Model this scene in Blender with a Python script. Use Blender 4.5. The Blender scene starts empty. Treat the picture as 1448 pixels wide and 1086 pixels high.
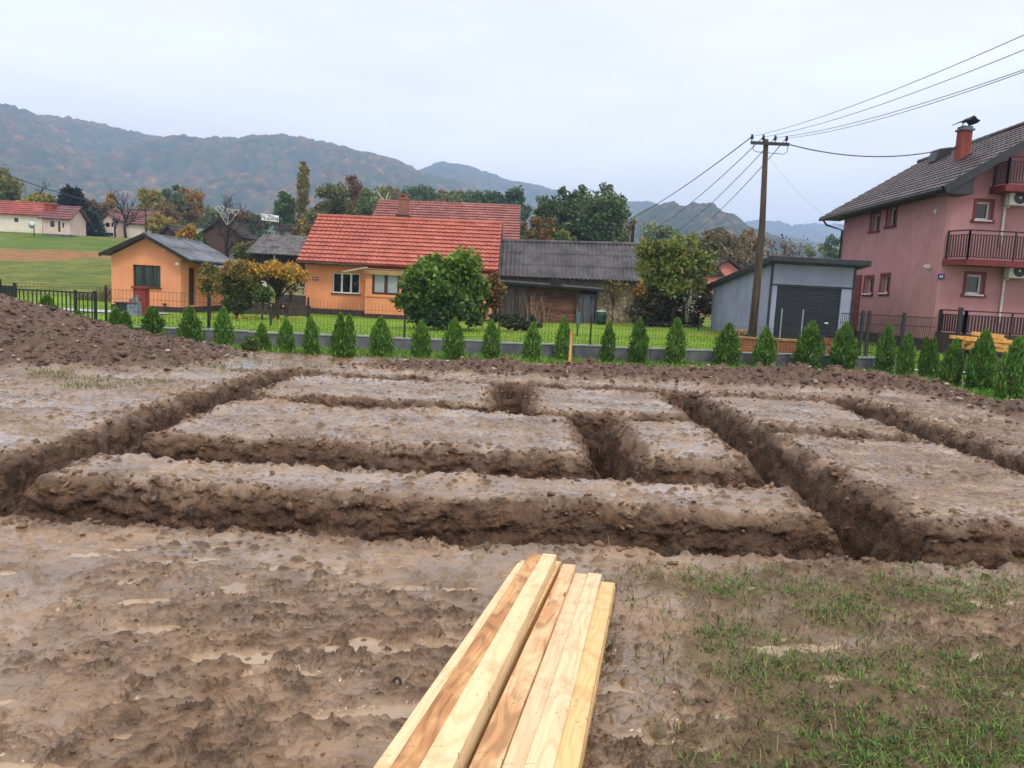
import bpy, math, random
import numpy as np
from mathutils import Vector, Matrix

sc = bpy.context.scene
COL = sc.collection
rng = np.random.default_rng(7)
random.seed(7)

# ------------------------------------------------------------------ camera
F, PITCH, ROLL, EYE = 1088.0, math.radians(7.0), math.radians(2.85), 1.7
_fw = np.array([0, math.cos(PITCH), -math.sin(PITCH)])
_r = np.array([1.0, 0, 0]); _u = np.cross(_r, _fw)
R2 = math.cos(ROLL) * _r + math.sin(ROLL) * _u
U2 = -math.sin(ROLL) * _r + math.cos(ROLL) * _u
cam = bpy.data.cameras.new("camera"); cam.sensor_width = 36; cam.lens = 36 * F / 1448
cam.clip_start = 0.05; cam.clip_end = 20000
camo = bpy.data.objects.new("camera", cam); COL.objects.link(camo)
m = Matrix.Identity(4)
for i in range(3):
    m[i][0] = R2[i]; m[i][1] = U2[i]; m[i][2] = -_fw[i]
m[2][3] = EYE
camo.matrix_world = m
sc.camera = camo

def at(px, py, y):
    "point at depth y seen at this place of the photo"
    d = (px - 724) / F * R2 - (py - 543) / F * U2 + _fw
    t = y / d[1]
    return np.array([d[0] * t, y, EYE + d[2] * t])

def gp(px, py, z=0.0):
    d = (px - 724) / F * R2 - (py - 543) / F * U2 + _fw
    t = (z - EYE) / d[2]
    return np.array([d[0] * t, d[1] * t, z])

def S(r, g, b):
    f = lambda c: (c / 255 / 12.92) if c <= 10 else ((c / 255 + 0.055) / 1.055) ** 2.4
    return (f(r), f(g), f(b), 1.0)

# ------------------------------------------------------------------ world, sun, exposure
SUN_EL, SUN_AZ = math.radians(54), math.radians(158)     # azimuth clockwise from +Y
w = bpy.data.worlds.new("World"); sc.world = w; w.use_nodes = True
nt = w.node_tree; nt.nodes.clear()
def wn(t, **k):
    n = nt.nodes.new(t)
    for a, b in k.items(): setattr(n, a, b)
    return n
out = wn("ShaderNodeOutputWorld"); bg = wn("ShaderNodeBackground"); bg.inputs[1].default_value = 0.1
sky = wn("ShaderNodeTexSky", sky_type='NISHITA', sun_disc=False, sun_elevation=SUN_EL, sun_rotation=SUN_AZ)
tc = wn("ShaderNodeTexCoord"); sep = wn("ShaderNodeSeparateXYZ")
nt.links.new(tc.outputs["Generated"], sep.inputs[0])
ramp = wn("ShaderNodeValToRGB"); cr = ramp.color_ramp
cr.elements[0].position = 0.0; cr.elements[0].color = (0.955, 0.945, 0.955, 1)
cr.elements[1].position = 0.20; cr.elements[1].color = (0.925, 0.918, 0.937, 1)
e = cr.elements.new(0.40); e.color = (0.855, 0.85, 0.874, 1)
e = cr.elements.new(0.65); e.color = (1.0, 0.965, 0.905, 1)
e = cr.elements.new(1.0); e.color = (1.0, 0.95, 0.87, 1)
nt.links.new(sep.outputs[2], ramp.inputs[0])
# an overcast sky grows brighter towards the zenith
mr = wn("ShaderNodeMapRange"); mr.interpolation_type = 'SMOOTHSTEP'
mr.inputs[1].default_value = 0.42; mr.inputs[2].default_value = 0.85; mr.inputs[3].default_value = 14.0; mr.inputs[4].default_value = 22.0
nt.links.new(sep.outputs[2], mr.inputs[0])
# soft stratus: noise over a flattened direction
mp = wn("ShaderNodeMapping"); mp.inputs[3].default_value = (2.2, 2.2, 9.0)
nz = wn("ShaderNodeTexNoise"); nz.inputs["Scale"].default_value = 1.1; nz.inputs["Detail"].default_value = 5; nz.inputs["Roughness"].default_value = 0.5
nt.links.new(tc.outputs["Generated"], mp.inputs[0]); nt.links.new(mp.outputs[0], nz.inputs[0])
nr = wn("ShaderNodeMapRange"); nr.inputs[1].default_value = 0.3; nr.inputs[2].default_value = 0.72; nr.inputs[3].default_value = 0.87; nr.inputs[4].default_value = 1.09
nt.links.new(nz.outputs[0], nr.inputs[0])
mul = wn("ShaderNodeMath", operation='MULTIPLY'); nt.links.new(mr.outputs[0], mul.inputs[0]); nt.links.new(nr.outputs[0], mul.inputs[1])
vm = wn("ShaderNodeVectorMath", operation='SCALE'); nt.links.new(ramp.outputs[0], vm.inputs[0]); nt.links.new(mul.outputs[0], vm.inputs["Scale"])
mx = wn("ShaderNodeMix", data_type='RGBA'); mx.inputs[0].default_value = 0.93
nt.links.new(sky.outputs[0], mx.inputs[6]); nt.links.new(vm.outputs[0], mx.inputs[7])
nt.links.new(mx.outputs[2], bg.inputs[0]); nt.links.new(bg.outputs[0], out.inputs[0])

sun = bpy.data.lights.new("sun", 'SUN'); sun.energy = 1.5; sun.angle = math.radians(12); sun.color = (1.0, 0.95, 0.88)
suno = bpy.data.objects.new("sun", sun); COL.objects.link(suno)
sd = Vector((math.sin(SUN_AZ) * math.cos(SUN_EL), math.cos(SUN_AZ) * math.cos(SUN_EL), math.sin(SUN_EL)))
suno.rotation_euler = sd.to_track_quat('Z', 'Y').to_euler(); suno.location = (0, -10, 60)
vs = sc.view_settings; vs.view_transform = 'Standard'; vs.look = 'None'; vs.exposure = 0.0; vs.gamma = 1.0
try:
    sc.cycles.use_denoising = True; sc.cycles.max_bounces = 6; sc.cycles.volume_bounces = 2; sc.cycles.sample_clamp_indirect = 3; sc.cycles.sample_clamp_direct = 3
    sc.cycles.transparent_max_bounces = 8
except Exception: pass

# ------------------------------------------------------------------ helpers
ORG = {}
def obj(name, me, parent=None, loc=None):
    o = bpy.data.objects.new(name, me); COL.objects.link(o)
    if parent: o.parent = parent
    if loc is not None: o.location = loc
    return o

def tag(o, label=None, cat=None, group=None, kind=None):
    if label: o["label"] = label
    if cat: o["category"] = cat
    if group: o["group"] = group
    if kind: o["kind"] = kind
    return o

def thing(name, label, cat, loc=(0, 0, 0), group=None):
    o = obj(name, None, None, loc); o.empty_display_size = 0.3
    ORG[o.name] = np.array(loc, float)
    return tag(o, label, cat, group)

def root_of(o):
    while o.parent: o = o.parent
    return o

def mesh_np(name, V, Fc, mats=(), smooth=True, mi=None):
    V = np.asarray(V, np.float32); Fc = np.asarray(Fc, np.int32)
    n, k = Fc.shape
    me = bpy.data.meshes.new(name)
    me.vertices.add(len(V)); me.vertices.foreach_set("co", V.ravel())
    me.loops.add(n * k); me.loops.foreach_set("vertex_index", Fc.ravel())
    me.polygons.add(n); me.polygons.foreach_set("loop_start", np.arange(0, n * k, k, dtype=np.int32))
    me.polygons.foreach_set("use_smooth", np.full(n, smooth, dtype=bool))
    if mi is not None: me.polygons.foreach_set("material_index", np.asarray(mi, np.int32))
    me.update(calc_edges=True)
    for mm in mats: me.materials.append(mm)
    return me

def vcol(me, name, C):
    a = me.attributes.new(name, 'FLOAT_COLOR', 'POINT')
    C = np.asarray(C, np.float32)
    if C.shape[1] == 3: C = np.concatenate([C, np.ones((len(C), 1), np.float32)], 1)
    a.data.foreach_set("color", C.ravel())

class MB:
    def __init__(s): s.v = []; s.f = []
    def add(s, vs, fs):
        b = len(s.v); s.v += [tuple(map(float, p)) for p in vs]; s.f += [tuple(i + b for i in f) for f in fs]
    def hexa(s, p):  # 8 points: bottom 4, top 4
        s.add(p, [(3, 2, 1, 0), (4, 5, 6, 7), (0, 1, 5, 4), (1, 2, 6, 5), (2, 3, 7, 6), (3, 0, 4, 7)])
    def box(s, x0, x1, y0, y1, z0, z1):
        s.hexa([(x0, y0, z0), (x1, y0, z0), (x1, y1, z0), (x0, y1, z0), (x0, y0, z1), (x1, y0, z1), (x1, y1, z1), (x0, y1, z1)])
    def obox(s, O, U, I, u0, u1, v0, v1, d0, d1):
        O = np.array(O, float); U = np.array(U, float); I = np.array(I, float); Z = np.array([0, 0, 1.0])
        P = lambda u, v, d: O + U * u + Z * v + I * d
        s.hexa([P(u0, v0, d0), P(u1, v0, d0), P(u1, v0, d1), P(u0, v0, d1), P(u0, v1, d0), P(u1, v1, d0), P(u1, v1, d1), P(u0, v1, d1)])
    def beam(s, a, b, wdt, hgt, up=(0, 0, 1)):
        a = np.array(a, float); b = np.array(b, float); d = b - a; d /= np.linalg.norm(d)
        x = np.cross(d, up); n = np.linalg.norm(x)
        if n < 1e-5: x = np.cross(d, (0, 1, 0)); n = np.linalg.norm(x)
        x = x / n * wdt / 2; z = np.cross(x, d); z = z / np.linalg.norm(z) * hgt / 2
        s.hexa([a - x - z, b - x - z, b + x - z, a + x - z, a - x + z, b - x + z, b + x + z, a + x + z])
    def tube(s, pts, rad, n=6, cap=True):
        pts = [np.array(p, float) for p in pts]
        if not hasattr(rad, '__len__'): rad = [rad] * len(pts)
        b = len(s.v); prev = None
        for i, p in enumerate(pts):
            d = pts[min(i + 1, len(pts) - 1)] - pts[max(i - 1, 0)]; d = d / (np.linalg.norm(d) + 1e-9)
            if prev is None:
                x = np.cross(d, (0, 0, 1)) if abs(d[2]) < 0.9 else np.cross(d, (0, 1, 0))
            else: x = prev - d * np.dot(prev, d)
            x = x / (np.linalg.norm(x) + 1e-9); prev = x; y = np.cross(d, x)
            for k in range(n):
                a = 2 * math.pi * k / n
                s.v.append(tuple(p + rad[i] * (math.cos(a) * x + math.sin(a) * y)))
        for i in range(len(pts) - 1):
            for k in range(n):
                k2 = (k + 1) % n
                s.f.append((b + i * n + k, b + i * n + k2, b + (i + 1) * n + k2, b + (i + 1) * n + k))
        if cap:
            s.f.append(tuple(b + k for k in range(n))[::-1]); s.f.append(tuple(b + (len(pts) - 1) * n + k for k in range(n)))
    def lathe(s, c, prof, n=12):
        b = len(s.v)
        for r, z in prof:
            for k in range(n):
                a = 2 * math.pi * k / n; s.v.append((c[0] + r * math.cos(a), c[1] + r * math.sin(a), c[2] + z))
        for i in range(len(prof) - 1):
            for k in range(n):
                k2 = (k + 1) % n; s.f.append((b + i * n + k, b + i * n + k2, b + (i + 1) * n + k2, b + (i + 1) * n + k))
        s.f.append(tuple(b + k for k in range(n))[::-1]); s.f.append(tuple(b + (len(prof) - 1) * n + k for k in range(n)))
    def build(s, name, mat, parent=None, smooth=False, label=None, bevel=0):
        off = np.zeros(3)
        if parent is not None: off = ORG.get(root_of(parent).name, off)
        me = bpy.data.meshes.new(name)
        me.from_pydata([tuple(np.array(p) - off) for p in s.v], [], s.f)
        me.materials.append(mat)
        if smooth: me.polygons.foreach_set("use_smooth", [True] * len(me.polygons))
        me.validate(); me.update()
        o = obj(name, me, parent)
        if label: o["label"] = label
        if bevel:
            bv = o.modifiers.new("bevel", 'BEVEL'); bv.width = bevel; bv.segments = 2; bv.limit_method = 'ANGLE'
        return o

# ---- noise
def _hash(ix, iy, seed):
    h = (ix.astype(np.int64) * 374761393 + iy.astype(np.int64) * 668265263 + seed * 1274126177) & 0xFFFFFFFF
    h = ((h ^ (h >> 13)) * 1274126177) & 0xFFFFFFFF
    h = h ^ (h >> 16)
    return (h & 0xFFFFFF).astype(np.float32) / np.float32(0xFFFFFF)
def pn(x, y, seed=0):
    ix = np.floor(x); iy = np.floor(y); fx = (x - ix).astype(np.float32); fy = (y - iy).astype(np.float32)
    ix = ix.astype(np.int64); iy = iy.astype(np.int64)
    u = fx * fx * fx * (fx * (fx * 6 - 15) + 10); v = fy * fy * fy * (fy * (fy * 6 - 15) + 10)
    r = 0
    for dx in (0, 1):
        for dy in (0, 1):
            a = _hash(ix + dx, iy + dy, seed) * np.float32(6.2831853)
            gg = np.cos(a) * (fx - dx) + np.sin(a) * (fy - dy)
            r = r + gg * (u if dx else 1 - u) * (v if dy else 1 - v)
    return r * 1.5
def fbm(x, y, seed=0, octv=4, gain=0.5):
    a = 1.0; r = 0; f = 1.0
    for o in range(octv):
        r = r + a * pn(x * f, y * f, seed + o * 17); a *= gain; f *= 2.03
    return r
def worley(x, y, seed=0, jit=0.9):
    ix = np.floor(x).astype(np.int64); iy = np.floor(y).astype(np.int64)
    best = np.full(x.shape, 9.0, np.float32); cid = np.zeros(x.shape, np.float32)
    for dx in (-1, 0, 1):
        for dy in (-1, 0, 1):
            cx = ix + dx; cy = iy + dy
            px = cx + 0.5 + jit * (_hash(cx, cy, seed) - 0.5); py = cy + 0.5 + jit * (_hash(cx, cy, seed + 5) - 0.5)
            d = np.hypot(x - px, y - py).astype(np.float32); k = d < best
            best = np.where(k, d, best); cid = np.where(k, _hash(cx, cy, seed + 9), cid)
    return best, cid
def sstep(a, b, x):
    t = np.clip((x - a) / (b - a), 0, 1); return t * t * (3 - 2 * t)

# ---- materials
class NB:
    def __init__(s, name):
        s.m = bpy.data.materials.new(name); s.m.use_nodes = True; s.t = s.m.node_tree
        s.b = s.t.nodes["Principled BSDF"]; s.o = s.t.nodes["Material Output"]
    def n(s, t, ins=None, **k):
        x = s.t.nodes.new(t)
        for a, b in k.items(): setattr(x, a, b)
        for a, b in (ins or {}).items():
            if isinstance(b, bpy.types.NodeSocket): s.t.links.new(b, x.inputs[a])
            else: x.inputs[a].default_value = b
        return x
    def l(s, a, b): s.t.links.new(a, b)
    def co(s, kind='Object', scale=(1, 1, 1)):
        c = s.n("ShaderNodeTexCoord").outputs[kind]
        return s.n("ShaderNodeMapping", {0: c, 3: scale}).outputs[0]
    def noise(s, v, scale, detail=5, rough=0.55, dist=0):
        return s.n("ShaderNodeTexNoise", {"Vector": v, "Scale": scale, "Detail": detail, "Roughness": rough, "Distortion": dist}).outputs[0]
    def mr(s, v, a, b, c=0.0, d=1.0, smooth=True):
        x = s.n("ShaderNodeMapRange", {0: v, 1: a, 2: b, 3: c, 4: d})
        if smooth: x.interpolation_type = 'SMOOTHSTEP'
        return x.outputs[0]
    def mix(s, f, a, b, blend='MIX'):
        x = s.n("ShaderNodeMix", data_type='RGBA', blend_type=blend)
        for i, q in ((0, f), (6, a), (7, b)):
            if isinstance(q, bpy.types.NodeSocket): s.l(q, x.inputs[i])
            else: x.inputs[i].default_value = q
        return x.outputs[2]
    def math(s, op, a, b=0.0):
        x = s.n("ShaderNodeMath", operation=op)
        for i, q in ((0, a), (1, b)):
            if isinstance(q, bpy.types.NodeSocket): s.l(q, x.inputs[i])
            else: x.inputs[i].default_value = q
        return x.outputs[0]
    def set(s, color=None, rough=None, metal=None, spec=None):
        for k, q in (("Base Color", color), ("Roughness", rough), ("Metallic", metal), ("Specular IOR Level", spec)):
            if q is None: continue
            if isinstance(q, bpy.types.NodeSocket): s.l(q, s.b.inputs[k])
            else: s.b.inputs[k].default_value = q
    def bump(s, h, strength=0.3, dist=0.02):
        x = s.n("ShaderNodeBump", {"Height": h, "Strength": strength, "Distance": dist}); s.l(x.outputs[0], s.b.inputs["Normal"])

def mat(name, c1, c2=None, rough=0.8, scale=4.0, c3=None, s3=0.7, t3=(0.55, 0.75), bump=0.0, bs=30.0, bd=0.01, metal=0.0, spec=0.4, stretch=(1, 1, 1), streak=0.0, island=0.0):
    b = NB(name); v = b.co('Object', stretch)
    c2 = c2 or tuple(x * 0.75 for x in c1[:3]) + (1,)
    f = b.mr(b.noise(v, scale, 6), 0.3, 0.7)
    col = b.mix(f, c1, c2)
    if c3: col = b.mix(b.mr(b.noise(v, s3, 7, 0.65), t3[0], t3[1]), col, c3)
    if streak:
        sv = b.co('Object', (3.0, 3.0, 0.25))
        col = b.mix(b.mr(b.noise(sv, 1.2, 6, 0.65), 0.42, 0.72, 0, streak), col, tuple(x * 0.35 for x in c1[:3]) + (1,))
    if island:
        r = b.n("ShaderNodeNewGeometry").outputs["Random Per Island"]
        hs = b.n("ShaderNodeHueSaturation", {"Color": col, "Value": b.mr(r, 0, 1, 1 - island, 1 + island, False)})
        col = hs.outputs[0]
    rr = b.mr(b.noise(v, scale * 2, 4), 0.3, 0.7, max(rough - 0.08, 0.02), min(rough + 0.08, 1))
    b.set(col, rr, metal, spec)
    if bump: b.bump(b.noise(v, bs, 6, 0.6), bump, bd)
    return b.m

def foliage_mat(name="foliage", rough=0.55, trans=0.25):
    b = NB(name)
    c = b.n("ShaderNodeAttribute", attribute_name="col").outputs["Color"]
    r = b.n("ShaderNodeNewGeometry").outputs["Random Per Island"]
    hs = b.n("ShaderNodeHueSaturation", {"Color": c, "Value": b.math('MULTIPLY', b.mr(r, 0, 1, 0.65, 1.4, False), b.mr(b.n("ShaderNodeObjectInfo").outputs["Random"], 0, 1, .82, 1.2, False)), "Hue": b.mr(b.math('FRACT', b.math('MULTIPLY', r, 7.3)), 0, 1, 0.485, 0.515, False)})
    b.set(hs.outputs[0], rough, 0, 0.35)
    tr = b.n("ShaderNodeBsdfTranslucent", {"Color": hs.outputs[0]})
    ms = b.n("ShaderNodeMixShader", {0: trans, 1: b.b.outputs[0], 2: tr.outputs[0]})
    b.l(ms.outputs[0], b.o.inputs[0])
    return b.m
# ------------------------------------------------------------------ shared materials
FOL = foliage_mat()
BARK = mat("bark", S(84, 72, 60), S(50, 42, 36), 0.9, 6, bump=0.6, bs=18, bd=0.02, stretch=(1, 1, 0.3))
BARK_D = mat("dark_bark", S(58, 50, 45), S(36, 31, 28), 0.9, 6)
WHITE = mat("white_paint", S(215, 215, 212), S(190, 190, 188), 0.45, 3)
CONC = mat("concrete", S(112, 114, 120), S(84, 86, 92), 0.85, 2.5, S(62, 62, 66), 0.8, bump=0.4, bs=40, streak=0.35)
DGREY = mat("anthracite_metal", S(44, 47, 54), S(34, 36, 42), 0.45, 3)
FENCE = mat("green_black_wire", S(30, 38, 36), S(22, 28, 27), 0.5, 5)
DWOOD = mat("weathered_wood", S(98, 80, 68), S(54, 44, 40), 0.85, 3, S(132, 124, 118), 1.2, (0.55, 0.8), bump=0.5, bs=20, stretch=(6, 6, 0.6), island=0.35)
DWOODH = mat("weathered_boards", S(128, 84, 62), S(66, 48, 40), 0.85, 3, S(150, 98, 70), 1.2, (0.55, 0.8), bump=0.5, bs=20, stretch=(0.6, 6, 6), island=0.4)
GLASS_D = NB("dark_glass"); GLASS_D.set(S(22, 30, 34), 0.06, 0, 0.6); GLASS_D = GLASS_D.m
GLASS_C = NB("curtained_glass"); GLASS_C.set(S(150, 160, 165), 0.12, 0, 0.5); GLASS_C = GLASS_C.m
BRICKRED = mat("brick_red", S(158, 74, 54), S(122, 54, 40), 0.85, 8, S(96, 46, 36), 3, bump=0.3, bs=30)
def brick_mat(name, c1, c2, mortar, w=0.25, h=0.075, scale=1.0):
    b = NB(name); c = b.n("ShaderNodeTexCoord").outputs["Object"]
    sp = b.n("ShaderNodeSeparateXYZ", {0: c})
    uv = b.n("ShaderNodeCombineXYZ", {0: b.math('ADD', sp.outputs[0], sp.outputs[1]), 1: sp.outputs[2]}).outputs[0]
    br = b.n("ShaderNodeTexBrick", {"Vector": uv, "Color1": c1, "Color2": c2, "Mortar": mortar, "Scale": scale, "Brick Width": w, "Row Height": h, "Mortar Size": 0.012, "Bias": 0.0})
    col = b.mix(b.mr(b.noise(c, 1.3, 6, 0.65), 0.45, 0.75, 0, 0.6), br.outputs[0], tuple(x * 0.45 for x in c1[:3]) + (1,))
    b.set(col, 0.85); b.bump(br.outputs[1], -0.4, 0.01)
    return b.m
BRICK = brick_mat("brick", S(160, 84, 60), S(128, 62, 46), S(120, 110, 100))

# ------------------------------------------------------------------ ground: the muddy building plot
DEP = 0.85
TR = [  # trench strips in plan (x0,x1,y0,y1,depth)
    (-5.6, 9.5, 5.03, 6.00, 0.95),      # front
    (-3.9, 2.8, 7.00, 7.93, 0.85),      # second
    (-3.9, 2.9, 10.50, 11.00, 0.75),    # third
    (-4.45, -3.80, 5.1, 14.15, 0.85),   # west side
    (2.62, 3.38, 5.1, 13.7, 0.95),      # long middle
    (5.55, 6.40, 5.1, 14.1, 0.85),      # east
    (3.2, 5.7, 9.92, 10.30, 0.7),       # cross on the east side
    (-4.0, 6.2, 13.52, 13.92, 0.55),    # back
    (-0.31, 0.30, 10.7, 13.7, 0.9),     # short north
    (0.84, 1.44, 7.1, 10.8, 1.05),      # short middle
]
def trench_sd(x, y):
    d = np.full(x.shape, 9.0, np.float32); dep = np.zeros(x.shape, np.float32)
    for x0, x1, y0, y1, D in TR:
        dx = np.abs(x - (x0 + x1) / 2) - (x1 - x0) / 2; dy = np.abs(y - (y0 + y1) / 2) - (y1 - y0) / 2
        s = np.maximum(dx, dy)
        dep = np.where(s < d, D, dep); d = np.minimum(d, s)
    return d, dep
def wall_y(x): return 19.45 + 0.112 * x
def mud_height(x, y, full=True):
    x = x.astype(np.float32); y = y.astype(np.float32)
    low = 0.024 * fbm(x * 0.35, y * 0.35, 3, 3) + 0.010 * fbm(x * 1.1, y * 1.3, 11, 3)
    ex = 0.05 * fbm(x * 1.7, y * 1.7, 21, 4) ; ey = 0.05 * fbm(x * 1.7, y * 1.7, 31, 4)
    fine = 0.035 * fbm(x * 7, y * 7, 41, 3)
    d, dep = trench_sd(x + ex, y + ey); d = d + fine
    # walls: rounded slumped lip, then steep
    lip = sstep(0.12, -0.08, d) * 0.10
    wall = sstep(-0.02, -0.30, d)
    inner = np.clip(wall + lip, 0, 1)
    h = low - dep * np.clip(lip + wall * (1 - 0.10), 0, 1)
    h += 0.03 * np.exp(-((d - 0.18) / 0.13) ** 2) * np.clip(0.5 + fbm(x * 1.3, y * 1.3, 51, 3), 0, 1.4)
    # churned mud: patches of lumps pressed up between smooth films
    ch = sstep(-0.28, 0.40, fbm(x * 0.55, y * 0.8, 61, 4) + 0.25 * pn(x * 2.5, y * 3.1, 65))
    ch = np.where(y < 5.0, np.maximum(ch, 0.30 + 0.5 * sstep(0.0, 0.5, pn(x * 1.7, y * 2.2, 62))), ch * 0.55)
    # a smooth film in front of the first trench
    film = np.exp(-((y - (4.55 + 0.15 * pn(x * 0.6, y * 0.0 + 3, 66))) / 0.30) ** 2) * sstep(1.0, 0.2, x)
    ch = ch * (1 - 0.75 * film)
    # shallow pools pressed along the wheel tracks
    pm = fbm((x * .97 + y * .22) * 1.9 + 4.2, (y * .97 - x * .22) * 5.4, 131, 3)
    zone = np.where(y < 4.9, sstep(.7, .1, x) * 1.0 + .25 * (x > .7), .45 * sstep(-.1, .35, fbm(x * .5, y * .6, 133, 2)))
    pk = sstep(.38, .54, pm + .20 * (zone - 1)) * sstep(.16, .3, d) * (y < 13)
    ch = ch * (1 - .92 * pk)
    ang = 0.22; xr = x * math.cos(ang) + y * math.sin(ang); yr = -x * math.sin(ang) + y * math.cos(ang)
    r1 = 1 - 2.2 * np.abs(pn(xr * 3.1, yr * 5.6, 71)); r2 = 1 - 2.2 * np.abs(pn(xr * 8, yr * 13, 72) + 0.25 * pn(x * 3, y * 3, 79)); r3 = pn(x * 27, y * 33, 73)
    lump = np.clip(0.55 * r1 + 0.6 * r2 - 0.15, -0.4, 1.2)
    b1 = pn(xr * 5.6, yr * 11.5, 76) + .35 * pn(x * 21, y * 25, 77); b2 = pn(xr * 12, yr * 25, 78) + .3 * pn(x * 44, y * 48, 80)
    thr = .55 * (1 - ch); e1 = sstep(.04 + thr, .17 + thr, b1); e2 = sstep(.12 + thr * .6, .26 + thr * .6, b2)              # torn lumps with steep edges
    wx = .30 * pn(x * 3.3, y * 3.3, 160); wy = .30 * pn(x * 3.3 + 9, y * 3.3, 161)         # curled, torn edges of trodden mud
    q1 = pn((xr + wx) * 7.5, (yr + wy) * 13, 162); q2 = pn((x + .5 * wx) * 17, (y + .5 * wy) * 27, 163)
    rg = np.exp(-(q1 / .10) ** 2) * sstep(-.15, .25, pn(x * 4.1, y * 5.3, 164)); rg2 = np.exp(-(q2 / .12) ** 2) * sstep(-.05, .3, pn(x * 7.1, y * 8.3, 165))
    h += (ch * (0.007 * lump + 0.010 * e1 + 0.007 * e2 + 0.015 * rg + 0.010 * rg2 + 0.003 * r3) + .004 * rg2 * (1 - pk) - .014 * pk) * (1 - 0.3 * inner)
    h += 0.004 * pn(x * 19, y * 19, 74) + 0.0022 * pn(x * 52, y * 52, 75)
    # small clods dotted over the films
    wd, wc = worley(x * 6.5, y * 6.5, 81); dots = np.where(wc > .72, sstep(.34, .2, wd + 0.10 * pn(x * 23, y * 23, 83)), 0)
    h += np.where(wc > 0.72, 0.026 * sstep(0.34, 0.12, wd + 0.10 * pn(x * 23, y * 23, 83)), 0) * (1 - inner)
    wd, wc = worley(x * 15, y * 15, 86); dots = np.maximum(dots, np.where(wc > .66, sstep(.36, .2, wd), 0)) * sstep(-.25, .3, fbm(x * .9, y * 1.2, 88, 3))
    h += np.where(wc > 0.66, 0.013 * sstep(0.36, 0.12, wd), 0) * (1 - inner)
    # wall faces: crumbling clods and bites
    mid = sstep(0.22, 0.0, d) * sstep(-0.45, -0.1, d)
    wd, wc = worley(x * 7.5, y * 7.5, 91)
    h += mid * (0.05 * fbm(x * 4.2, y * 4.2, 92, 4) + 0.04 * (0.5 - wd) + 0.02 * pn(x * 17, y * 17, 93))
    # bottoms filled unevenly
    # ---------------- heaps of topsoil
    soil = np.zeros(x.shape, np.float32)
    wob = 0.5 * fbm(x * 0.7, y * 0.7, 101, 4)
    # great heap on the west side
    mx_ = np.clip((-5.15 - x) / 4.6, 0, 1.25)
    prof = sstep(11.6, 14.6, y + 0.55 * wob) * sstep(18.3, 15.0, y)
    heap = 0.96 * mx_ * prof * (1 + 0.12 * wob)
    # bank in front of the hedge
    yb = 15.35 + 0.10 * x
    bank = np.exp(-((y - yb - 0.25 * wob) / 0.75) ** 2) * sstep(-4.6, -1.0, x) * sstep(9.8, 8.4, x) * (0.17 + 0.14 * np.clip(fbm(x * 0.9, y * 0.9, 103, 3) + 0.35, 0, 1.2) + 0.10 * sstep(1, 6, x))
    # bank down the east side
    xb = 8.3 + 0.04 * (15 - y)
    bank2 = np.exp(-((x - xb - 0.2 * wob) / 0.55) ** 2) * sstep(8.2, 9.8, y) * sstep(16.8, 15.0, y) * (0.13 + 0.12 * np.clip(fbm(x * 0.9 + 7, y * 0.9, 104, 3) + 0.3, 0, 1.2))
    hp = np.maximum(heap, np.maximum(bank, bank2))
    soil = np.clip(sstep(0.03, 0.14, hp), 0, 1)
    wd, wc = worley(x * 4.3, y * 4.3, 111); wd2, wc2 = worley(x * 10, y * 10, 112)
    rough = 0.13 * (0.5 - wd) * (0.4 + wc) + 0.06 * (0.45 - wd2) * (0.3 + wc2) + 0.07 * fbm(x * 2.6, y * 2.6, 113, 4)
    h += hp + soil * rough * np.where(hp == heap, 0.75, 1.0)
    # rise under the hedge
    strip = sstep(1.9, 1.3, wall_y(x) - y)
    return h, dict(pk=pk, low=low, d=d, lm=np.maximum(np.clip(ch * (.18 + .25 * lump + .25 * e1 + .25 * e2 + .45 * rg + .3 * rg2) + .25 * rg2 * (1 - pk), 0, 1.3), .8 * dots), ch=ch, soil=soil, inner=inner, strip=strip, film=film, dep=dep)

NC, NR = (1620, 1560)
u = np.linspace(-1.02, 1.02, NC)
_g = np.geomspace(1.6, 22.6, 40000); _w = np.ones(39999); _gm = (_g[1:] + _g[:-1]) / 2 - 1
for _y1 in (6.0, 7.93, 11.0, 13.85): _w += (3.2 if _y1 < 12 else 4.0) * ((_gm > _y1 - .38) & (_gm < _y1 + .12))      # finer rows on the faces turned to the viewer
ry = np.interp(np.linspace(0, 1, NR), np.concatenate([[0], np.cumsum(_w) / _w.sum()]), _g)
UU, RY = np.meshgrid(u, ry)
GX = UU * (RY + 1.6); GY = RY - 1.0
# rows end at the foot wall, so the sheet stops under the kerb wall
H_, A_ = mud_height(GX, GY)
behind = sstep(0.05, 0.5, GY - wall_y(GX)) * (GX < 10.6)
H_ = H_ - behind * 0.7
gs = np.clip(A_["strip"] * (0.75 + 0.5 * fbm(GX * 0.8, GY * 0.8, 121, 3)) * (1 - A_["soil"]), 0, 1) * sstep(-8.5, -6, GX + 2 * (GY - 17))
# grass in the near corner (east of the timber) and thin grass on the west side
gc = sstep(0.35, 1.0, GX - 0.10 * (GY - 2.4)) * sstep(5.0, 4.3, GY) * sstep(-0.5, 0.25, fbm(GX * 1.1, GY * 1.4, 122, 4) + 0.12 * (GX - 1.2))
gw = 0.3 * sstep(-3.7, -5.2, GX) * sstep(10.8, 11.8, GY) * sstep(14.6, 13.4, GY) * sstep(-0.1, 0.4, fbm(GX * 0.9, GY * 0.9, 123, 3))
ge = sstep(8.6, 9.2, GX) * sstep(9.0, 10.5, GY)
grass = np.clip(np.maximum(np.maximum(gs, 0.75 * gc), np.maximum(gw, ge)), 0, 1)
idx = np.arange(NC * NR).reshape(NR, NC)
faces = np.stack([idx[:-1, :-1], idx[:-1, 1:], idx[1:, 1:], idx[1:, :-1]], -1).reshape(-1, 4)
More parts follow.
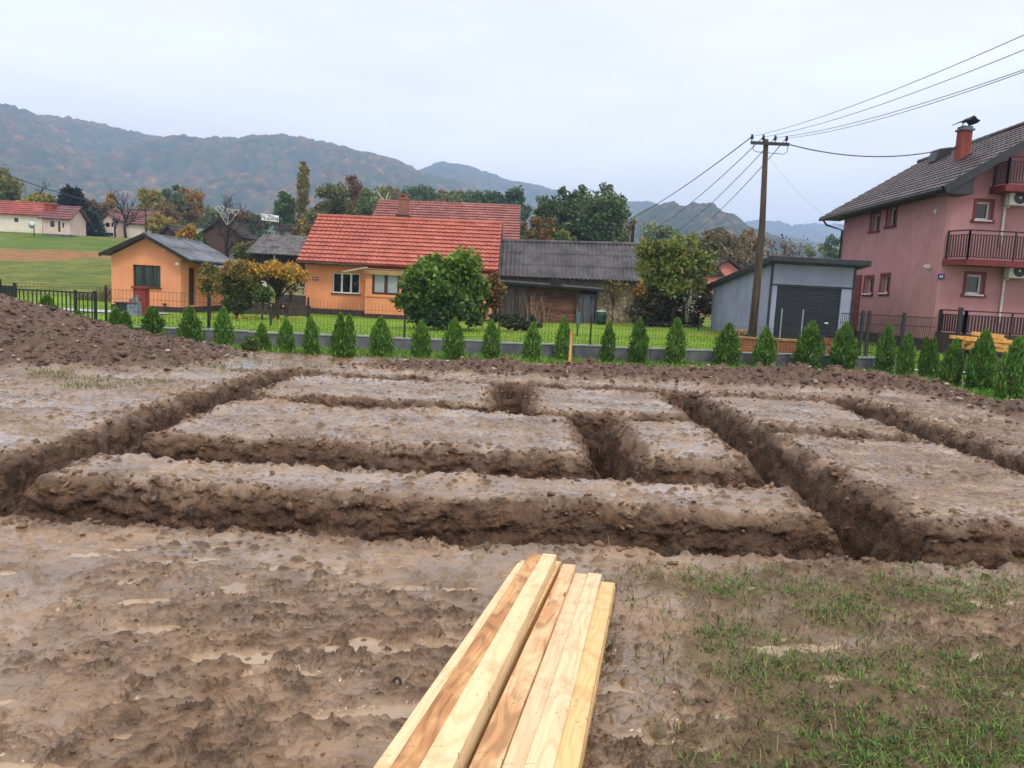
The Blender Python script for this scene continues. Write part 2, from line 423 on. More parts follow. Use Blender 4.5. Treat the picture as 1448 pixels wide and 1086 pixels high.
# the trench faces crumble sideways: push them in and out along their own normals
_e = 0.04
_nx = trench_sd(GX + _e, GY)[0] - trench_sd(GX - _e, GY)[0]; _ny = trench_sd(GX, GY + _e)[0] - trench_sd(GX, GY - _e)[0]
_l = np.hypot(_nx, _ny) + 1e-6; _nx, _ny = _nx / _l, _ny / _l
_t = np.where(np.abs(_nx) < .5, GX, GY); _m = sstep(.10, -.04, A_["d"]) * sstep(-.46, -.22, A_["d"])
_w, _c = worley(_t * 5.5, H_ * 8.5, 141); _w2, _c2 = worley(_t * 12, H_ * 17, 142)
_o = 0.10 * fbm(_t * 2.6, H_ * 5.5, 143, 4) + 0.10 * (.45 - _w) * (.4 + _c) + 0.05 * (.45 - _w2) * (.4 + _c2) + .018 * fbm(_t * 22, H_ * 26, 144, 2)
_o = _o * np.where(np.abs(_nx) > .6, .35, .52)
VX = GX - _nx * _m * _o; VY = GY - _ny * _m * _o
V = np.stack([VX, VY, H_], -1).reshape(-1, 3)

def mud_material():
    b = NB("wet_mud"); g = b.co('Object')
    at_ = b.n("ShaderNodeAttribute", attribute_name="mud"); sp = b.n("ShaderNodeSeparateColor", {0: at_.outputs["Color"]})
    wall, soil, gr = sp.outputs[0], sp.outputs[1], sp.outputs[2]; churn = at_.outputs["Alpha"]
    n1 = b.noise(g, 1.6, 7, 0.6); n2 = b.noise(g, 9, 6, 0.6); n3 = b.noise(g, 45, 4, 0.6)
    clay = b.mix(b.mr(n1, 0.32, 0.68), S(145, 117, 91), S(108, 84, 62))
    clay = b.mix(b.mr(n2, 0.45, 0.75, 0, 0.55), clay, S(86, 66, 51))
    clay = b.mix(b.math('MULTIPLY', churn, 0.85), clay, b.mix(b.mr(n2, 0.35, 0.65), S(92, 66, 46), S(54, 37, 26)))
    sub = b.mix(b.mr(n2, 0.3, 0.7), S(96, 67, 44), S(58, 39, 25))
    sub = b.mix(b.mr(n1, 0.5, 0.7, 0, 0.7), sub, S(112, 83, 58))
    top = b.mix(b.mr(n2, 0.3, 0.7), S(108, 82, 66), S(68, 51, 41))
    top = b.mix(b.mr(n3, 0.66, 0.75, 0, 0.55), top, S(140, 118, 102))
    col = b.mix(wall, clay, sub); col = b.mix(soil, col, top)
    gcol = b.mix(b.mr(n2, 0.3, 0.7), S(66, 72, 34), S(84, 68, 46))
    col = b.mix(b.math('MULTIPLY', gr, 0.75), col, gcol)
    wet = b.mr(b.noise(g, 2.3, 5, 0.6), 0.36, 0.62)           # wet films are smooth, churned earth is dull
    ro = b.mr(b.math('ADD', b.math('MULTIPLY', wet, 0.4), b.math('MULTIPLY', churn, 0.8)), 0.0, 1.0, 0.10, 0.72)
    dull = b.math('MAXIMUM', b.math('MAXIMUM', b.math('MULTIPLY', wall, 0.9), soil), gr)
    ro = b.mix(dull, b.n("ShaderNodeCombineColor", {0: ro, 1: ro, 2: ro}).outputs[0], (0.75, 0.75, 0.75, 1))
    b.set(col, ro, 0, 0.5)
    film = b.math('MULTIPLY', b.math('SUBTRACT', 1.0, b.math('MINIMUM', b.math('ADD', b.math('MULTIPLY', churn, 1.1), dull), 1.0)), b.mr(b.noise(g, 1.1, 4, .6), .36, .6, 1.0, .25))
    b.l(film, b.b.inputs['Coat Weight']); b.b.inputs['Coat Roughness'].default_value = .10; b.b.inputs['Coat IOR'].default_value = 1.40
    vw = b.n('ShaderNodeVectorMath', {0: g, 1: b.n('ShaderNodeVectorMath', {0: b.n('ShaderNodeTexNoise', {'Vector': g, 'Scale': 14.0, 'Detail': 3}).outputs['Color'], 'Scale': .06}, operation='SCALE').outputs[0]}, operation='ADD').outputs[0]
    v1 = b.n('ShaderNodeTexVoronoi', {'Vector': vw, 'Scale': 20.0}).outputs['Distance']; v2 = b.n('ShaderNodeTexVoronoi', {'Vector': vw, 'Scale': 52.0}).outputs['Distance']
    crumb = b.math('ADD', b.math('MULTIPLY', v1, -1.0), b.math('MULTIPLY', v2, -.45))
    h = b.math('ADD', b.math('MULTIPLY', n3, 0.5), b.noise(g, 120, 3, 0.6))
    bp = b.n('ShaderNodeBump', {'Height': h, 'Strength': b.mr(b.math('ADD', b.math('ADD', churn, dull), b.math('MULTIPLY', wet, .5)), 0, 1, .12, .6), 'Distance': .010}); bp2 = b.n('ShaderNodeBump', {'Height': b.math('ADD', b.noise(g, 16, 5, .7), b.math('MULTIPLY', n3, .5)), 'Strength': b.math('MULTIPLY', b.math('MAXIMUM', wall, b.math('MULTIPLY', churn, .35)), .9), 'Distance': .03, 'Normal': bp.outputs[0]}); bp = b.n('ShaderNodeBump', {'Height': crumb, 'Strength': b.math('MINIMUM', b.math('ADD', b.math('ADD', b.math('MULTIPLY', churn, 1.0), b.math('MULTIPLY', wall, .5)), b.math('MULTIPLY', soil, .5)), .85), 'Distance': .022, 'Normal': bp2.outputs[0]}); b.l(bp.outputs[0], b.b.inputs['Normal'])
    return b.m
MUD = mud_material()
gm = mesh_np("muddy_ground", V, faces, [MUD])
_dn = A_["d"] + .07 * fbm(GX * 2.1, GY * 2.1, 151, 4)
C = np.stack([sstep(.20, -.06, _dn), A_["soil"], grass, np.clip(A_["lm"], 0, 1)], -1).reshape(-1, 4)
vcol(gm, "mud", C)
tag(obj("muddy_ground", gm), kind="structure")

# ---- puddles: flat water lying in the low places
PUD = NB("puddle_water")
pn_ = PUD.co('Object'); PUD.set(PUD.mix(PUD.mr(PUD.noise(pn_, 3, 4), 0.3, 0.7), S(160, 136, 110), S(134, 111, 88)), 0.02, 0, 0.85)
PUD.bump(PUD.noise(pn_, 14, 2), 0.04, 0.01); PUD = PUD.m
X, Y = GX, GY
lvl = A_["low"] - .0065
keep = (A_["pk"] > .25) & (H_ < lvl) & (A_["soil"] < 0.05) & (Y > 1.0)
kf = keep[:-1, :-1] | keep[:-1, 1:] | keep[1:, 1:] | keep[1:, :-1]
pf = faces[kf.reshape(-1)]
us, inv = np.unique(pf, return_inverse=True)
PV = np.stack([X, Y, lvl], -1).reshape(-1, 3)[us]
pme = mesh_np("puddle_water", PV, inv.reshape(-1, 4), [PUD]); tag(obj("puddle_water", pme), kind="structure")
del X, Y

def ground_z(x, y):
    x = np.atleast_1d(np.asarray(x, float)); y = np.atleast_1d(np.asarray(y, float))
    return mud_height(x, y)[0]

# ---- outer sheet round the plot (dips below it inside the fan)
def grid(xs, ys, zf):
    XX, YY = np.meshgrid(xs, ys); ZZ = zf(XX, YY)
    i = np.arange(XX.size).reshape(XX.shape)
    return np.stack([XX, YY, ZZ], -1).reshape(-1, 3), np.stack([i[:-1, :-1], i[:-1, 1:], i[1:, 1:], i[1:, :-1]], -1).reshape(-1, 4)
EARTH = mat("earth", S(122, 102, 84), S(96, 78, 62), 0.8, 1.5, S(70, 88, 40), 0.3, bump=0.4, bs=8, bd=0.05)
def outz(x, y):
    infan = (np.abs(x) < (y + 2.6) * 1.02 - 0.4) & (y > 0.8)
    return np.where(infan, -2.2, -0.02 + 0.03 * fbm(x * 0.4, y * 0.4, 5, 3))
xs = np.concatenate([np.linspace(-90, -26, 12), np.arange(-25, 25.01, 0.4), np.linspace(26, 90, 12)])
v, f = grid(xs, np.concatenate([np.linspace(-60, -2, 16), np.arange(-1.6, 19.01, 0.4)]), outz)
tag(obj("building_plot", mesh_np("building_plot", v, f, [EARTH])), kind="structure")

# ------------------------------------------------------------------ terrain beyond the kerb wall
def terr(x, y):
    side = np.clip((x + 5) / 15, 0, 1)
    z = (-0.35 + 0.55 * side) * np.clip((y - 20) / 22, 0, 1)
    a = x / np.maximum(y, 5)
    s = sstep(-0.10, -0.34, a)
    t = np.maximum(0, y - 43)
    t = np.where(t < 6, t * t / 12, t - 3)
    t = np.where(t < 230, t, 230 + (t - 230) * 0.25)
    t2 = np.where(t < 50, t, 50 + (t - 50) * .55)
    z = z + t * 0.02 * (1 - s) + t2 * 0.118 * s
    z = z + 0.35 * fbm(x * 0.05, y * 0.05, 7, 3) * np.clip((y - 46) / 20, 0, 1)
    return z
def tz(x, y): return float(terr(np.array([[x]], float), np.array([[y]], float))[0, 0])
def lawn_material(name, mead=False):
    b = NB(name); g = b.co('Object'); a = b.n("ShaderNodeAttribute", attribute_name="mask"); sp = b.n("ShaderNodeSeparateColor", {0: a.outputs["Color"]})
    n1 = b.noise(g, 0.35 if mead else 0.9, 6, 0.62); n2 = b.noise(g, 7, 5, 0.7); n3 = b.noise(b.co('Object', (1, 3, 1)), 2.2, 6, 0.65)
    if mead:
        c = b.mix(b.mr(n1, 0.36, 0.64), S(78, 100, 40), S(124, 126, 58)); c = b.mix(b.mr(n3, 0.46, 0.66, 0, 0.85), c, S(118, 98, 58))
    else:
        c = b.mix(b.mr(n1, 0.3, 0.7), S(100, 140, 24), S(134, 162, 40)); c = b.mix(b.mr(n3, 0.52, 0.75, 0, 0.65), c, S(156, 146, 72))
    c = b.mix(b.mr(n2, 0.35, 0.7, 0, 0.6), c, S(70, 96, 20))
    c = b.mix(b.mr(b.noise(g, .8 if mead else 2.6, 6, .75), .5, .62, 0, .6), c, S(58, 78, 30) if mead else S(72, 108, 22))
    if mead: c = b.mix(b.mr(b.noise(b.co('Object', (.5, 1.6, 1)), .5, 7, .7), .56, .66, 0, .7), c, S(150, 134, 76))
    pl = b.mix(b.mr(b.noise(b.co('Object', (0.4, 4, 1)), 1.5, 5, 0.6), 0.35, 0.65), S(158, 116, 78), S(112, 80, 56))
    c = b.mix(sp.outputs[0], c, pl); c = b.mix(sp.outputs[1], c, S(70, 104, 34))
    b.set(c, 0.9, 0, 0.2); b.bump(b.math('ADD', b.noise(g, 22, 4, 0.7), n2), 0.9, 0.05)
    return b.m
def fan(y0, y1, nr, ul, ur, nc, off=0.0, pad=25):
    uu = np.linspace(ul, ur, nc); yy = np.geomspace(y0, y1, nr)
    U_, Y_ = np.meshgrid(uu, yy); X_ = U_ * (Y_ + pad)
    i = np.arange(U_.size).reshape(U_.shape)
    return X_, Y_, np.stack([i[:-1, :-1], i[:-1, 1:], i[1:, 1:], i[1:, :-1]], -1).reshape(-1, 4)
# lawn from the kerb wall to the houses
xx = np.linspace(-60, 60, 400); tt = np.linspace(0, 1, 110)
X_, T_ = np.meshgrid(xx, tt); Y_ = (wall_y(X_) + 0.12) * (1 - T_) + 48 * T_
Z_ = terr(X_, Y_) + 0.02 * fbm(X_ * 1.3, Y_ * 1.3, 8, 3) * (Y_ < 47.9)
Z_ = Z_ + 0.10 * sstep(1.5, 0.0, T_ * 28)
i = np.arange(X_.size).reshape(X_.shape); f = np.stack([i[:-1, :-1], i[:-1, 1:], i[1:, 1:], i[1:, :-1]], -1).reshape(-1, 4)
lm = mesh_np("lawn", np.stack([X_, Y_, Z_], -1).reshape(-1, 3), f, [lawn_material("lawn_grass")])
msk = np.zeros((X_.size, 3), np.float32)
msk[:, 0] = (0.5 * sstep(0.25, 0.6, fbm(X_ * 0.25, Y_ * 0.5, 9, 4)) * (X_ > -3)).reshape(-1)
vcol(lm, "mask", msk); tag(obj("lawn", lm), kind="structure")
# meadow to the foot of the hills
X_, Y_, f = fan(48, 1900, 230, -1.6, 1.6, 420, pad=10)
Z_ = terr(X_, Y_)
mm = mesh_np("meadow", np.stack([X_, Y_, Z_], -1).reshape(-1, 3), f, [lawn_material("meadow_grass", True)])
wob = 2.6 * fbm(X_ * 0.10, Y_ * 0.12, 10, 5)
_yl = 60 + np.clip((X_ + 54) * .75, 0, 20); plow = sstep(_yl - 1, _yl + 2, Y_ + wob) * sstep(78, 74, Y_ + wob) * sstep(-37, -40, X_ + wob)
dk = sstep(77, 79, Y_ + wob) * sstep(94, 90, Y_ + wob) * (0.55 + 0.5 * fbm(X_ * 0.2, Y_ * 0.3, 12, 3))
vcol(mm, "mask", np.stack([np.clip(plow, 0, 1), np.clip(dk, 0, 1), 0 * plow], -1).reshape(-1, 3)); tag(obj("meadow", mm), kind="structure")

# ------------------------------------------------------------------ wooded hills
def hill_material():
    b = NB("wooded_hill"); a = b.n("ShaderNodeAttribute", attribute_name="col").outputs["Color"]
    g = b.co('Object'); c = b.mix(b.mr(b.noise(g, 0.25, 4, 0.7), 0.3, 0.7, 0, 0.5), a, (0.02, 0.03, 0.015, 1), 'MIX')
    b.set(c, 0.95, 0, 0.1); b.bump(b.noise(g, 0.45, 4, 0.7), 0.5, 1.2)
    return b.m
HILL = hill_material()
PAL = np.array([S(50, 62, 42)[:3], S(60, 70, 46)[:3], S(92, 80, 52)[:3], S(134, 98, 56)[:3], S(146, 92, 60)[:3], S(112, 74, 54)[:3], S(82, 68, 54)[:3], S(48, 58, 46)[:3]])
def hill(prof, D, D0, cell, tree, step, seed, orange=0.5, zb=0.0, nrow=220):
    ps = [at(px, py, D) for px, py in prof]
    ax = np.array([p[0] / D for p in ps]); az_ = np.array([p[2] for p in ps])
    ncol = int((ax[-1] - ax[0]) * D / step)
    uu = np.linspace(ax[0], ax[-1], ncol)
    # smooth crest
    cz = np.interp(uu, ax, az_); k = max(3, int(ncol * 0.012)) | 1
    cz = np.convolve(np.pad(cz, k // 2, 'edge'), np.ones(k) / k, 'valid')
    tt = np.linspace(0, 1.45, nrow)
    U_, T_ = np.meshgrid(uu, tt); CZ = np.broadcast_to(cz, U_.shape)
    Y_ = D0 + (D - D0) * T_; X_ = U_ * Y_ if False else U_ * D + 0 * T_
    w_ = 0.10 * fbm(X_ / 210, Y_ / 330, seed, 4)
    tq = np.clip(T_ + w_ * np.sin(np.clip(T_, 0, 1) * math.pi), 0, 2)
    up = np.where(tq < 1, np.sin(np.clip(tq, 0, 1) * math.pi / 2) ** 1.15, 1 - (tq - 1) ** 2 * 1.2)
    Z_ = zb + (CZ - tree * 0.6 - zb) * up
    Z_ += 0.06 * (CZ - zb) * fbm(X_ / 130, Y_ / 260, seed + 3, 4) * np.sin(np.clip(T_, 0, 1) * math.pi) ** 0.8
    wd, cid = worley(X_ / cell, Y_ / cell, seed + 4); wd2, cid2 = worley(X_ / (cell * .55) + 9, Y_ / (cell * .55), seed + 6)
    Z_ += tree * (0.62 * np.sqrt(np.clip(1 - (wd / .78) ** 2, 0, 1)) * (0.55 + 0.6 * cid) + 0.25 * np.sqrt(np.clip(1 - (wd2 / .75) ** 2, 0, 1)) * cid2)
    patch = fbm(X_ / 90, Y_ / 130, seed + 8, 3)
    sel = np.clip(cid * 0.85 + 0.16 * patch + (orange - 0.5) * 0.5, 0, 0.999)
    order = np.array([7, 0, 7, 0, 6, 1, 2, 6, 5, 3])
    Cc = PAL[order[(sel * 10).astype(int)]] * (0.45 + 1.1 * cid2[..., None])
    i = np.arange(X_.size).reshape(X_.shape); f = np.stack([i[:-1, :-1], i[:-1, 1:], i[1:, 1:], i[1:, :-1]], -1).reshape(-1, 4)
    me = mesh_np("hill", np.stack([X_, Y_, Z_], -1).reshape(-1, 3), f, [HILL]); vcol(me, "col", Cc.reshape(-1, 3))
    return tag(obj("hill", me), kind="structure")
hill([(-330, 60), (-180, 105), (0, 147), (18, 149), (45, 164), (65, 176), (110, 205), (190, 240), (270, 272), (350, 300), (430, 320)], 1300, 560, 12, 15, 2.7, 11, 0.58, 12, 300)
hill([(-300, 240), (0, 190), (70, 175), (125, 175), (160, 186), (230, 200), (300, 211), (360, 209), (400, 214), (440, 213), (480, 211), (510, 221), (560, 232), (620, 255), (700, 280), (760, 300)], 1700, 800, 13, 15, 3.0, 23, 0.58, 8, 260)
hill([(500, 262), (560, 251), (610, 247), (640, 242), (668, 244), (720, 259), (780, 275), (830, 289), (890, 291), (930, 299), (1000, 322), (1060, 340)], 2300, 1300, 16, 12, 4.5, 37, 0.4, 5, 170)
hill([(850, 340), (880, 318), (905, 300), (925, 291), (942, 287), (958, 296), (978, 288), (1000, 303), (1030, 322), (1060, 337), (1110, 352), (1160, 372)], 950, 640, 12, 11, 2.0, 41, 0.3, 2, 190)
hill([(900, 330), (1000, 318), (1040, 316), (1075, 319), (1105, 325), (1130, 318), (1180, 322), (1300, 330), (1500, 338)], 3300, 2000, 20, 12, 7, 53, 0.4, 5, 140)
hill([(1000, 345), (1090, 338), (1150, 348), (1230, 356), (1330, 360), (1460, 350), (1700, 330)], 1500, 900, 15, 11, 4.0, 59, 0.6, 3, 140)
# ------------------------------------------------------------------ building helpers
Zv = np.array([0, 0, 1.0])
def wall(parent, O, U, I, W, H, ops, mt, name="wall", th=0.22, gable=None, label=None):
    """wall with real openings; O base corner, U along, I inward; ops=(u0,u1,v0,v1); gable=(u,v) apex"""
    mb = MB(); O = np.array(O, float); U = np.array(U, float); I = np.array(I, float)
    P = lambda u, v, d=0: O + U * u + Zv * v + I * d
    us = sorted({0, W, *[o[0] for o in ops], *[o[1] for o in ops]}); vs_ = sorted({0, H, *[o[2] for o in ops], *[o[3] for o in ops]})
    for a, b in zip(us, us[1:]):
        for c, d in zip(vs_, vs_[1:]):
            if any(o[0] - 1e-6 <= a and b <= o[1] + 1e-6 and o[2] - 1e-6 <= c and d <= o[3] + 1e-6 for o in ops): continue
            mb.add([P(a, c), P(b, c), P(b, d), P(a, d)], [(0, 1, 2, 3)])
    for u0, u1, v0, v1 in ops:
        mb.add([P(u0, v0), P(u1, v0), P(u1, v1), P(u0, v1), P(u0, v0, th), P(u1, v0, th), P(u1, v1, th), P(u0, v1, th)],
               [(0, 4, 5, 1), (1, 5, 6, 2), (2, 6, 7, 3), (3, 7, 4, 0)])
    if gable: mb.add([P(0, H), P(W, H), P(gable[0], gable[1])], [(0, 1, 2)])
    return mb.build(name, mt, parent, label=label)

def window(parent, O, U, I, o, fm, gm, n=1, dep=0.12, fw=0.06, sill=None, trim=None, tw=0.12, label=None):
    u0, u1, v0, v1 = o
    mb = MB(); B = lambda a, b, c, d, e, f: mb.obox(O, U, I, a, b, c, d, e, f)
    B(u0, u1, v0, v0 + fw, dep, dep + 0.06); B(u0, u1, v1 - fw, v1, dep, dep + 0.06)
    for k in range(n + 1):
        c = u0 + (u1 - u0) * k / n
        a, b = (c, c + fw) if k == 0 else ((c - fw, c) if k == n else (c - fw * 0.75, c + fw * 0.75))
        B(a, b, v0 + fw, v1 - fw, dep, dep + 0.06)
    fr = mb.build("window", fm, parent, label=label)
    g = MB(); g.obox(O, U, I, u0 + fw * 0.5, u1 - fw * 0.5, v0 + fw * 0.5, v1 - fw * 0.5, dep + 0.03, dep + 0.04); g.build("pane", gm, fr)
    if sill: s = MB(); s.obox(O, U, I, u0 - 0.06, u1 + 0.06, v0 - 0.06, v0 - 0.002, -0.09, dep); s.build("sill", sill, fr)
    if trim:
        s = MB(); T = lambda a, b, c, d: s.obox(O, U, I, a, b, c, d, -0.03, 0.05)
        T(u0 - tw, u0 - 0.003, v0 - tw, v1 + tw); T(u1 + 0.003, u1 + tw, v0 - tw, v1 + tw); T(u0 - 0.003, u1 + 0.003, v1 + 0.003, v1 + tw)
        s.obox(O, U, I, u0 - tw - 0.05, u1 + tw + 0.05, v0 - tw, v0 - 0.004, -0.07, 0.10)
        s.build("surround", trim, fr)
    return fr

def roof_slope(mb, e0, e1, r0, r1, kind="tile", course=0.36, wave=0.22, th=0.07, amp=0.025):
    """one pitch from the eave e0-e1 up to the ridge r0-r1 with modelled courses"""
    e0, e1, r0, r1 = [np.array(p, float) for p in (e0, e1, r0, r1)]
    n = np.cross(e1 - e0, r0 - e0); n /= np.linalg.norm(n)
    if n[2] < 0: n = -n
    L = np.linalg.norm(e1 - e0); Hh = np.linalg.norm(r0 - e0)
    us = np.linspace(0, 1, max(2, int(L / wave * 4) + 1))
    nco = max(1, int(round(Hh / course)))
    vs_, hs = [], []
    for k in range(nco):
        c0 = k / nco; c1 = (k + 1) / nco
        if kind == "tile": dc = c1 - c0; vs_ += [c0 - .10 * dc * (k > 0), c0 + dc * .45, c1]; hs += ([0.085, 0.055, 0.01] if course > .4 else [.045, .03, .008])
        else: vs_ += [c0 + 1e-4, (c0 + c1) / 2, c1 - 1e-4]; hs += [0.03, 0.012, 0.0]
    b = len(mb.v); nu = len(us)
    jr = np.random.default_rng(3)
    for v, h in zip(vs_, hs):
        for u in us:
            p = (e0 * (1 - u) + e1 * u) * (1 - v) + (r0 * (1 - u) + r1 * u) * v
            ph = u * L / wave
            ww = amp * math.cos(ph * 2 * math.pi) if kind != "tile" else amp * (1 - abs(((ph % 1) - 0.5) * 2) ** 2 * 2)
            mb.v.append(tuple(p + n * (th + h + ww) + (jr.random() - .5) * 0.008 * n))
    nv = len(vs_)
    for j in range(nv - 1):
        for i in range(nu - 1):
            a = b + j * nu + i; mb.f.append((a, a + 1, a + nu + 1, a + nu))
    # underside and edges
    b2 = len(mb.v)
    mb.v += [tuple(e0), tuple(e1), tuple(r1), tuple(r0)]
    mb.f.append((b2, b2 + 3, b2 + 2, b2 + 1))
    lo = [b + i for i in range(nu)]; hi = [b + (nv - 1) * nu + i for i in range(nu)]
    mb.f.append(tuple([b2, b2 + 1] + lo[::-1])); mb.f.append(tuple([b2 + 2, b2 + 3] + hi))
    mb.f.append(tuple([b2 + 3, b2] + [b + j * nu for j in range(nv)])); mb.f.append(tuple([b2 + 1, b2 + 2] + [b + j * nu + nu - 1 for j in range(nv)][::-1]))
def ridge_cap(mb, a, b, r=0.12, seg=0.4):
    a = np.array(a, float); b = np.array(b, float); L = np.linalg.norm(b - a); n = max(1, int(L / seg))
    for k in range(n):
        p = a + (b - a) * k / n; q = a + (b - a) * (k + 1.12) / n
        mb.tube([p, q], [r, r * 0.86], 8)
X1 = np.array([1.0, 0, 0]); Y1 = np.array([0, 1.0, 0])
def rect(px0, py0, px1, py1, Yd, O):
    a = at(px0, (py0 + py1) / 2, Yd); c = at(px1, (py0 + py1) / 2, Yd); mx_ = (px0 + px1) / 2
    return (a[0] - O[0], c[0] - O[0], at(mx_, py1, Yd)[2] - O[2], at(mx_, py0, Yd)[2] - O[2])
def onx(px, py, x):
    d = (px - 724) / F * R2 - (py - 543) / F * U2 + _fw; t = x / d[0]
    return np.array([x, d[1] * t, EYE + d[2] * t])

def stucco(name, c, streak=0.25, dark=None):
    return mat(name, c, tuple(x * 0.88 for x in c[:3]) + (1,), 0.9, 1.2, dark, 0.9, (0.56, 0.8), bump=0.25, bs=60, bd=0.006, streak=streak)
ORANGE = stucco("orange_render", S(228, 152, 112), 0.05)
ORANGE2 = stucco("orange_render_main", S(232, 152, 108), 0.05)
PINK = stucco("pink_render", S(176, 128, 131), 0.14, S(150, 105, 110))
CREAM = stucco("cream_render", S(206, 198, 180), 0.3)
PLINTH = mat("dark_plinth", S(70, 56, 58), S(52, 42, 44), 0.85, 3, bump=0.3, bs=25)
TILE_R = mat("red_roof_tiles", S(172, 88, 72), S(144, 70, 58), 0.5, 1.6, S(182, 112, 96), 0.9, (0.5, 0.8), bump=0.2, bs=40)
TILE_O = mat("old_red_tiles", S(150, 88, 80), S(116, 64, 60), 0.6, 1.6, S(164, 114, 106), 0.9, (0.5, 0.8), bump=0.2, bs=40)
TILE_B = mat("brown_roof_tiles", S(74, 58, 62), S(52, 41, 45), 0.5, 1.6, S(112, 92, 92), 0.8, (0.55, 0.8), bump=0.2, bs=40)
FIBRE = mat("fibre_cement", S(94, 92, 96), S(66, 64, 68), 0.8, 0.9, S(56, 55, 60), 0.6, (0.5, 0.75), bump=0.3, bs=30, streak=0.5)
FIBRE_L = mat("pale_fibre_cement", S(116, 120, 132), S(84, 88, 98), 0.75, 1.1, S(66, 68, 74), 0.7, (0.52, 0.78), bump=0.3, bs=30, streak=0.35)
REDTRIM = mat("dark_red_paint", S(118, 40, 40), S(92, 32, 32), 0.6, 3)
def stone_mat():
    b = NB("rubble_stone"); v = b.co('Object', (1, 1, 1.3))
    vo = b.n("ShaderNodeTexVoronoi", {"Vector": v, "Scale": 3.6, "Randomness": 1.0}); ve = b.n("ShaderNodeTexVoronoi", {"Vector": v, "Scale": 3.6}, feature='DISTANCE_TO_EDGE')
    c = b.mix(b.mr(vo.outputs["Color"], 0, 1), S(168, 152, 124), S(210, 194, 164)); c = b.mix(b.mr(b.noise(v, 3, 6, .65), .4, .7, 0, .7), c, S(112, 100, 66))
    c = b.mix(b.mr(ve.outputs[0], 0.0, 0.07), S(92, 80, 62), c); b.set(c, 0.9); b.bump(b.mr(ve.outputs[0], 0, 0.12), 0.8, 0.05)
    return b.m
STONE = stone_mat()

# ------------------------------------------------------------------ small orange outbuilding
x0, x1, yf, yb, zb, zt = -20.42, -16.92, 39.0, 45.0, -0.45, 2.40
t = thing("outbuilding", "small orange rendered outbuilding with grey corrugated gable roof and dark green window", "building", (x0, yf, zb))
O = np.array([x0, yf, zb]); ow = rect(188, 375, 227, 406, yf, O); W = x1 - x0
rz = 3.42; rx = (x0 + x1) / 2 + 0.12
wall(t, O, X1, Y1, W, zt - zb, [ow], ORANGE, gable=(rx - x0, rz - zb))
window(t, O, X1, Y1, ow, mat("brown_frame", S(52, 34, 30), S(40, 26, 24), 0.6), (lambda b: (b.set(b.mix(b.mr(b.noise(b.co('Object', (3, 1, 0.2)), 2, 2), .4, .6), S(26, 58, 50), S(16, 38, 34)), 0.12, 0, 0.5), b.m)[1])(NB("green_glass")), 3, sill=mat("brown_sill", S(58, 36, 32), S(44, 28, 26), 0.6))
Or = np.array([x1, yf, zb]); od = (0.95, 1.85, 0.5, 2.45)
wall(t, Or, Y1, -X1, yb - yf, zt - zb, [od], ORANGE)
wall(t, (x1, yb, zb), -X1, -Y1, W, zt - zb, [], ORANGE, gable=(x1 - rx, rz - zb)); wall(t, (x0, yb, zb), -Y1, X1, yb - yf, zt - zb, [], ORANGE)
d = MB(); d.obox(Or, Y1, -X1, od[0], od[1], od[2], od[3], 0.12, 0.16); dd = d.build("door", mat("dark_door", S(28, 26, 28), S(20, 18, 20), 0.5), t)
h = MB(); h.obox(Or, Y1, -X1, od[0] + .08, od[0] + .2, 1.35, 1.40, 0.05, 0.10); h.build("handle", DGREY, dd)
p = MB(); p.box(x0 - 0.03, x1 + 0.03, yf - 0.03, yb + 0.03, zb - 0.2, zb + 0.42); p.build("plinth", PLINTH, t)
r = MB(); ez = 2.38
roof_slope(r, (x0 - 0.32, yf - 0.5, ez), (x0 - 0.32, yb + 0.5, ez), (rx, yf - 0.5, rz + 0.04), (rx, yb + 0.5, rz + 0.04), "corr", 1.1, 0.18)
roof_slope(r, (x1 + 0.6, yf - 0.5, ez - 0.08), (x1 + 0.6, yb + 0.5, ez - 0.08), (rx, yf - 0.5, rz + 0.04), (rx, yb + 0.5, rz + 0.04), "corr", 1.1, 0.18)
ridge_cap(r, (rx, yf - 0.5, rz + 0.1), (rx, yb + 0.5, rz + 0.1), 0.09, 1.0)
ro = r.build("roof", FIBRE_L, t)
fb = MB(); fb.beam((x0 - 0.34, yf - 0.53, ez + 0.0), (rx, yf - 0.53, rz + 0.05), 0.05, 0.16); fb.beam((rx, yf - 0.53, rz + 0.05), (x1 + 0.62, yf - 0.53, ez - 0.08), 0.05, 0.16); fb.build("bargeboard", mat("dark_board", S(44, 38, 38), S(32, 28, 28), 0.8), ro)
c_ = MB(); roof_slope(c_, (x1 + 1.25, yf + 1.0, 2.02), (x1 + 1.25, yb + 0.3, 2.02), (x1 + 0.02, yf + 1.0, 2.28), (x1 + 0.02, yb + 0.3, 2.28), "corr", 1.0, 0.18, 0.03, 0.015); c_.build("canopy", FIBRE_L, t)
for (px, py) in ((237, 352), (254, 373)):
    q = at(px, py, yf); l = MB(); l.box(q[0] - 0.03, q[0] + 0.03, yf - 0.22, yf + 0.01, q[2], q[2] + 0.04); l.lathe((q[0], yf - 0.26, q[2] - 0.08), [(0.10, 0), (0.12, 0.06), (0.05, 0.13)], 10); l.build("wall_lamp", WHITE, t)
q = at(234, 431, yf); l = MB(); l.lathe((q[0], yf - 0.1, q[2] - 0.05), [(0.05, 0), (0.08, 0.10), (0.09, 0.12)], 10); l.box(q[0] - .02, q[0] + .02, yf - .1, yf + .01, q[2] - .03, q[2]); l.build("flower_holder", PLINTH, t)

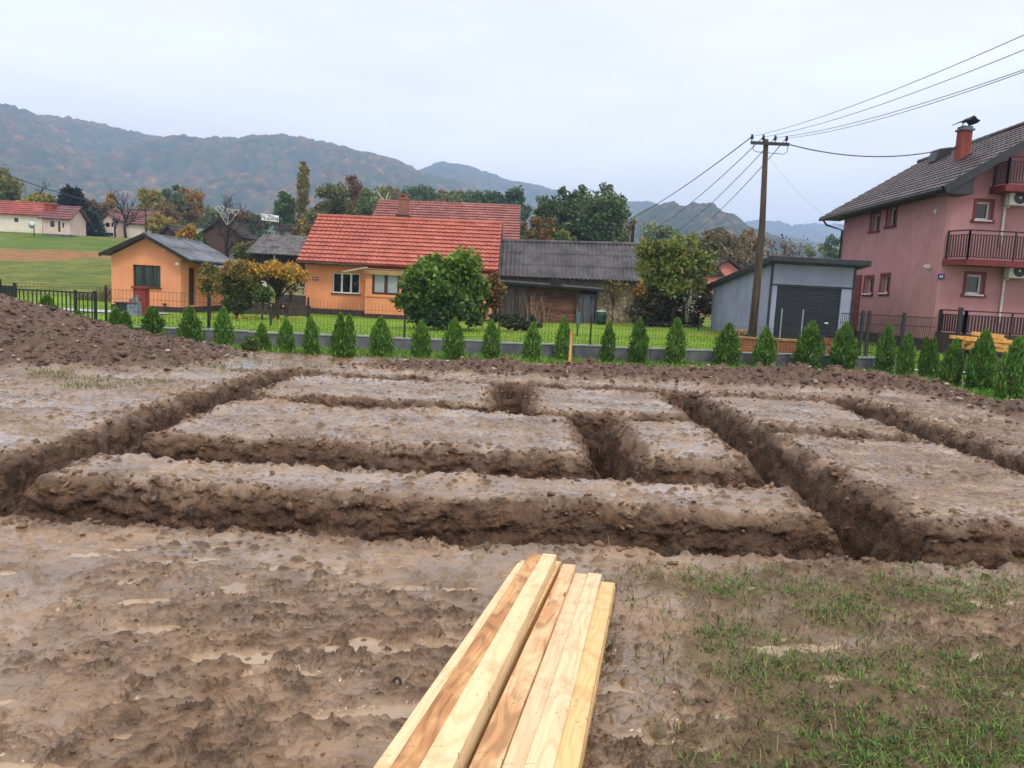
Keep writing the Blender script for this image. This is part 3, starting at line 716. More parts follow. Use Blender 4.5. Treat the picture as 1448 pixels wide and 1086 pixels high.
# ------------------------------------------------------------------ main orange house with red tiles
x0, x1, yf, yb, zb, zt = -12.45, -1.25, 45.5, 53.4, -0.55, 2.62
t = thing("tiled_house", "orange single storey house with bright red tiled roof and three part white window", "house", (x0, yf, zb))
O = np.array([x0, yf, zb]); xm = at(516, 420, 44.8)[0]
ow = rect(470, 386, 509, 415, yf, O)
wall(t, O, X1, Y1, xm - x0, zt - zb, [ow], ORANGE2)
window(t, O, X1, Y1, ow, WHITE, GLASS_D, 3, 0.08, 0.075, sill=mat("brown_sill_main", S(84, 50, 40), S(66, 40, 34), 0.6))
Ob = np.array([xm, 44.8, zb]); wb = rect(526, 384, 565, 417, 44.8, Ob); wb2 = (wb[1] + 0.6, wb[1] + 1.9, wb[2], wb[3])
wall(t, Ob, X1, Y1, x1 - xm, zt - zb - 0.2, [wb, wb2], ORANGE2)
window(t, Ob, X1, Y1, wb, mat("oxblood_frame", S(86, 38, 34), S(66, 30, 28), 0.6), GLASS_C, 2, 0.10, 0.13, label="window with oxblood frame and pale curtains")
window(t, Ob, X1, Y1, wb2, WHITE, GLASS_C, 2, 0.10, 0.08)
l = MB(); l.obox(Ob, X1, Y1, -0.03, 6, wb[2] - 0.14, wb[2] - 0.03, -0.06, -0.004); l.build("ledge", stucco("pale_orange", S(224, 156, 104), 0.1), t)
wall(t, (xm, yf, zb), -Y1, X1, yf - 44.8, zt - zb - 0.2, [], ORANGE2)
rz, ry_, ez, ey = 5.58, 49.3, 2.66, 44.75
wall(t, (x1, 44.8, zb), Y1, -X1, 8.6, zt - zb, [], ORANGE2, gable=(4.4, rz - zb)); wall(t, (x0, yb, zb), -Y1, X1, 7.9, zt - zb, [], ORANGE2, gable=(4.0, rz - zb)); wall(t, (x1, yb, zb), -X1, -Y1, x1 - x0, zt - zb, [], ORANGE2)
p = MB(); p.box(x0 - 0.03, xm - 0.04, yf - 0.04, yb, zb - 0.3, zb + 0.58); p.box(xm - 0.03, x1 + 0.03, 44.76, yb + .003, zb - 0.3, zb + 0.45); p.build("plinth", PLINTH, t)
r = MB(); L0, L1 = x0 - 0.30, x1 + 0.12
roof_slope(r, (L0, ey, ez), (L1, ey, ez + 0.02), (L0 + 0.0, ry_, rz), (L1, ry_, rz + 0.08), "tile", 0.45, 0.30)
roof_slope(r, (L0, yb + 0.6, ez), (L1, yb + 0.6, ez), (L0, ry_, rz), (L1, ry_, rz + 0.08), "tile", 0.36, 0.25)
ridge_cap(r, (L0, ry_, rz + 0.12), (L1, ry_, rz + 0.20), 0.13, 0.38)
ro = r.build("roof", TILE_R, t)
g = MB(); g.tube([(L0 + 0.05, ey - 0.06, ez - 0.03), (xm - .1, ey - 0.06, ez - 0.03)], 0.06, 6); g.tube([(x0 + 0.06, ey - 0.04, ez - 0.05), (x0 - 0.04, yf - 0.12, ez - 0.45), (x0 - 0.04, yf - 0.12, zb + 0.1)], 0.05, 6); g.build("gutter", mat("dark_brown_metal", S(48, 34, 32), S(38, 28, 28), 0.5), t)
b_ = MB(); b_.box(xm - 0.06, x1, 44.62, 44.79, 2.16, 2.40); b_.build("beam", mat("pale_beam", S(170, 138, 92), S(140, 112, 76), 0.85, 5), t)
a_ = MB(); a_.beam((xm - 1.1, 44.1, 2.22), (xm + 0.2, 44.1, 2.52), 0.7, 0.04); a_.build("awning", WHITE, t)
fb = MB(); fb.beam((L1 + 0.02, ey, ez), (L1 + 0.02, ry_, rz + 0.06), 0.05, 0.2); fb.beam((L1 + 0.02, ry_, rz + 0.06), (L1 + 0.02, yb + .6, ez), 0.05, 0.2); fb.build("bargeboard", mat("tarred_board", S(40, 34, 34), S(28, 24, 24), 0.8), ro)
pq = at(446, 394, yf); hb = MB(); hb.box(pq[0] - .16, pq[0] + .16, yf - .03, yf - .003, pq[2] - .1, pq[2] + .1); hpl = hb.build("house_plaque", mat("plaque_frame", S(70, 66, 74), S(60, 56, 64), 0.5), t)
hb = MB(); hb.box(pq[0] - .12, pq[0] + .12, yf - .04, yf - .031, pq[2] - .05, pq[2] + .05); hb.build("plaque_face", mat("plaque_pale", S(170, 170, 180), S(150, 150, 160), 0.5), hpl)
cq = at(570.5, 300, 50.4); ch = MB(); cw = 0.30
ch.box(cq[0] - cw - .1, cq[0] + cw + .1, 50.0, 50.8, 4.6, 6.05); ch.box(cq[0] - cw, cq[0] + cw, 50.1, 50.7, 6.05, 7.05); ch.box(cq[0] - cw - .04, cq[0] + cw + .04, 50.06, 50.74, 7.05, 7.15)
for s in (-1, 1): ch.box(cq[0] + s * 0.2 - .08, cq[0] + s * .2 + .08, 50.1, 50.7, 7.15, 7.32)
ch.box(cq[0] - cw - .04, cq[0] + cw + .04, 50.06, 50.74, 7.32, 7.40); chm = ch.build("chimney", BRICK, ro)
ch = MB(); ch.box(cq[0] - cw - .14, cq[0] + cw + .14, 49.96, 50.84, 6.0, 6.09); ch.build("chimney_band", DGREY, chm)

# ------------------------------------------------------------------ second red roofed house behind it
x0, x1, yf, yb = -11.3, -0.35, 58.5, 69.5
t = thing("rear_house", "house showing only its broad old red tiled roof above the orange house's ridge", "house", (x0, yf, 0))
for O, U, I, W in (((x0, yf, 0), X1, Y1, x1 - x0), ((x1, yb, 0), -X1, -Y1, x1 - x0)): wall(t, O, U, I, W, 5.2, [], CREAM)
wall(t, (x1, yf, 0), Y1, -X1, yb - yf, 5.2, [], CREAM, gable=(5.5, 8.2)); wall(t, (x0, yb, 0), -Y1, X1, yb - yf, 5.2, [], CREAM, gable=(5.5, 8.2))
r = MB()
roof_slope(r, (x0 - 0.3, 57.9, 5.0), (x1 + 0.35, 57.9, 5.1), (x0 - 0.3, 64, 8.22), (x1 + 0.3, 64, 8.34), "tile", 0.48, 0.30)
roof_slope(r, (x0 - 0.3, 70.1, 5.0), (x1 + 0.35, 70.1, 5.1), (x0 - 0.3, 64, 8.22), (x1 + 0.3, 64, 8.34), "tile", 0.48, 0.30)
ridge_cap(r, (x0 - .3, 64, 8.32), (x1 + .3, 64, 8.44), 0.13, 0.4); ro = r.build("roof", TILE_O, t)
fb = MB(); fb.beam((x1 + 0.38, 57.85, 5.05), (x1 + 0.34, 64, 8.36), 0.05, 0.22); fb.build("bargeboard", DGREY, ro)
v_ = MB(); v_.beam(at(545, 286, 64.5), at(541, 270, 64.5) + np.array([-.5, 0, 0]), 0.05, 0.05); v_.beam(at(545, 286, 64.5), at(549, 272, 64.5), 0.04, 0.04); v_.build("aerial", WHITE, t)

# ------------------------------------------------------------------ long barn with corrugated roof
x0, x1, yf, yb, zb = -1.05, 7.25, 46.4, 52.0, -0.4
t = thing("stone_barn", "long low stone barn under a dark grey corrugated roof", "barn", (x0, yf, zb))
PLAS = mat("old_plaster", S(156, 144, 124), S(124, 112, 96), 0.9, 2, S(96, 84, 70), 1, streak=0.4)
xs_ = at(848, 440, yf)[0]
wall(t, (x0, yf, zb), X1, Y1, xs_ - x0, 2.95, [], PLAS); wall(t, (xs_, yf, zb), X1, Y1, x1 - xs_, 2.95, [], STONE, label="rubble stone wall overgrown with yellow vine")
wall(t, (x1, yf, zb), Y1, -X1, yb - yf, 2.95, [], STONE, gable=(2.8, 5.05)); wall(t, (x0, yb, zb), -Y1, X1, yb - yf, 2.95, [], PLAS, gable=(2.8, 5.05)); wall(t, (x1, yb, zb), -X1, -Y1, x1 - x0, 2.95, [], PLAS)
r = MB()
roof_slope(r, (x0 - .12, 45.85, 2.42), (x1 + .12, 45.85, 2.50), (x0 - .12, 49.1, 4.62), (x1 + .32, 49.1, 4.80), "corr", 1.25, 0.26, 0.05, 0.05)
roof_slope(r, (x0 - .12, 52.5, 2.42), (x1 + .12, 52.5, 2.50), (x0 - .12, 49.1, 4.62), (x1 + .32, 49.1, 4.80), "corr", 1.25, 0.26, 0.05, 0.05)
ridge_cap(r, (x0 - .1, 49.1, 4.7), (x1 + .3, 49.1, 4.9), 0.12, 0.9); r.build("roof", FIBRE, t)
dp = MB(); q = at(897, 440, 46.25); dp.tube([(q[0], 46.3, 2.5), (q[0], 46.3, -0.2)], 0.05, 6); dp.build("downpipe", mat("zinc", S(96, 98, 104), S(80, 82, 88), 0.5), t)
# brick annex at its end
t = thing("brick_annex", "low red brick annex wall at the end of the stone barn, overhung by yellow leaves", "wall", (x1 + .1, 46.2, zb))
b_ = MB(); b_.box(x1 + 0.06, x1 + 1.5, 46.2, 48.5, zb, 2.1); b_.build("masonry", BRICK, t); b_ = MB(); b_.beam((x1 + .02, 47.3, 2.22), (x1 + 1.7, 47.3, 1.98), 2.7, 0.06); b_.build("roof_sheet", FIBRE, t)

# ------------------------------------------------------------------ plank shed in front of the barn
x0, x1, yf, yb, zb = -0.80, 4.60, 44.0, 46.2, -0.35
t = thing("plank_shed", "tumbledown plank shed with flat sagging roof leaning on the barn", "shed", (x0, yf, zb))
zt = 1.92
def boards(mb, u0, u1, v0, v1, vertical, w, y, gap=0.015, jit=0.05, rr=random):
    if vertical:
        u = u0
        while u < u1 - 0.02:
            ww = min(w * rr.uniform(.75, 1.2), u1 - u); mb.box(u, u + ww - gap, y - rr.uniform(0, .03), y + 0.03, v0 + rr.uniform(0, jit), v1 - rr.uniform(0, jit)); u += ww
    else:
        v = v0
        while v < v1 - 0.02:
            ww = min(w * rr.uniform(.75, 1.2), v1 - v); mb.box(u0 - rr.uniform(0, jit), u1 + rr.uniform(0, jit), y - rr.uniform(0, .05), y + 0.03, v, v + ww - gap); v += ww
xa, xb_ = at(745, 430, yf)[0], at(817, 430, yf)[0]
b_ = MB(); boards(b_, x0, xa, zb, zt, True, 0.2, yf); b_.build("board_wall", mat("dark_boards", S(74, 64, 58), S(38, 32, 31), .85, 3, S(104, 102, 104), 1.2, (.55, .8), stretch=(6, 6, .6), island=.4), t, label="dark vertical board wall")
b_ = MB(); boards(b_, xa + .02, xb_ - .02, zb, zt - 0.05, False, 0.21, yf + 0.35); b_.build("plank_wall", DWOODH, t, label="reddish horizontal plank wall")
b_ = MB(); boards(b_, xb_ + 0.08, x1 - 0.12, zb, zt - 0.25, True, 0.18, yf + 0.02); dr = b_.build("door", mat("grey_boards", S(92, 94, 104), S(52, 54, 62), 0.8, 4, stretch=(6, 6, 0.5), island=0.3), t, label="grey board door")
for xx_ in (x0, xa, xb_, x1): b_ = MB(); b_.box(xx_ - .06, xx_ + .06, yf + 0.06, yf + 0.18, zb, zt); b_.build("post", DWOOD, t)
b_ = MB(); b_.box(x1 - .05, x1, yf + .19, yb, zb, zt - .1); b_.box(x0, x0 + .05, yf + .19, yb, zb, zt - .1); b_.box(x0 + .06, x1 - .06, yb - .06, yb, zb, zt - .1); b_.build("side_wall", DWOOD, t)
b_ = MB(); b_.hexa([(x0 - .25, yf - .35, 1.98), (x1 + .3, yf - .35, 1.84), (x1 + .3, yb + .1, 2.06), (x0 - .25, yb + .1, 2.22), (x0 - .25, yf - .35, 2.10), (x1 + .3, yf - .35, 1.93), (x1 + .3, yb + .1, 2.15), (x0 - .25, yb + .1, 2.32)])
ro = b_.build("roof", mat("tar_paper", S(40, 34, 34), S(26, 22, 22), 0.9, 3), t)
b_ = MB(); b_.beam((x0 - .2, yf - .2, 2.15), (x1 + .2, yf - .2, 1.99), 0.3, 0.05); b_.build("roof_sheet", FIBRE_L, ro)
q = at(786, 402, yf - .3); b_ = MB(); b_.box(q[0] - .3, q[0] + .3, yf - .4, yf - .05, q[2] - .15, q[2] + .28); b_.build("roof_box", mat("black_box", S(24, 22, 24), S(18, 16, 18), 0.7), ro)
bq = at(848, 419, yf); b_ = MB(); b_.beam((bq[0] - .5, yf - .08, bq[2] - .02), (bq[0] + .4, yf - .08, bq[2] + .06), 0.05, 0.08); b_.build("bar", DWOOD, t)
# brushwood and sticks leaning on the shed
t = thing("brushwood", "bundle of pale dry sticks leaning on the shed's plank wall", "sticks", (xa + .5, yf, zb))
b_ = MB()
for k in range(26):
    xx_ = xa + random.uniform(.1, 1.15); b_.tube([(xx_ + random.uniform(-.1, .1), yf - random.uniform(.15, .5), zb), (xx_ + random.uniform(-.15, .15), yf - .1, zb + .8), (xx_ + random.uniform(-.3, .3), yf + .02, random.uniform(.9, 1.6))], [.025, .02, .008], 4)
b_.build("sticks", mat("dry_sticks", S(150, 124, 96), S(92, 76, 60), 0.9, 5, island=.3), t)

# ------------------------------------------------------------------ old timber barn with grey roof, west of the tiled house
t = thing("timber_barn", "black timber barn with weathered grey corrugated roof behind the orange leaved tree", "barn", tuple(at(360, 400, 60)))
a = at(358, 356, 58); b = at(436, 356, 58); x0, x1 = a[0], b[0] + 3; zt = a[2]; rzz = at(380, 332, 61)[2]
b_ = MB(); boards(b_, x0, x1, -0.2, zt, True, 0.3, 58.3); b_.box(x0, x0 + .1, 58.4, 63.8, -.2, zt); b_.box(x1 - .1, x1, 58.4, 63.8, -.2, zt); b_.box(x0 + .11, x1 - .11, 63.7, 63.8, -.2, zt)
b_.add([(x0, 58.4, zt), (x0, 63.8, zt), (x0, 61, rzz)], [(0, 1, 2)]); b_.build("board_wall", mat("black_boards", S(48, 42, 42), S(28, 25, 26), 0.9, 3, stretch=(6, 6, .6), island=.4), t)
r = MB(); roof_slope(r, (x0 - .4, 57.7, zt - .15), (x1 + .3, 57.7, zt - .15), (x0 - .15, 61, rzz), (x1 + .3, 61, rzz), "corr", 1.2, 0.3, .05, .05); roof_slope(r, (x0 - .4, 64.3, zt - .15), (x1 + .3, 64.3, zt - .15), (x0 - .15, 61, rzz), (x1 + .3, 61, rzz), "corr", 1.2, 0.3, .05, .05)
r.build("roof", mat("lichened_sheets", S(112, 110, 112), S(70, 68, 70), 0.85, 2, S(50, 48, 50), 1, streak=.5), t)
q = at(387, 376, 58); b_ = MB(); b_.box(q[0] - .05, q[0] + .05, 58.1, 58.2, q[2] - 1, q[2] + .9); b_.build("pale_batten", WHITE, t)

# ------------------------------------------------------------------ grey garage
GREYP = mat("grey_panels", S(148, 153, 182), S(134, 139, 168), 0.5, 1, S(122, 126, 150), 0.7, streak=.12)
x0, x1, yf, yb, zb = 10.12, 13.42, 31.0, 40.0, -0.05
t = thing("garage", "modern grey panel garage with anthracite roller shutter and monopitch roof", "garage", (x0, yf, zb))
O = np.array([x0, yf, zb]); od = (0.26, 2.84, 0.0, 2.42)
wall(t, O, X1, Y1, x1 - x0, 3.34, [od], GREYP, th=.16)
mbw = MB(); mbw.add([(x0, yf, zb), (x0, yb, zb), (x0, yb, 2.28), (x0, yf, 3.29)], [(0, 3, 2, 1)]); mbw.add([(x1, yf, zb), (x1, yb, zb), (x1, yb, 2.28), (x1, yf, 3.29)], [(0, 1, 2, 3)]); mbw.add([(x0, yb, zb), (x1, yb, zb), (x1, yb, 2.28), (x0, yb, 2.28)], [(0, 3, 2, 1)]); mbw.build("side_wall", GREYP, t)
b_ = MB(); b_.hexa([(x0 - .30, yf - .65, 3.30), (x1 + .32, yf - .65, 3.28), (x1 + .32, yb + .3, 2.26), (x0 - .30, yb + .3, 2.27), (x0 - .30, yf - .65, 3.52), (x1 + .32, yf - .65, 3.50), (x1 + .32, yb + .3, 2.44), (x0 - .30, yb + .3, 2.45)]); b_.build("roof", DGREY, t, bevel=.02)
b_ = MB(); z = zb
sh = mat("anthracite_shutter", S(35, 40, 53), S(28, 33, 44), 0.4, 2)
for k in range(24): b_.box(x0 + od[0] + .01, x0 + od[1] - .01, yf + .10 - (.012 if k % 2 else 0), yf + .15, zb + .1008 * k, zb + .1008 * (k + 1) - .012)
shu = b_.build("shutter", sh, t)
b_ = MB(); hq = at(1169, 457, yf); b_.box(hq[0] - .07, hq[0] + .07, yf + .04, yf + .086, hq[2] - .03, hq[2] + .03); b_.build("handle", WHITE, shu)
b_ = MB(); k = -.035
b_.box(x0 - .035, x0 + .05, yf - .03, yf - .003, zb, 3.28); b_.box(x1 - .05, x1 + .035, yf - .03, yf - .003, zb, 3.28); b_.box(x0 + .05, x1 - .05, yf - .03, yf - .003, zb + 2.43, zb + 2.49); b_.box(x0 - .035, x0 - .004, yf - .003, yf + .05, zb, 3.2)
b_.build("trim", DGREY, t)
b_ = MB(); b_.box(x0 - .05, x1 + .05, yf - .08, yb, zb - .25, zb + .06); b_.build("plinth", PLINTH, t)
# timber bits in front of garage side wall
t = thing("firewood_stack", "small stack of split logs against the grey garage side wall", "firewood", tuple(at(1046, 466, 30.3)))
b_ = MB(); q = at(1046, 470, 30.3)
for k in range(12):
    xx_ = q[0] + (k % 4 - 1.5) * .19 + random.uniform(-.02, .02); zz = 0.08 + (k // 4) * .2; b_.tube([(xx_, 30.0, zz), (xx_, 30.6, zz + .02)], .095, 7)
b_.build("logs", mat("log_ends", S(176, 140, 92), S(120, 90, 60), .9, 6, island=.3), t)

# ------------------------------------------------------------------ pink two storey house
x0, x1, yf, yb, zb = 16.20, 25.4, 30.0, 39.3, -0.05
t = thing("pink_house", "two storey pink rendered house with brown tiled gable roof and balconies", "house", (x0, yf, zb))
def orect_x(pa, pb):  # on the west wall: far edge px, near edge px
    a = onx(pa[0], pa[1], x0); b = onx(pb[0], pb[1], x0); return (yb - a[1], yb - b[1], min(a[2], b[2]) - zb, max(a[2], b[2]) - zb)
Ow = np.array([x0, yb, zb]); Uw = -Y1
wops = []
for (pxa, pxb, pyt, pyb) in ((1232, 1243, 303, 326), (1255, 1267, 294, 319), (1223, 1234, 392, 415), (1246, 1257, 389, 414)):
    a = onx((pxa + pxb) / 2, pyt, x0); b = onx((pxa + pxb) / 2, pyb, x0)
    ya, yb2 = onx(pxa, (pyt + pyb) / 2, x0)[1], onx(pxb, (pyt + pyb) / 2, x0)[1]
    wops.append((yb - ya, yb - yb2, b[2] - zb, a[2] - zb))
wall(t, Ow, Uw, X1, yb - yf, 6.1 - zb, wops, PINK, th=.28)
for k, o in enumerate(wops): window(t, Ow, Uw, X1, o, WHITE, GLASS_D, 1, .2, .06, sill=WHITE if k > 1 else REDTRIM, trim=REDTRIM, tw=.10)
Of = np.array([x0, yf, zb]); f1 = rect(1380, 285, 1401, 311, yf, Of); f2 = rect(1366, 388, 1389, 416, yf, Of)
GX_, GZ = 20.6, 9.25
wall(t, Of, X1, Y1, x1 - x0, 6.1 - zb, [f1, f2], PINK, th=.28, gable=(GX_ - x0, GZ - zb))
for o in (f1, f2): window(t, Of, X1, Y1, o, WHITE, GLASS_D, 1, .14, .075, sill=WHITE, trim=REDTRIM, tw=.11)
wall(t, (x1, yf, zb), Y1, -X1, yb - yf, 6.1 - zb, [], PINK); wall(t, (x1, yb, zb), -X1, -Y1, x1 - x0, 6.1 - zb, [], PINK, gable=(x1 - 20.3, 9.0 - zb))
p = MB(); p.box(x0 - .04, x1, yf - .04, yb, zb - .3, zb + .62); p.build("plinth", PLINTH, t)
r = MB(); e0, e1 = (15.3, 40.1, 5.98), (15.62, 29.1, 6.18); r0, r1 = (20.0, 40.1, 8.95), (20.75, 29.1, 9.50)
roof_slope(r, e0, e1, r0, r1, "tile", 0.36, 0.26, .09, .012); roof_slope(r, (26.2, 40.1, 5.98), (26.2, 29.1, 6.18), r0, r1, "tile", 0.36, 0.3, .09, .03)
ridge_cap(r, (20.0, 40.1, 9.1), (20.75, 29.1, 9.65), .13, .4); ro = r.build("roof", TILE_B, t)
# snow guards: rows of little metal tabs
E0, E1, Q0, Q1 = [np.array(p, float) for p in (e0, e1, r0, r1)]; sg0 = None
for (fr, n_) in ((.16, 34), (.24, 30)):
    for k in range(n_):
        u_ = (k + .5 * (fr > .2)) / n_; p = (E0 * (1 - u_) + E1 * u_) * (1 - fr) + (Q0 * (1 - u_) + Q1 * u_) * fr + np.array([0, 0, .14])
        if sg0 is None: sg = MB(); sg.box(p[0] - .02, p[0] + .02, p[1] - .045, p[1] + .045, p[2] - .03, p[2] + .045); sg0 = sg.build("snow_guard", DGREY, ro); sp0 = p
        else: c_ = sg0.copy(); COL.objects.link(c_); c_.parent = ro; c_.location = tuple(p - sp0)
fb = MB(); fb.beam((15.55, 29.05, 6.14), (20.75, 29.05, 9.48), .05, .30); fb.beam((20.75, 29.05, 9.48), (26.2, 29.05, 6.12), .05, .30); fb.build("bargeboard", DGREY, ro)
fb = MB(); fb.hexa([(15.66, 29.1, 6.02), (16.62, 29.1, 6.02), (16.62, 29.95, 6.02), (15.66, 29.95, 6.02), (15.66, 29.1, 6.12), (16.62, 29.1, 6.70), (16.62, 29.95, 6.70), (15.66, 29.95, 6.12)]); fb.build("eave_box", DGREY, ro)
gt = MB(); gt.tube([(15.24, 40.0, 5.98), (15.55, 29.2, 6.18)], .075, 8); gt.tube([(15.3, 39.7, 5.95), (15.45, 39.6, 5.7), (16.1, 39.2, 5.45), (16.1, 39.2, 0)], .055, 6); gt.build("gutter", DGREY, ro)
sf = MB(); sf.add([(15.3, 40, 5.96), (15.62, 29.1, 6.16), (16.25, 29.1, 6.16), (16.25, 40, 5.96)], [(0, 1, 2, 3)]); sf.build("soffit", mat("soffit", S(60, 46, 46), S(48, 38, 38), .8), ro)
cq = at(1364, 190, 33); ch = MB(); cx, cy = cq[0], 33.0; ch.box(cx - .21, cx + .21, cy - .21, cy + .21, 7.4, 9.12); chm = ch.build("chimney", mat("red_chimney", S(142, 66, 52), S(112, 52, 42), .8, 3, streak=.4), ro)
ch = MB(); ch.box(cx - .27, cx + .27, cy - .27, cy + .27, 9.12, 9.19); ch.box(cx - .21, cx + .21, cy - .21, cy + .21, 9.19, 9.30); ch.build("chimney_cap", CONC, chm)
ch = MB()
for s in (-1, 1): ch.tube([(cx + s * .12, cy, 9.3), (cx + s * .12, cy, 9.52)], .02, 5)
pr = [(x_ * .78, z_ * .8) for x_, z_ in [(-.52, -.12), (-.4, -.06), (-.2, .05), (-.02, .06), (.1, .20), (.22, .26), (.32, .16), (.42, .08), (.52, .04)]]
for (a, za), (b, zb2) in zip(pr, pr[1:]):
    th0 = .03 if a < 0 else .16; th1 = .03 if b < 0.05 else (.16 if b < .4 else .05)
    ch.hexa([(cx + a, cy - .2, 9.5 + za - th0), (cx + b, cy - .3, 9.5 + zb2 - th1), (cx + b, cy + .3, 9.5 + zb2 - th1), (cx + a, cy + .3, 9.5 + za - th0), (cx + a, cy - .2, 9.5 + za), (cx + b, cy - .3, 9.5 + zb2), (cx + b, cy + .3, 9.5 + zb2), (cx + a, cy + .3, 9.5 + za)])
ch.build("chimney_cowl", mat("black_sheet", S(22, 22, 26), S(16, 16, 20), .4), chm)
ch = MB(); fz = 7.62; ch.hexa([(cx - .28, cy - .26, 7.55), (cx + .28, cy - .26, 7.90), (cx + .28, cy + .26, 7.88), (cx - .28, cy + .26, 7.53), (cx - .25, cy - .24, 7.90), (cx + .25, cy - .24, 8.24), (cx + .25, cy + .24, 8.22), (cx - .25, cy + .24, 7.88)]); ch.build("flashing", DGREY, chm)
vq = at(1327, 219, 37); vt = MB(); vt.hexa([(vq[0] - .35, 36.6, vq[2] - .35), (vq[0] + .4, 36.6, vq[2] - .2), (vq[0] + .4, 37.3, vq[2] - .2), (vq[0] - .35, 37.3, vq[2] - .35), (vq[0] - .2, 36.6, vq[2] + .2), (vq[0] + .35, 36.6, vq[2] + .3), (vq[0] + .35, 37.3, vq[2] + .3), (vq[0] - .2, 37.3, vq[2] + .2)]); vt.build("roof_hatch", DGREY, ro)
IRON = mat("dark_iron", S(44, 26, 28), S(32, 20, 22), .5)
def rail(parent, pts, z0, z1, mt, name="railing", step=.105, w=.045, post=.06):
    mb = MB()
    for (a, b) in zip(pts, pts[1:]):
        a = np.array(a, float); b = np.array(b, float); L = np.linalg.norm(b - a); n = max(1, int(L / step)); A3 = lambda q, z: np.array([q[0], q[1], z])
        mb.beam(A3(a, z1), A3(b, z1), .07, .045); mb.beam(A3(a, z1 - .16), A3(b, z1 - .16), .03, .03); mb.beam(A3(a, z0 + .08), A3(b, z0 + .08), .03, .03)
        for k in range(1, n):
            q = a + (b - a) * k / n; dq = (b - a) / L * w / 2
            mb.beam(A3(q - dq, (z0 + z1) / 2 - .04), A3(q + dq, (z0 + z1) / 2 - .04), .02, z1 - z0 - .26)
        for q in (a, b): mb.box(q[0] - post / 2, q[0] + post / 2, q[1] - post / 2, q[1] + post / 2, z0, z1 + .01)
        if L > 2.5:
            for k in range(1, int(L / 1.6)):
                q = a + (b - a) * k / int(L / 1.6); mb.box(q[0] - .025, q[0] + .025, q[1] - .025, q[1] + .025, z0, z1)
    return mb.build(name, mt, parent)
bz = 3.60
sl = MB(); P = [(16.26, 29.98), (16.62, 29.0), (25.3, 29.0), (25.3, 29.98)]
sl.add([(a, b, bz - .16) for a, b in P] + [(a, b, bz + .06) for a, b in P], [(3, 2, 1, 0), (4, 5, 6, 7), (0, 1, 5, 4), (1, 2, 6, 5), (2, 3, 7, 6), (3, 0, 4, 7)]); bal = sl.build("balcony", REDTRIM, t)
rail(bal, [(16.34, 29.9), (16.68, 29.08), (25.2, 29.08)], bz + .06, bz + 1.12, IRON)
uz = at(1428, 262, 29)[2]; ux = at(1424, 250, 29)[0]
sl = MB(); sl.box(ux, 23.6, 29.0, 29.98, uz - .2, uz + .04); bal2 = sl.build("balcony", REDTRIM, t); rail(bal2, [(ux + .08, 29.9), (ux + .08, 29.08), (23.5, 29.08)], uz + .04, uz + 1.05, IRON)
sl = MB(); P = [(16.3, 29.97), (16.6, 28.6), (25.3, 28.6), (25.3, 29.97)]
sl.add([(a, b, -.2) for a, b in P] + [(a, b, .88) for a, b in P], [(3, 2, 1, 0), (4, 5, 6, 7), (0, 1, 5, 4), (1, 2, 6, 5), (2, 3, 7, 6), (3, 0, 4, 7)]); ter = sl.build("terrace", PLINTH, t)
rail(ter, [(16.4, 29.9), (16.68, 28.7), (25.2, 28.7)], .88, 1.74, mat("dark_brown_rail", S(40, 28, 28), S(28, 20, 20), .6), step=.12, w=.07, post=.09)
ACW = mat("ac_white", S(206, 206, 200), S(190, 190, 184), .45)
for (px, py) in ((1437, 383), (1438, 280)):
    q = at(px, py, 29.6); a_ = MB(); a_.box(q[0] - .32, q[0] + .45, 29.5, 29.82, q[2] - .28, q[2] + .28); a_.box(q[0] - .28, q[0] - .22, 29.6, 29.98, q[2] - .36, q[2] - .29); ac = a_.build("air_conditioner", ACW, t, bevel=.02)
    a_ = MB(); a_.tube([(q[0] + .06, 29.497, q[2]), (q[0] + .06, 29.485, q[2])], .23, 20); fan_ = a_.build("fan_grille", DGREY, ac)
    a_ = MB(); a_.tube([(q[0] + .06, 29.484, q[2]), (q[0] + .06, 29.47, q[2])], .05, 12); a_.build("fan_hub", ACW, fan_)
    a_ = MB(); a_.tube([(q[0] - .2, 29.93, q[2] - .3), (q[0] - .2, 29.93, q[2] - (2.0 if py > 300 else 1.7))], .045, 8); a_.build("conduit", ACW, ac)
q = at(1331, 391, 29.97); a_ = MB(); a_.box(q[0] - .12, q[0] + .12, 29.95, 29.992, q[2] - .1, q[2] + .1); hp_ = a_.build("house_number", mat("blue_enamel", S(40, 48, 120), S(34, 42, 108), .3), t)
a_ = MB()
for (dx, w_) in ((-.05, .04), (.03, .05)): a_.box(q[0] + dx - w_ / 2, q[0] + dx + w_ / 2, 29.944, 29.949, q[2] - .045, q[2] + .045)
a_.build("numeral", WHITE, hp_)
q = onx(1314, 377, x0); a_ = MB(); a_.box(x0 - .14, x0 + .0, q[1] - .05, q[1] + .05, q[2] - .04, q[2] + .04); a_.tube([(x0 - .10, q[1] - .12, q[2]), (x0 - .10, q[1] + .10, q[2])], [.10, .07], 10); a_.build("floodlight", WHITE, t)
q = onx(1324, 299, x0); a_ = MB(); a_.tube([(x0 - .06, q[1], q[2]), (x0 + .0, q[1], q[2])], .09, 10); a_.build("vent", ACW, t)
# garage-side doorway frame on the west wall
a = onx(1212, 392, x0); b_ = MB(); b_.box(x0 - .04, x0 + .02, a[1] - .55, a[1] + .55, zb, a[2] + .1); b_.build("side_door", REDTRIM, t)
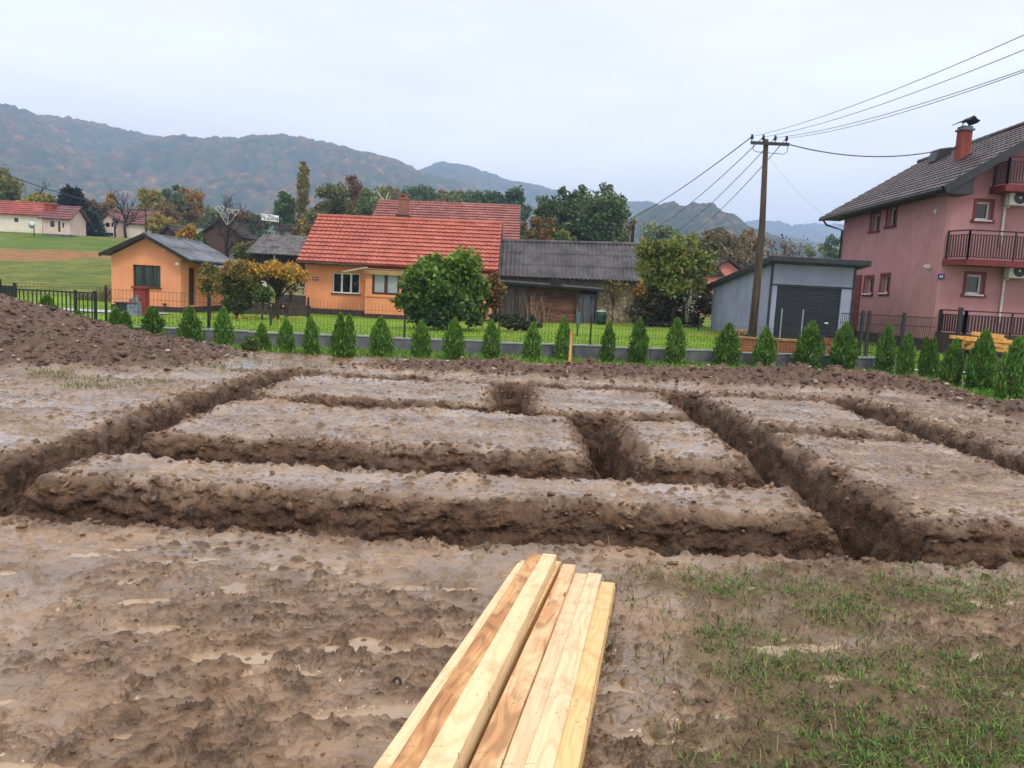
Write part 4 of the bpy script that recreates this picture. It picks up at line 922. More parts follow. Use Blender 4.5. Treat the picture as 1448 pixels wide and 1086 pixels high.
# ------------------------------------------------------------------ far houses
def simple_house(name, label, x0, x1, yf, yb, zb, zt, rz, wm, rm, ridge='x', wins=(), group=None, cat="house", chim=None, wl=None, plinth=None, rest=None):
    t = thing(name, label, cat, (x0, yf, zb), group); ov = .4
    O = np.array([x0, yf, zb]); W = x1 - x0
    gx = {} if ridge == 'x' else dict(gable=(W / 2, rz - zb)); gy = dict(gable=((yb - yf) / 2, rz - zb)) if ridge == 'x' else {}
    wall(t, O, X1, Y1, W, zt - zb, [o[:4] for o in wins], wm, **gx)
    wall(t, (x1, yf, zb), Y1, -X1, yb - yf, zt - zb, [], wm, **gy); wall(t, (x1, yb, zb), -X1, -Y1, W, zt - zb, [], wm, **gx); wall(t, (x0, yb, zb), -Y1, X1, yb - yf, zt - zb, [], wm, **gy)
    for o in wins: window(t, O, X1, Y1, o[:4], DGREY if len(o) < 5 else WHITE, GLASS_D, 1 if len(o) < 5 else o[4], .1, .08)
    fo = MB(); fo.box(x0 + .03, x1 - .03, yf + .03, yb - .03, zb - 2.0, zb - .004); fo.build("foundation", CONC, t)
    r = MB()
    if ridge == 'x':
        ym = (yf + yb) / 2
        for ye in (yf - ov, yb + ov): roof_slope(r, (x0 - ov, ye, zt - .12), (x1 + ov, ye, zt - .12), (x0 - ov, ym, rz + .06), (x1 + ov, ym, rz + .06), "tile", .5, .5)
        ridge_cap(r, (x0 - ov, ym, rz + .15), (x1 + ov, ym, rz + .15), .14, .8)
    else:
        xm_ = (x0 + x1) / 2
        for xe in (x0 - ov, x1 + ov): roof_slope(r, (xe, yf - ov, zt - .12), (xe, yb + ov, zt - .12), (xm_, yf - ov, rz + .06), (xm_, yb + ov, rz + .06), "tile", .5, .5)
        ridge_cap(r, (xm_, yf - ov, rz + .15), (xm_, yb + ov, rz + .15), .14, .8)
    ro = r.build("roof", rm, t)
    if chim:
        c = MB(); cx, cy, cz, cw = chim; c.box(cx - cw, cx + cw, cy - cw, cy + cw, cz - 1.8, cz); c.box(cx - cw - .08, cx + cw + .08, cy - cw - .08, cy + cw + .08, cz, cz + .15); c.build("chimney", BRICKRED, ro)
    if plinth: p = MB(); p.box(x0 - .04, x1 + .04, yf - .04, yb + .04, zb - 1.2, zb + plinth); p.build("plinth", mat("brown_plinth", S(104, 84, 74), S(80, 66, 60), .9), t)
    return t
CREAM2 = stucco("white_render", S(226, 218, 200), 0.15); PALEPINK = stucco("pale_pink_render", S(220, 196, 186), 0.2)
TILE_F = mat("far_red_tiles", S(158, 74, 66), S(128, 60, 56), .7, .8, S(178, 104, 92), .5)
TILE_M = mat("far_maroon_tiles", S(122, 74, 78), S(96, 60, 64), .6, .8, S(146, 104, 108), .5)
# long white house, two wings
Y0 = 95.0; zb = at(30, 334, Y0)[2]; O = np.array([at(-60, 318, Y0)[0], Y0, zb])
w1 = rect(20, 308, 26, 314, Y0, O)
simple_house("long_house", "long white hillside house wing with low red tiled roof", O[0], at(60, 318, Y0)[0], Y0, Y0 + 4.5, zb - .9, at(30, 303, Y0)[2], at(30, 288, Y0 + 2.25)[2], CREAM2, TILE_F, 'x', [(w1[0], w1[1], w1[2] + .9, w1[3] + .9)], plinth=.7)
Y0 = 93.0; O = np.array([at(61, 318, Y0)[0], Y0, at(80, 331, Y0)[2]])
ws = [rect(71, 312, 77, 321, Y0, O), rect(82, 313, 85.5, 328, Y0, O), rect(88, 315, 90.5, 322, Y0, O)]
simple_house("porch_house", "pale pink fronted house end with maroon roof and chimney beside the long white wing", O[0], at(99, 318, Y0)[0], Y0, Y0 + 3.4, O[2], at(80, 309, Y0)[2], at(68, 293, Y0 + 1.7)[2], PALEPINK, TILE_M, 'x', ws, chim=(at(72, 296, Y0 + 1.2)[0], Y0 + 1.2, at(72, 290, Y0 + 1.2)[2], .5))
# gabled house further along
Y0 = 108.0; zb = at(150, 336, Y0)[2]; O = np.array([at(146, 318, Y0)[0], Y0, zb])
ws = [rect(149, 315, 155, 321, Y0, O), rect(157, 315, 160, 321, Y0, O), rect(150, 329, 160, 334.5, Y0, O)]
simple_house("gabled_house", "white gabled two storey house behind a bare tree", O[0], at(164, 318, Y0)[0], Y0, Y0 + 2.4, zb, at(155, 311, Y0)[2], at(155, 302, Y0)[2], PALEPINK, TILE_M, 'y', ws)
Y0 = 110.5; zb = at(190, 336, Y0)[2]; O = np.array([at(164.5, 318, Y0)[0], Y0, zb])
ws = [rect(168, 326, 171, 332, Y0, O), rect(174, 326, 177, 332, Y0, O), rect(205, 317, 209, 326, Y0, O)]
simple_house("maroon_roof_house", "cream house wing with broad maroon roof between bare tree and dark spire roofed hut", O[0], at(214, 318, Y0)[0], Y0, Y0 + 4, zb, at(190, 316, Y0)[2], at(190, 299, Y0 + 2)[2], CREAM2, TILE_M, 'x', ws)
Y0 = 109.0; t = thing("garden_house", "low white outbuilding beside the dark conifer on the hillside", "outbuilding", tuple(at(133, 334, Y0)))
a = at(121, 327, Y0); b = at(146, 334, Y0); m_ = MB(); m_.box(a[0], b[0], Y0, Y0 + 3, b[2] - .5, a[2]); m_.build("wall", PALEPINK, t); m_ = MB(); m_.box(a[0] - .3, b[0] + .2, Y0 - .3, Y0 + 3.3, a[2] + .003, a[2] + .2); m_.build("roof", TILE_M, t)
m_ = MB()
for (p0, p1) in ((124, 129), (136, 141)):
    q, q2 = at(p0, 331, Y0), at(p1, 331, Y0); m_.box(q[0], q2[0], Y0 - .05, Y0 - .003, q[2] - .25, q[2] + .25)
m_.build("window", GLASS_D, t)
# steep roofed hut and wooden barn on the slope
DKR = mat("dark_shingles", S(64, 54, 56), S(44, 38, 40), .85, 2, S(84, 74, 76), .8)
Y0 = 88.0; zb = at(240, 345, Y0)[2]
t = simple_house("steep_hut", "dark hut with steep swept roof above the grey outbuilding roof", at(231, 330, Y0)[0], at(247, 330, Y0)[0], Y0, Y0 + 5, zb - 1, at(240, 332, Y0)[2], at(234, 321, Y0)[2], DWOOD, DKR, 'y', cat="hut")
Y0 = 80.0; zb = at(310, 350, Y0)[2]
MAROONW = mat("maroon_boards", S(92, 66, 66), S(66, 48, 50), .9, 3, stretch=(4, 4, .5))
t = simple_house("hillside_barn", "maroon boarded barn with dark gable roof behind the bare tree with hearts", at(285, 335, Y0)[0], at(341, 335, Y0)[0], Y0, Y0 + 4, zb - .6, at(312, 334, Y0)[2], at(305, 311, Y0)[2], MAROONW, DKR, 'y', cat="barn")
# pink house glimpsed between tree and garage
Y0 = 62.0; a = at(992, 415, Y0); b = at(1034, 388, Y0)
t = simple_house("pink_cottage", "salmon pink cottage with dark gable glimpsed beside the grey garage", a[0], b[0] + 1.5, Y0, Y0 + 8, 0, at(1010, 392, Y0)[2], at(1010, 368, Y0)[2], stucco("salmon", S(216, 140, 126), .2), DKR, 'y', [(0.3, 0.9, 1.3, 2.2)])
g_ = MB(); a = at(995, 391, Y0 - .2); b = at(1026, 391, Y0 - .2); c = at(1010, 371, Y0 - .2); g_.add([a, b, c, a + Y1 * .1, b + Y1 * .1, c + Y1 * .1], [(0, 1, 2), (3, 5, 4), (0, 3, 4, 1), (1, 4, 5, 2), (2, 5, 3, 0)]); g_.build("gable_boards", DKR, t)
# far house behind the sign
Y0 = 105.0; a = at(400, 340, Y0); b = at(411, 318, Y0)
simple_house("far_cottage", "small brown roofed cottage behind the white lettered sign", at(391, 330, Y0)[0], at(411, 330, Y0)[0], Y0, Y0 + 6, a[2] - 2, at(400, 325, Y0)[2], at(400, 317, Y0)[2], stucco("grey_render", S(150, 140, 136), .3), DKR, 'x', [(0.5, 1.1, 2.6, 3.2)])

# ------------------------------------------------------------------ lettered sign on posts
Y0 = 75.0; a = at(369, 311, Y0); b = at(394, 314, Y0); top = at(369, 302, Y0)
t = thing("lettered_sign", "white tilted board lettered N.Zilna standing above the timber barn roof", "sign", (a[0], Y0, tz(a[0], Y0)))
m_ = MB(); d = b - a; U = d / np.linalg.norm(d); hgt = top[2] - a[2]; P = [a, b, b + Zv * hgt, a + Zv * hgt]; m_.add([tuple(p) for p in P] + [tuple(p + Y1 * .06) for p in P], [(0, 1, 2, 3), (7, 6, 5, 4), (0, 4, 5, 1), (1, 5, 6, 2), (2, 6, 7, 3), (3, 7, 4, 0)])
m_.build("board", mat("white_board", S(236, 240, 244), S(226, 230, 236), .4), t)
m_ = MB()
for f_ in (.12, .85): q = a + d * f_; m_.tube([(q[0], Y0 + .1, tz(q[0], Y0) - .2), (q[0], Y0 + .1, q[2] + .3)], .06, 6)
m_.build("post", DWOOD, t)
cu = bpy.data.curves.new("lettering", 'FONT'); cu.body = "N.Zilna"; cu.size = hgt * 1.0; cu.extrude = .01; cu.align_x = 'CENTER'; cu.align_y = 'CENTER'; cu.shear = 0.12
tmp = bpy.data.objects.new("tmp", cu); COL.objects.link(tmp); bpy.context.view_layer.update()
me = bpy.data.meshes.new_from_object(tmp.evaluated_get(bpy.context.evaluated_depsgraph_get())); bpy.data.objects.remove(tmp)
me.materials.append(mat("sign_letters", S(70, 78, 96), S(60, 66, 84), .6)); lo = obj("lettering", me, t); c = a + d * .5 + Zv * hgt * .5 - ORG[t.name]; lo.location = (c[0], c[1] - .04, c[2]); lo.rotation_euler = (math.radians(90), math.atan2(-U[2], U[0]), 0); lo.scale = (.95, 1, 1)

# white heart shaped ornaments on a bare tree's trunk
def heart(mb, c, s, r, rot=0.0):
    pts = []
    for k in range(25):
        a = 2 * math.pi * k / 24; x = .0625 * 16 * math.sin(a) ** 3; z = .0625 * (13 * math.cos(a) - 5 * math.cos(2 * a) - 2 * math.cos(3 * a) - math.cos(4 * a))
        pts.append((c[0] + s * (x * math.cos(rot) - z * math.sin(rot)), c[1], c[2] + s * (x * math.sin(rot) + z * math.cos(rot))))
    mb.tube(pts, r, 5, False)
Y0 = 70.0; HW = mat("white_tubing", S(178, 172, 158), S(150, 144, 134), .5)
for (px, py, s, rot, lb) in ((311, 296, .42, .15, "largest white heart shaped frame hung in the bare tree by the hillside barn"), (324, 298, .26, -.2, "small middle heart shaped frame hung in the bare tree"), (333, 300, .33, .1, "white heart shaped frame hung furthest from the big heart in bare tree")):
    t = thing("heart_ornament", lb, "ornament", tuple(at(px, py, Y0)), "heart ornaments in the bare tree"); m_ = MB(); heart(m_, at(px, py, Y0), s * .9, .045, rot); m_.build("frame", HW, t); m_ = MB(); q = at(px, py, Y0); q2 = at(321, 318, Y0); m_.tube([q - Zv * s * .8, (q + q2) / 2 - Zv * .2, q2], .03, 5); m_.build("bracket", HW, t)

# ------------------------------------------------------------------ kerb wall, wire fence, gate
xa, xb_ = -14.5, 10.55
t = thing("kerb_wall", "low grey concrete kerb wall carrying the wire fence behind the thujas", "wall", (xa, wall_y(xa), 0))
m_ = MB(); n = 25
for k in range(n):
    a = xa + (xb_ - xa) * k / n; b = xa + (xb_ - xa) * (k + 1) / n - .012; z1 = .34 + .012 * math.sin(k * 2.1)
    m_.hexa([(a, wall_y(a), -.9), (b, wall_y(b), -.9), (b, wall_y(b) + .2, -.9), (a, wall_y(a) + .2, -.9), (a, wall_y(a), z1), (b, wall_y(b), z1), (b, wall_y(b) + .2, z1), (a, wall_y(a) + .2, z1)])
m_.build("concrete", CONC, t); m_ = MB()
for k in range(n):
    a = xa + (xb_ - xa) * k / n; b = xa + (xb_ - xa) * (k + 1) / n - .012; z1 = .34 + .012 * math.sin(k * 2.1)
    m_.hexa([(a, wall_y(a) - .015, z1 + .003), (b, wall_y(b) - .015, z1 + .003), (b, wall_y(b) + .215, z1 + .003), (a, wall_y(a) + .215, z1 + .003), (a, wall_y(a) - .015, z1 + .035), (b, wall_y(b) - .015, z1 + .035), (b, wall_y(b) + .215, z1 + .035), (a, wall_y(a) + .215, z1 + .035)])
m_.build("coping", mat("pale_coping", S(150, 154, 158), S(120, 124, 128), .8, 3), t)
xb_ = 9.0
t = thing("wire_fence", "thin dark wire mesh fence along the concrete kerb behind the thujas", "fence", (xa, wall_y(xa) + .1, .3))
nP = 10
zt_f = lambda x: 1.24 - .012 * (x + 8)
for k in range(nP + 1):
    x = xa + (xb_ - xa) * k / nP; m_ = MB(); y = wall_y(x) + .1; m_.box(x - .018, x + .018, y - .018, y + .018, .3, zt_f(x) + .06); m_.build("post", FENCE, t)
for k in range(nP):
    a = xa + (xb_ - xa) * k / nP + .03; b = xa + (xb_ - xa) * (k + 1) / nP - .03; m_ = MB(); nn = int((b - a) / .085)
    for j in range(nn + 1):
        x = a + (b - a) * j / nn; y = wall_y(x) + .1; m_.tube([(x, y, .40), (x, y, zt_f(x))], .0034, 3, False)
    for z in np.arange(.42, 1.36, .2):
        for dz in (0, .05) if abs(z - .42) < .01 or z > 1.2 else (0,):
            if z + dz < zt_f(a): m_.tube([(a, wall_y(a) + .1, z + dz), (b, wall_y(b) + .1, z + dz)], .0042, 3, False)
    m_.build("mesh_panel", FENCE, t)
for xx_ in (-5.2, -1.9):
    pass
# plain steel posts standing on the lawn
for (px, py0, py1, lb) in ((383, 434, 458, "slim dark steel post on the lawn below the orange leaved tree"), (987, 452, 474, "slim dark steel post on the lawn by the dark shrubbery"), (296, 428, 462, "slim dark stake supporting the young tree by the outbuilding")):
    y = gp(px, py1, -.08)[1]; b0 = at(px, py1, y); b1 = at(px, py0, y); t = thing("steel_post", lb, "post", (b0[0], y, b0[2]), "slim steel posts on the lawn"); m_ = MB(); m_.box(b0[0] - .035, b0[0] + .035, y - .03, y + .03, b0[2] - .25, b1[2]); m_.build("tube", DGREY, t); m_ = MB(); m_.box(b0[0] - .045, b0[0] + .045, y - .04, y + .04, b1[2] + .002, b1[2] + .02); m_.build("cap", DGREY, t)
y = gp(817, 476, -.05)[1]; b0 = at(816, 476, y); b1 = at(818, 441, y)
t = thing("marker_board", "narrow grey green board on a post before the plank shed's door", "post", (b0[0], y, b0[2])); m_ = MB(); m_.box(b0[0] - .03, b0[0] + .03, y - .03, y + .03, b0[2] - .2, b1[2] - .3); m_.build("post", DGREY, t); m_ = MB(); m_.box(b0[0] - .085, b0[0] + .085, y - .05, y - .033, b1[2] - .55, b1[2]); m_.build("board", mat("greygreen", S(92, 112, 110), S(70, 88, 86), .6), t)
# bar fence and gate beyond the soil heap
y = 24.0; t = thing("bar_gate", "dark green bar gate with diagonal brace beyond the soil heap", "gate", (at(20, 440, y)[0], y, .0))
GRN = mat("dark_green_steel", S(22, 34, 32), S(16, 26, 24), .5)
xL, xR = at(22, 430, y)[0], at(136, 430, y)[0]; zt = at(60, 410, y)[2] - .0
m_ = MB()
for k in range(20):
    x = xL + (xR - xL) * k / 19; m_.box(x - .014, x + .014, y - .012, y + .012, .0, zt)
m_.build("bars", GRN, t); m_ = MB(); m_.box(xL, xR, y - .025, y - .013, zt - .04, zt + .0); m_.box(xL, xR, y - .025, y - .013, .1, .14); m_.build("rails", GRN, t)
for px in (22, 107, 135):
    x = at(px, 430, y)[0]; m_ = MB(); m_.box(x - .035, x + .035, y - .035, y + .035, -.3, zt + .05); m_.build("post", GRN, t)
m_ = MB(); m_.beam((xL + .05, y - .04, zt - .3), (xL + .75, y - .04, .1), .04, .04); m_.build("brace", GRN, t)
y = 24.6; t = thing("panel_fence", "dense dark green fence panel meeting the bar gate", "fence", (at(-20, 425, y)[0], y, 0)); m_ = MB(); x = at(-60, 425, y)[0]; xe = at(20, 425, y)[0]
while x < xe: m_.box(x, x + .07, y - .01, y + .01, .0, zt + .06); x += .085
m_.build("slats", GRN, t); m_ = MB()
for z in (.2, zt - .1): m_.box(at(-60, 425, y)[0], xe, y + .012, y + .04, z, z + .05)
m_.build("rails", GRN, t); m_ = MB(); m_.box(xe - .06, xe + .02, y + .042, y + .12, -.2, zt + .15); m_.build("post", GRN, t)
# fence and gate toward the pink house
y = 25.6; t = thing("mesh_gate", "dark mesh fence with twin gate posts before the pink house's wall", "fence", (13.2, y, 0)); DM = mat("dark_mesh", S(34, 30, 34), S(26, 24, 28), .5)
xs0, xs1 = at(1188, 460, y)[0], at(1322, 460, y)[0]; zt = at(1250, 445, y)[2]
m_ = MB(); nn = int((xs1 - xs0) / .06)
for j in range(nn + 1):
    x = xs0 + (xs1 - xs0) * j / nn; m_.box(x - .006, x + .006, y - .006, y + .006, .12, zt)
for z in (.2, .7, 1.15, zt - .02): m_.box(xs0, xs1, y - .014, y - .007, z - .012, z + .012)
m_.build("mesh_panel", DM, t)
for px in (1219, 1228, 1277):
    x = at(px, 460, y)[0]; m_ = MB(); m_.box(x - .045, x + .045, y - .045, y + .045, -.2, zt + .1); m_.build("post", DGREY, t)
y = 24.0; x = at(1355, 470, y)[0]; t = thing("steel_post", "tall dark steel post beside the terrace railing of the pink house", "post", (x, y, 0)); m_ = MB(); m_.box(x - .05, x + .05, y - .05, y + .05, -.1, at(1355, 436, y)[2]); m_.build("tube", DGREY, t)
m_ = MB(); zq = at(1355, 436, y)[2]; m_.box(x - .06, x + .06, y - .06, y + .06, zq + .002, zq + .03); m_.build("cap", DGREY, t)
# glazed screen panels before the shutter
y = 26.5; t = thing("mesh_screen", "pale framed mesh screen standing before the garage's roller shutter", "screen", (at(1100, 470, y)[0], y, .1)); m_ = MB()
xa_, xc = at(1104, 460, y)[0], at(1134, 460, y)[0]; z1 = at(1118, 437, y)[2]
for x in (xa_, xc): m_.box(x - .018, x + .018, y - .018, y + .018, .0, z1)
m_.build("frame", mat("galvanised", S(140, 146, 152), S(120, 126, 132), .4), t); m_ = MB()
for j in range(1, 14): x = xa_ + (xc - xa_) * j / 14; m_.box(x - .004, x + .004, y - .004, y + .004, .05, z1 - .035)
m_.build("mesh_panel", DGREY, t)
# brick planter
y = 23.2; t = thing("brick_planter", "long low orange brick planter wall behind the kerb at the utility pole's foot", "planter", (at(1046, 490, y)[0], y, 0)); a, b = at(1046, 485, y)[0], at(1140, 485, y)[0]; m_ = MB(); m_.box(a, b, y, y + .4, -.2, .56); m_.build("masonry", brick_mat("orange_brick", S(160, 96, 58), S(134, 76, 48), S(110, 84, 64)), t); m_ = MB(); m_.box(a - .03, b + .03, y - .03, y + .43, .563, .62); m_.build("coping", mat("yellow_coping", S(150, 120, 70), S(116, 86, 54), .8), t)
y = 22.6; x = at(1166, 492, y)[0]; t = thing("brick_pier", "short red brick pier with tiled cap beside the planter's end", "pier", (x, y, 0)); m_ = MB(); m_.box(x - .14, x + .14, y - .14, y + .14, -.2, .58); m_.build("masonry", BRICK, t); m_ = MB(); m_.box(x - .18, x + .18, y - .18, y + .18, .583, .66); m_.box(x - .11, x + .11, y - .11, y + .11, .66, .74); m_.build("cap", BRICKRED, t)
# red meter cabinet with grey garden sculpture
y = 34.0; q = at(200, 441, y); t = thing("meter_cabinet", "tall narrow red brick pier before the outbuilding's green window", "cabinet", (q[0], y, q[2])); top = at(200, 408, y)[2]
m_ = MB(); m_.box(q[0] - .26, q[0] + .26, y - .2, y + .2, q[2] - .3, top); m_.build("body", mat("brick_red_paint", S(150, 56, 44), S(124, 46, 38), .8, 3, streak=.25), t); m_ = MB(); m_.box(q[0] - .32, q[0] + .32, y - .26, y + .26, top + .003, top + .09); m_.build("cap", mat("cap_tile", S(130, 62, 50), S(104, 50, 42), .8), t)
y = 33.0; q = at(190, 443, y); t = thing("garden_sculpture", "pale grey castle shaped garden ornament leaning by the red pier", "ornament", (q[0], y, q[2])); m_ = MB(); G_ = mat("pale_grey_stone", S(128, 140, 152), S(92, 102, 114), .8, 7)
m_.hexa([(q[0] - .26, y - .2, q[2] - .1), (q[0] + .24, y - .2, q[2] - .1), (q[0] + .24, y + .2, q[2] - .1), (q[0] - .26, y + .2, q[2] - .1), (q[0] - .22, y - .16, q[2] + .45), (q[0] + .2, y - .16, q[2] + .5), (q[0] + .2, y + .16, q[2] + .5), (q[0] - .22, y + .16, q[2] + .45)])
m_.build("base", G_, t); m_ = MB()
for (dx, z0, z1, r_) in ((-.14, .47, .60, .07), (.0, .49, .68, .08), (.13, .5, .78, .07)): m_.lathe((q[0] + dx, y, q[2]), [(r_, z0), (r_ * .9, z1 - .08), (r_ * 1.25, z1 - .06), (r_ * 1.25, z1)], 9)
m_.build("towers", G_, t); m_ = MB(); m_.box(q[0] - .24, q[0] + .22, y - .19, y - .165, q[2] + .40, q[2] + .46); m_.build("red_band", REDTRIM, t)
q = at(176, 438, 34.5); t = thing("garden_bin", "low dark green crate beside the castle shaped ornament", "crate", (q[0], 34.5, q[2])); m_ = MB(); m_.box(q[0] - .3, q[0] + .42, 34.3, 34.9, q[2] - .2, q[2] + .28); m_.build("body", mat("dark_green_plastic", S(26, 44, 42), S(20, 34, 32), .5), t, bevel=.02); m_ = MB(); m_.box(q[0] - .34, q[0] + .46, 34.26, 34.94, q[2] + .283, q[2] + .34); m_.build("lid", DGREY, t)
# pale strip of water behind the gate
v, f = grid(np.linspace(-24, -16, 30), np.linspace(33.6, 36.4, 12), lambda x, y: terr(x, y) + .05); tag(obj("path", mesh_np("path", v, f, [mat("pale_path", S(180, 184, 200), S(150, 154, 168), .5, 2)])), kind="structure")
v, f = grid(np.linspace(-15.2, -11.6, 20), np.linspace(42.5, 43.6, 8), lambda x, y: terr(x, y) + .05); tag(obj("path", mesh_np("path", v, f, [CONC])), kind="structure")
# green barrel
q = at(850, 452, 43.0); t = thing("green_barrel", "dark green water barrel with pale lid at the shed's corner", "barrel", (q[0] , 43.0, q[2] - .2)); zb = tz(q[0], 43); m_ = MB(); m_.lathe((q[0], 43.0, zb - .05), [(.26, 0), (.30, .3), (.30, .55), (.27, .74)], 16); m_.build("body", mat("green_plastic", S(24, 66, 54), S(18, 50, 42), .4), t, smooth=True); m_ = MB(); m_.lathe((q[0], 43.0, zb + .695), [(.29, 0), (.29, .05), (.2, .08)], 16); m_.build("lid", mat("pale_lid", S(170, 190, 186), S(150, 170, 166), .4), t)
# white garden bench/balustrade and pots by the orange leaved tree
q = at(418, 415, 44.5); t = thing("garden_balustrade", "pale openwork balustrade between timber barn and tiled house", "balustrade", (q[0], 44.5, -.4)); m_ = MB(); a, b = at(396, 412, 44.5)[0], at(432, 412, 44.5)[0]; z0, z1 = at(414, 416, 44.5)[2], at(414, 405, 44.5)[2]
m_.box(a, b, 44.45, 44.55, z1 - .05, z1); m_.box(a, b, 44.45, 44.55, z0 - .04, z0)
for k in range(12): x = a + (b - a) * (k + .5) / 12; m_.tube([(x, 44.5, z0), (x - .04, 44.5, (z0 + z1) / 2), (x, 44.5, z1 - .05)], .028, 5)
m_.build("balusters", HW, t); m_ = MB(); m_.box(a, b, 44.4, 44.6, -.6, z0 - .043); m_.build("base", mat("dark_stone", S(70, 60, 56), S(52, 44, 42), .9), t)
t = thing("garden_edging", "dark board edging at the back of the lawn under orange leaved trees", "edging", (-16, 42.2, -.4)); m_ = MB(); m_.box(-15.4, -11.3, 42.5, 42.6, -.5, .25); m_.build("boards", mat("edge_boards", S(78, 66, 60), S(56, 48, 46), .9, 3), t)
q = at(394, 428, 38); t = thing("wooden_cart", "small red brown wooden garden cart with white knobs under the orange tree", "cart", (q[0], 38, tz(q[0], 38))); zb = tz(q[0], 38); m_ = MB(); m_.box(q[0] - .45, q[0] + .45, 37.8, 38.3, zb + .45, zb + .75); m_.build("tray", mat("red_brown", S(110, 50, 38), S(84, 40, 32), .7), t); m_ = MB()
for dx in (-.38, .38):
    for dy in (37.86, 38.24): m_.box(q[0] + dx - .03, q[0] + dx + .03, dy - .03, dy + .03, zb - .05, zb + .45)
m_.build("legs", DWOOD, t); m_ = MB()
for dx in (-.3, 0, .3): m_.lathe((q[0] + dx, 37.75, zb + .56), [(.02, 0), (.06, .04), (.06, .08), (.02, .12)], 8)
m_.build("knobs", WHITE, t)
q = at(370, 404, 42.5); t = thing("satellite_dish", "white satellite dish in the shade below the orange leaved tree", "satellite dish", tuple(q)); m_ = MB(); m_.lathe((0, 0, 0), [(.3, .0), (.22, .06), (.1, .1), (.02, .11)], 14); m_.v = [(q[0] + a, 42.5 - c * -1 , q[2] + b) for a, b, c in m_.v]; m_.build("dish", WHITE, t, True); m_ = MB(); m_.tube([(q[0], 42.7, q[2]), (q[0], 42.8, tz(q[0], 42.8) - .1)], .03, 6); m_.build("mast", DGREY, t)
q = at(45, 318, 91); t = thing("large_dish", "pale satellite dish on the slope before the long white house", "satellite dish", tuple(q)); m_ = MB(); m_.lathe((0, 0, 0), [(.42, .0), (.32, .08), (.16, .12), (.04, .13)], 16); m_.v = [(q[0] + a, 91 + c, q[2] + b) for a, b, c in m_.v]; m_.build("dish", mat("pale_blue", S(200, 214, 220), S(180, 194, 204), .4), t, True); m_ = MB(); m_.tube([(q[0], 91.4, q[2]), (q[0], 91.4, tz(q[0], 91) - .3)], .06, 6); m_.build("mast", DGREY, t)

# ------------------------------------------------------------------ utility pole and wires
py0 = 29.5; px0 = float(at(1064.5, 470, py0)[0])
POLE = mat("pole_wood", S(86, 70, 58), S(52, 42, 36), .9, 4, stretch=(4, 4, .3), bump=.5, bs=20)
t = thing("utility_pole", "tall wooden utility pole with crossarm and insulators rising beside the garage", "utility pole", (px0, py0, 0)); m_ = MB()
m_.tube([(px0 - .03, py0, -.5), (px0, py0, 2), (px0 + .0, py0, 4.6), (float(at(1083, 200, py0)[0]), py0, float(at(1083, 197, py0)[2]))], [.165, .15, .12, .09], 12); m_.build("shaft", POLE, t, True)
m_ = MB(); zc = float(at(1087, 204, py0)[2]); xl_, xr_ = float(at(1060, 201, py0)[0]), float(at(1114, 206, py0)[0]); m_.box(xl_, xr_, py0 - .17, py0 - .105, zc - .055, zc + .055); arm = m_.build("crossarm", DGREY, t); ins = []
for px in (1063, 1079, 1096, 1112):
    q = at(px, 200, py0 - .14); m_ = MB(); m_.lathe((q[0], py0 - .14, zc + .057), [(.02, 0), (.02, .07), (.055, .08), (.065, .14), (.04, .18), (.05, .22), (.02, .25)], 10); m_.build("insulator", DGREY, arm, True); ins.append((q[0], py0 - .14, zc + .22))
m_ = MB(); m_.tube([(xl_ + .1, py0 - .15, zc - .06), (xl_ + .11, py0 - .15, zc - .26), (xl_ + .25, py0 - .15, zc - .32), (xr_ - .18, py0 - .15, zc - .36), (xr_ - .06, py0 - .15, zc - .28), (xr_ - .04, py0 - .15, zc - .06)], .012, 5); m_.build("jumper_wire", DGREY, arm)
WIRE = mat("wire", S(52, 54, 58), S(44, 46, 50), .5); WIREL = mat("pale_wire", S(120, 124, 130), S(108, 112, 118), .5)
def wire(label, a, b, sag, r, mt=WIRE, group="overhead wires"):
    a = np.array(a, float); b = np.array(b, float); m_ = MB(); N = 40
    m_.tube([a + (b - a) * k / N - Zv * sag * 4 * (k / N) * (1 - k / N) for k in range(N + 1)], r, 5)
    o = m_.build("overhead_wire", mt); tag(o, label, "wire", group)
ends = [at(1448, 35, 14), at(1448, 56, 14), at(1448, 84, 14), at(1448, 87, 14)]
for k, lb in enumerate(("topmost of the four wires running from pole up to the sky's corner", "second wire down of the four running from pole up to the sky's corner", "third wire down, almost touching the lowest, from pole to the picture's edge", "lowest of the four wires running up from pole's outer insulator")):
    e_ = ends[k]; d = e_ - np.array(ins[k]); wire(lb, ins[k], e_ + d * .25, .28, .0075)
far = [at(832, 328, 78), at(890, 336, 78), at(925, 340, 78), at(950, 343, 78)]
for k, lb in enumerate(("upper wire dropping from the crossarm's end toward the barn roof", "second wire dropping from pole behind the big trees", "third wire dropping from pole across the small wooded hill", "lowest wire dropping from pole across the small wooded hill")):
    wire(lb, ins[k], far[k], .8, .016 if k else .02, WIRE)
c0 = np.array([xr_, py0 - .14, zc]); wire("thick sagging service cable from pole to the pink house roof", c0, at(1399, 193, 34), .62, .022)
wire("dark cable sloping down across the wooded hillside toward a thin pole", at(-140, 180, 66), at(206, 298, 95), 1.2, .045)
wire("thin pale wire dropping from pole toward the pink house eave", (px0, py0 - .14, zc - .5), (15.9, 38.8, 5.6), .3, .0035, WIREL)
y = 95.0; q = at(207, 320, y); t = thing("thin_pole", "thin dark wooden pole before the maroon roofed house", "utility pole", (q[0], y, tz(q[0], y))); m_ = MB(); m_.tube([(q[0], y, tz(q[0], y) - .5), (q[0] - .1, y, at(206, 284, y)[2])], [.14, .09], 8); m_.build("shaft", POLE, t)
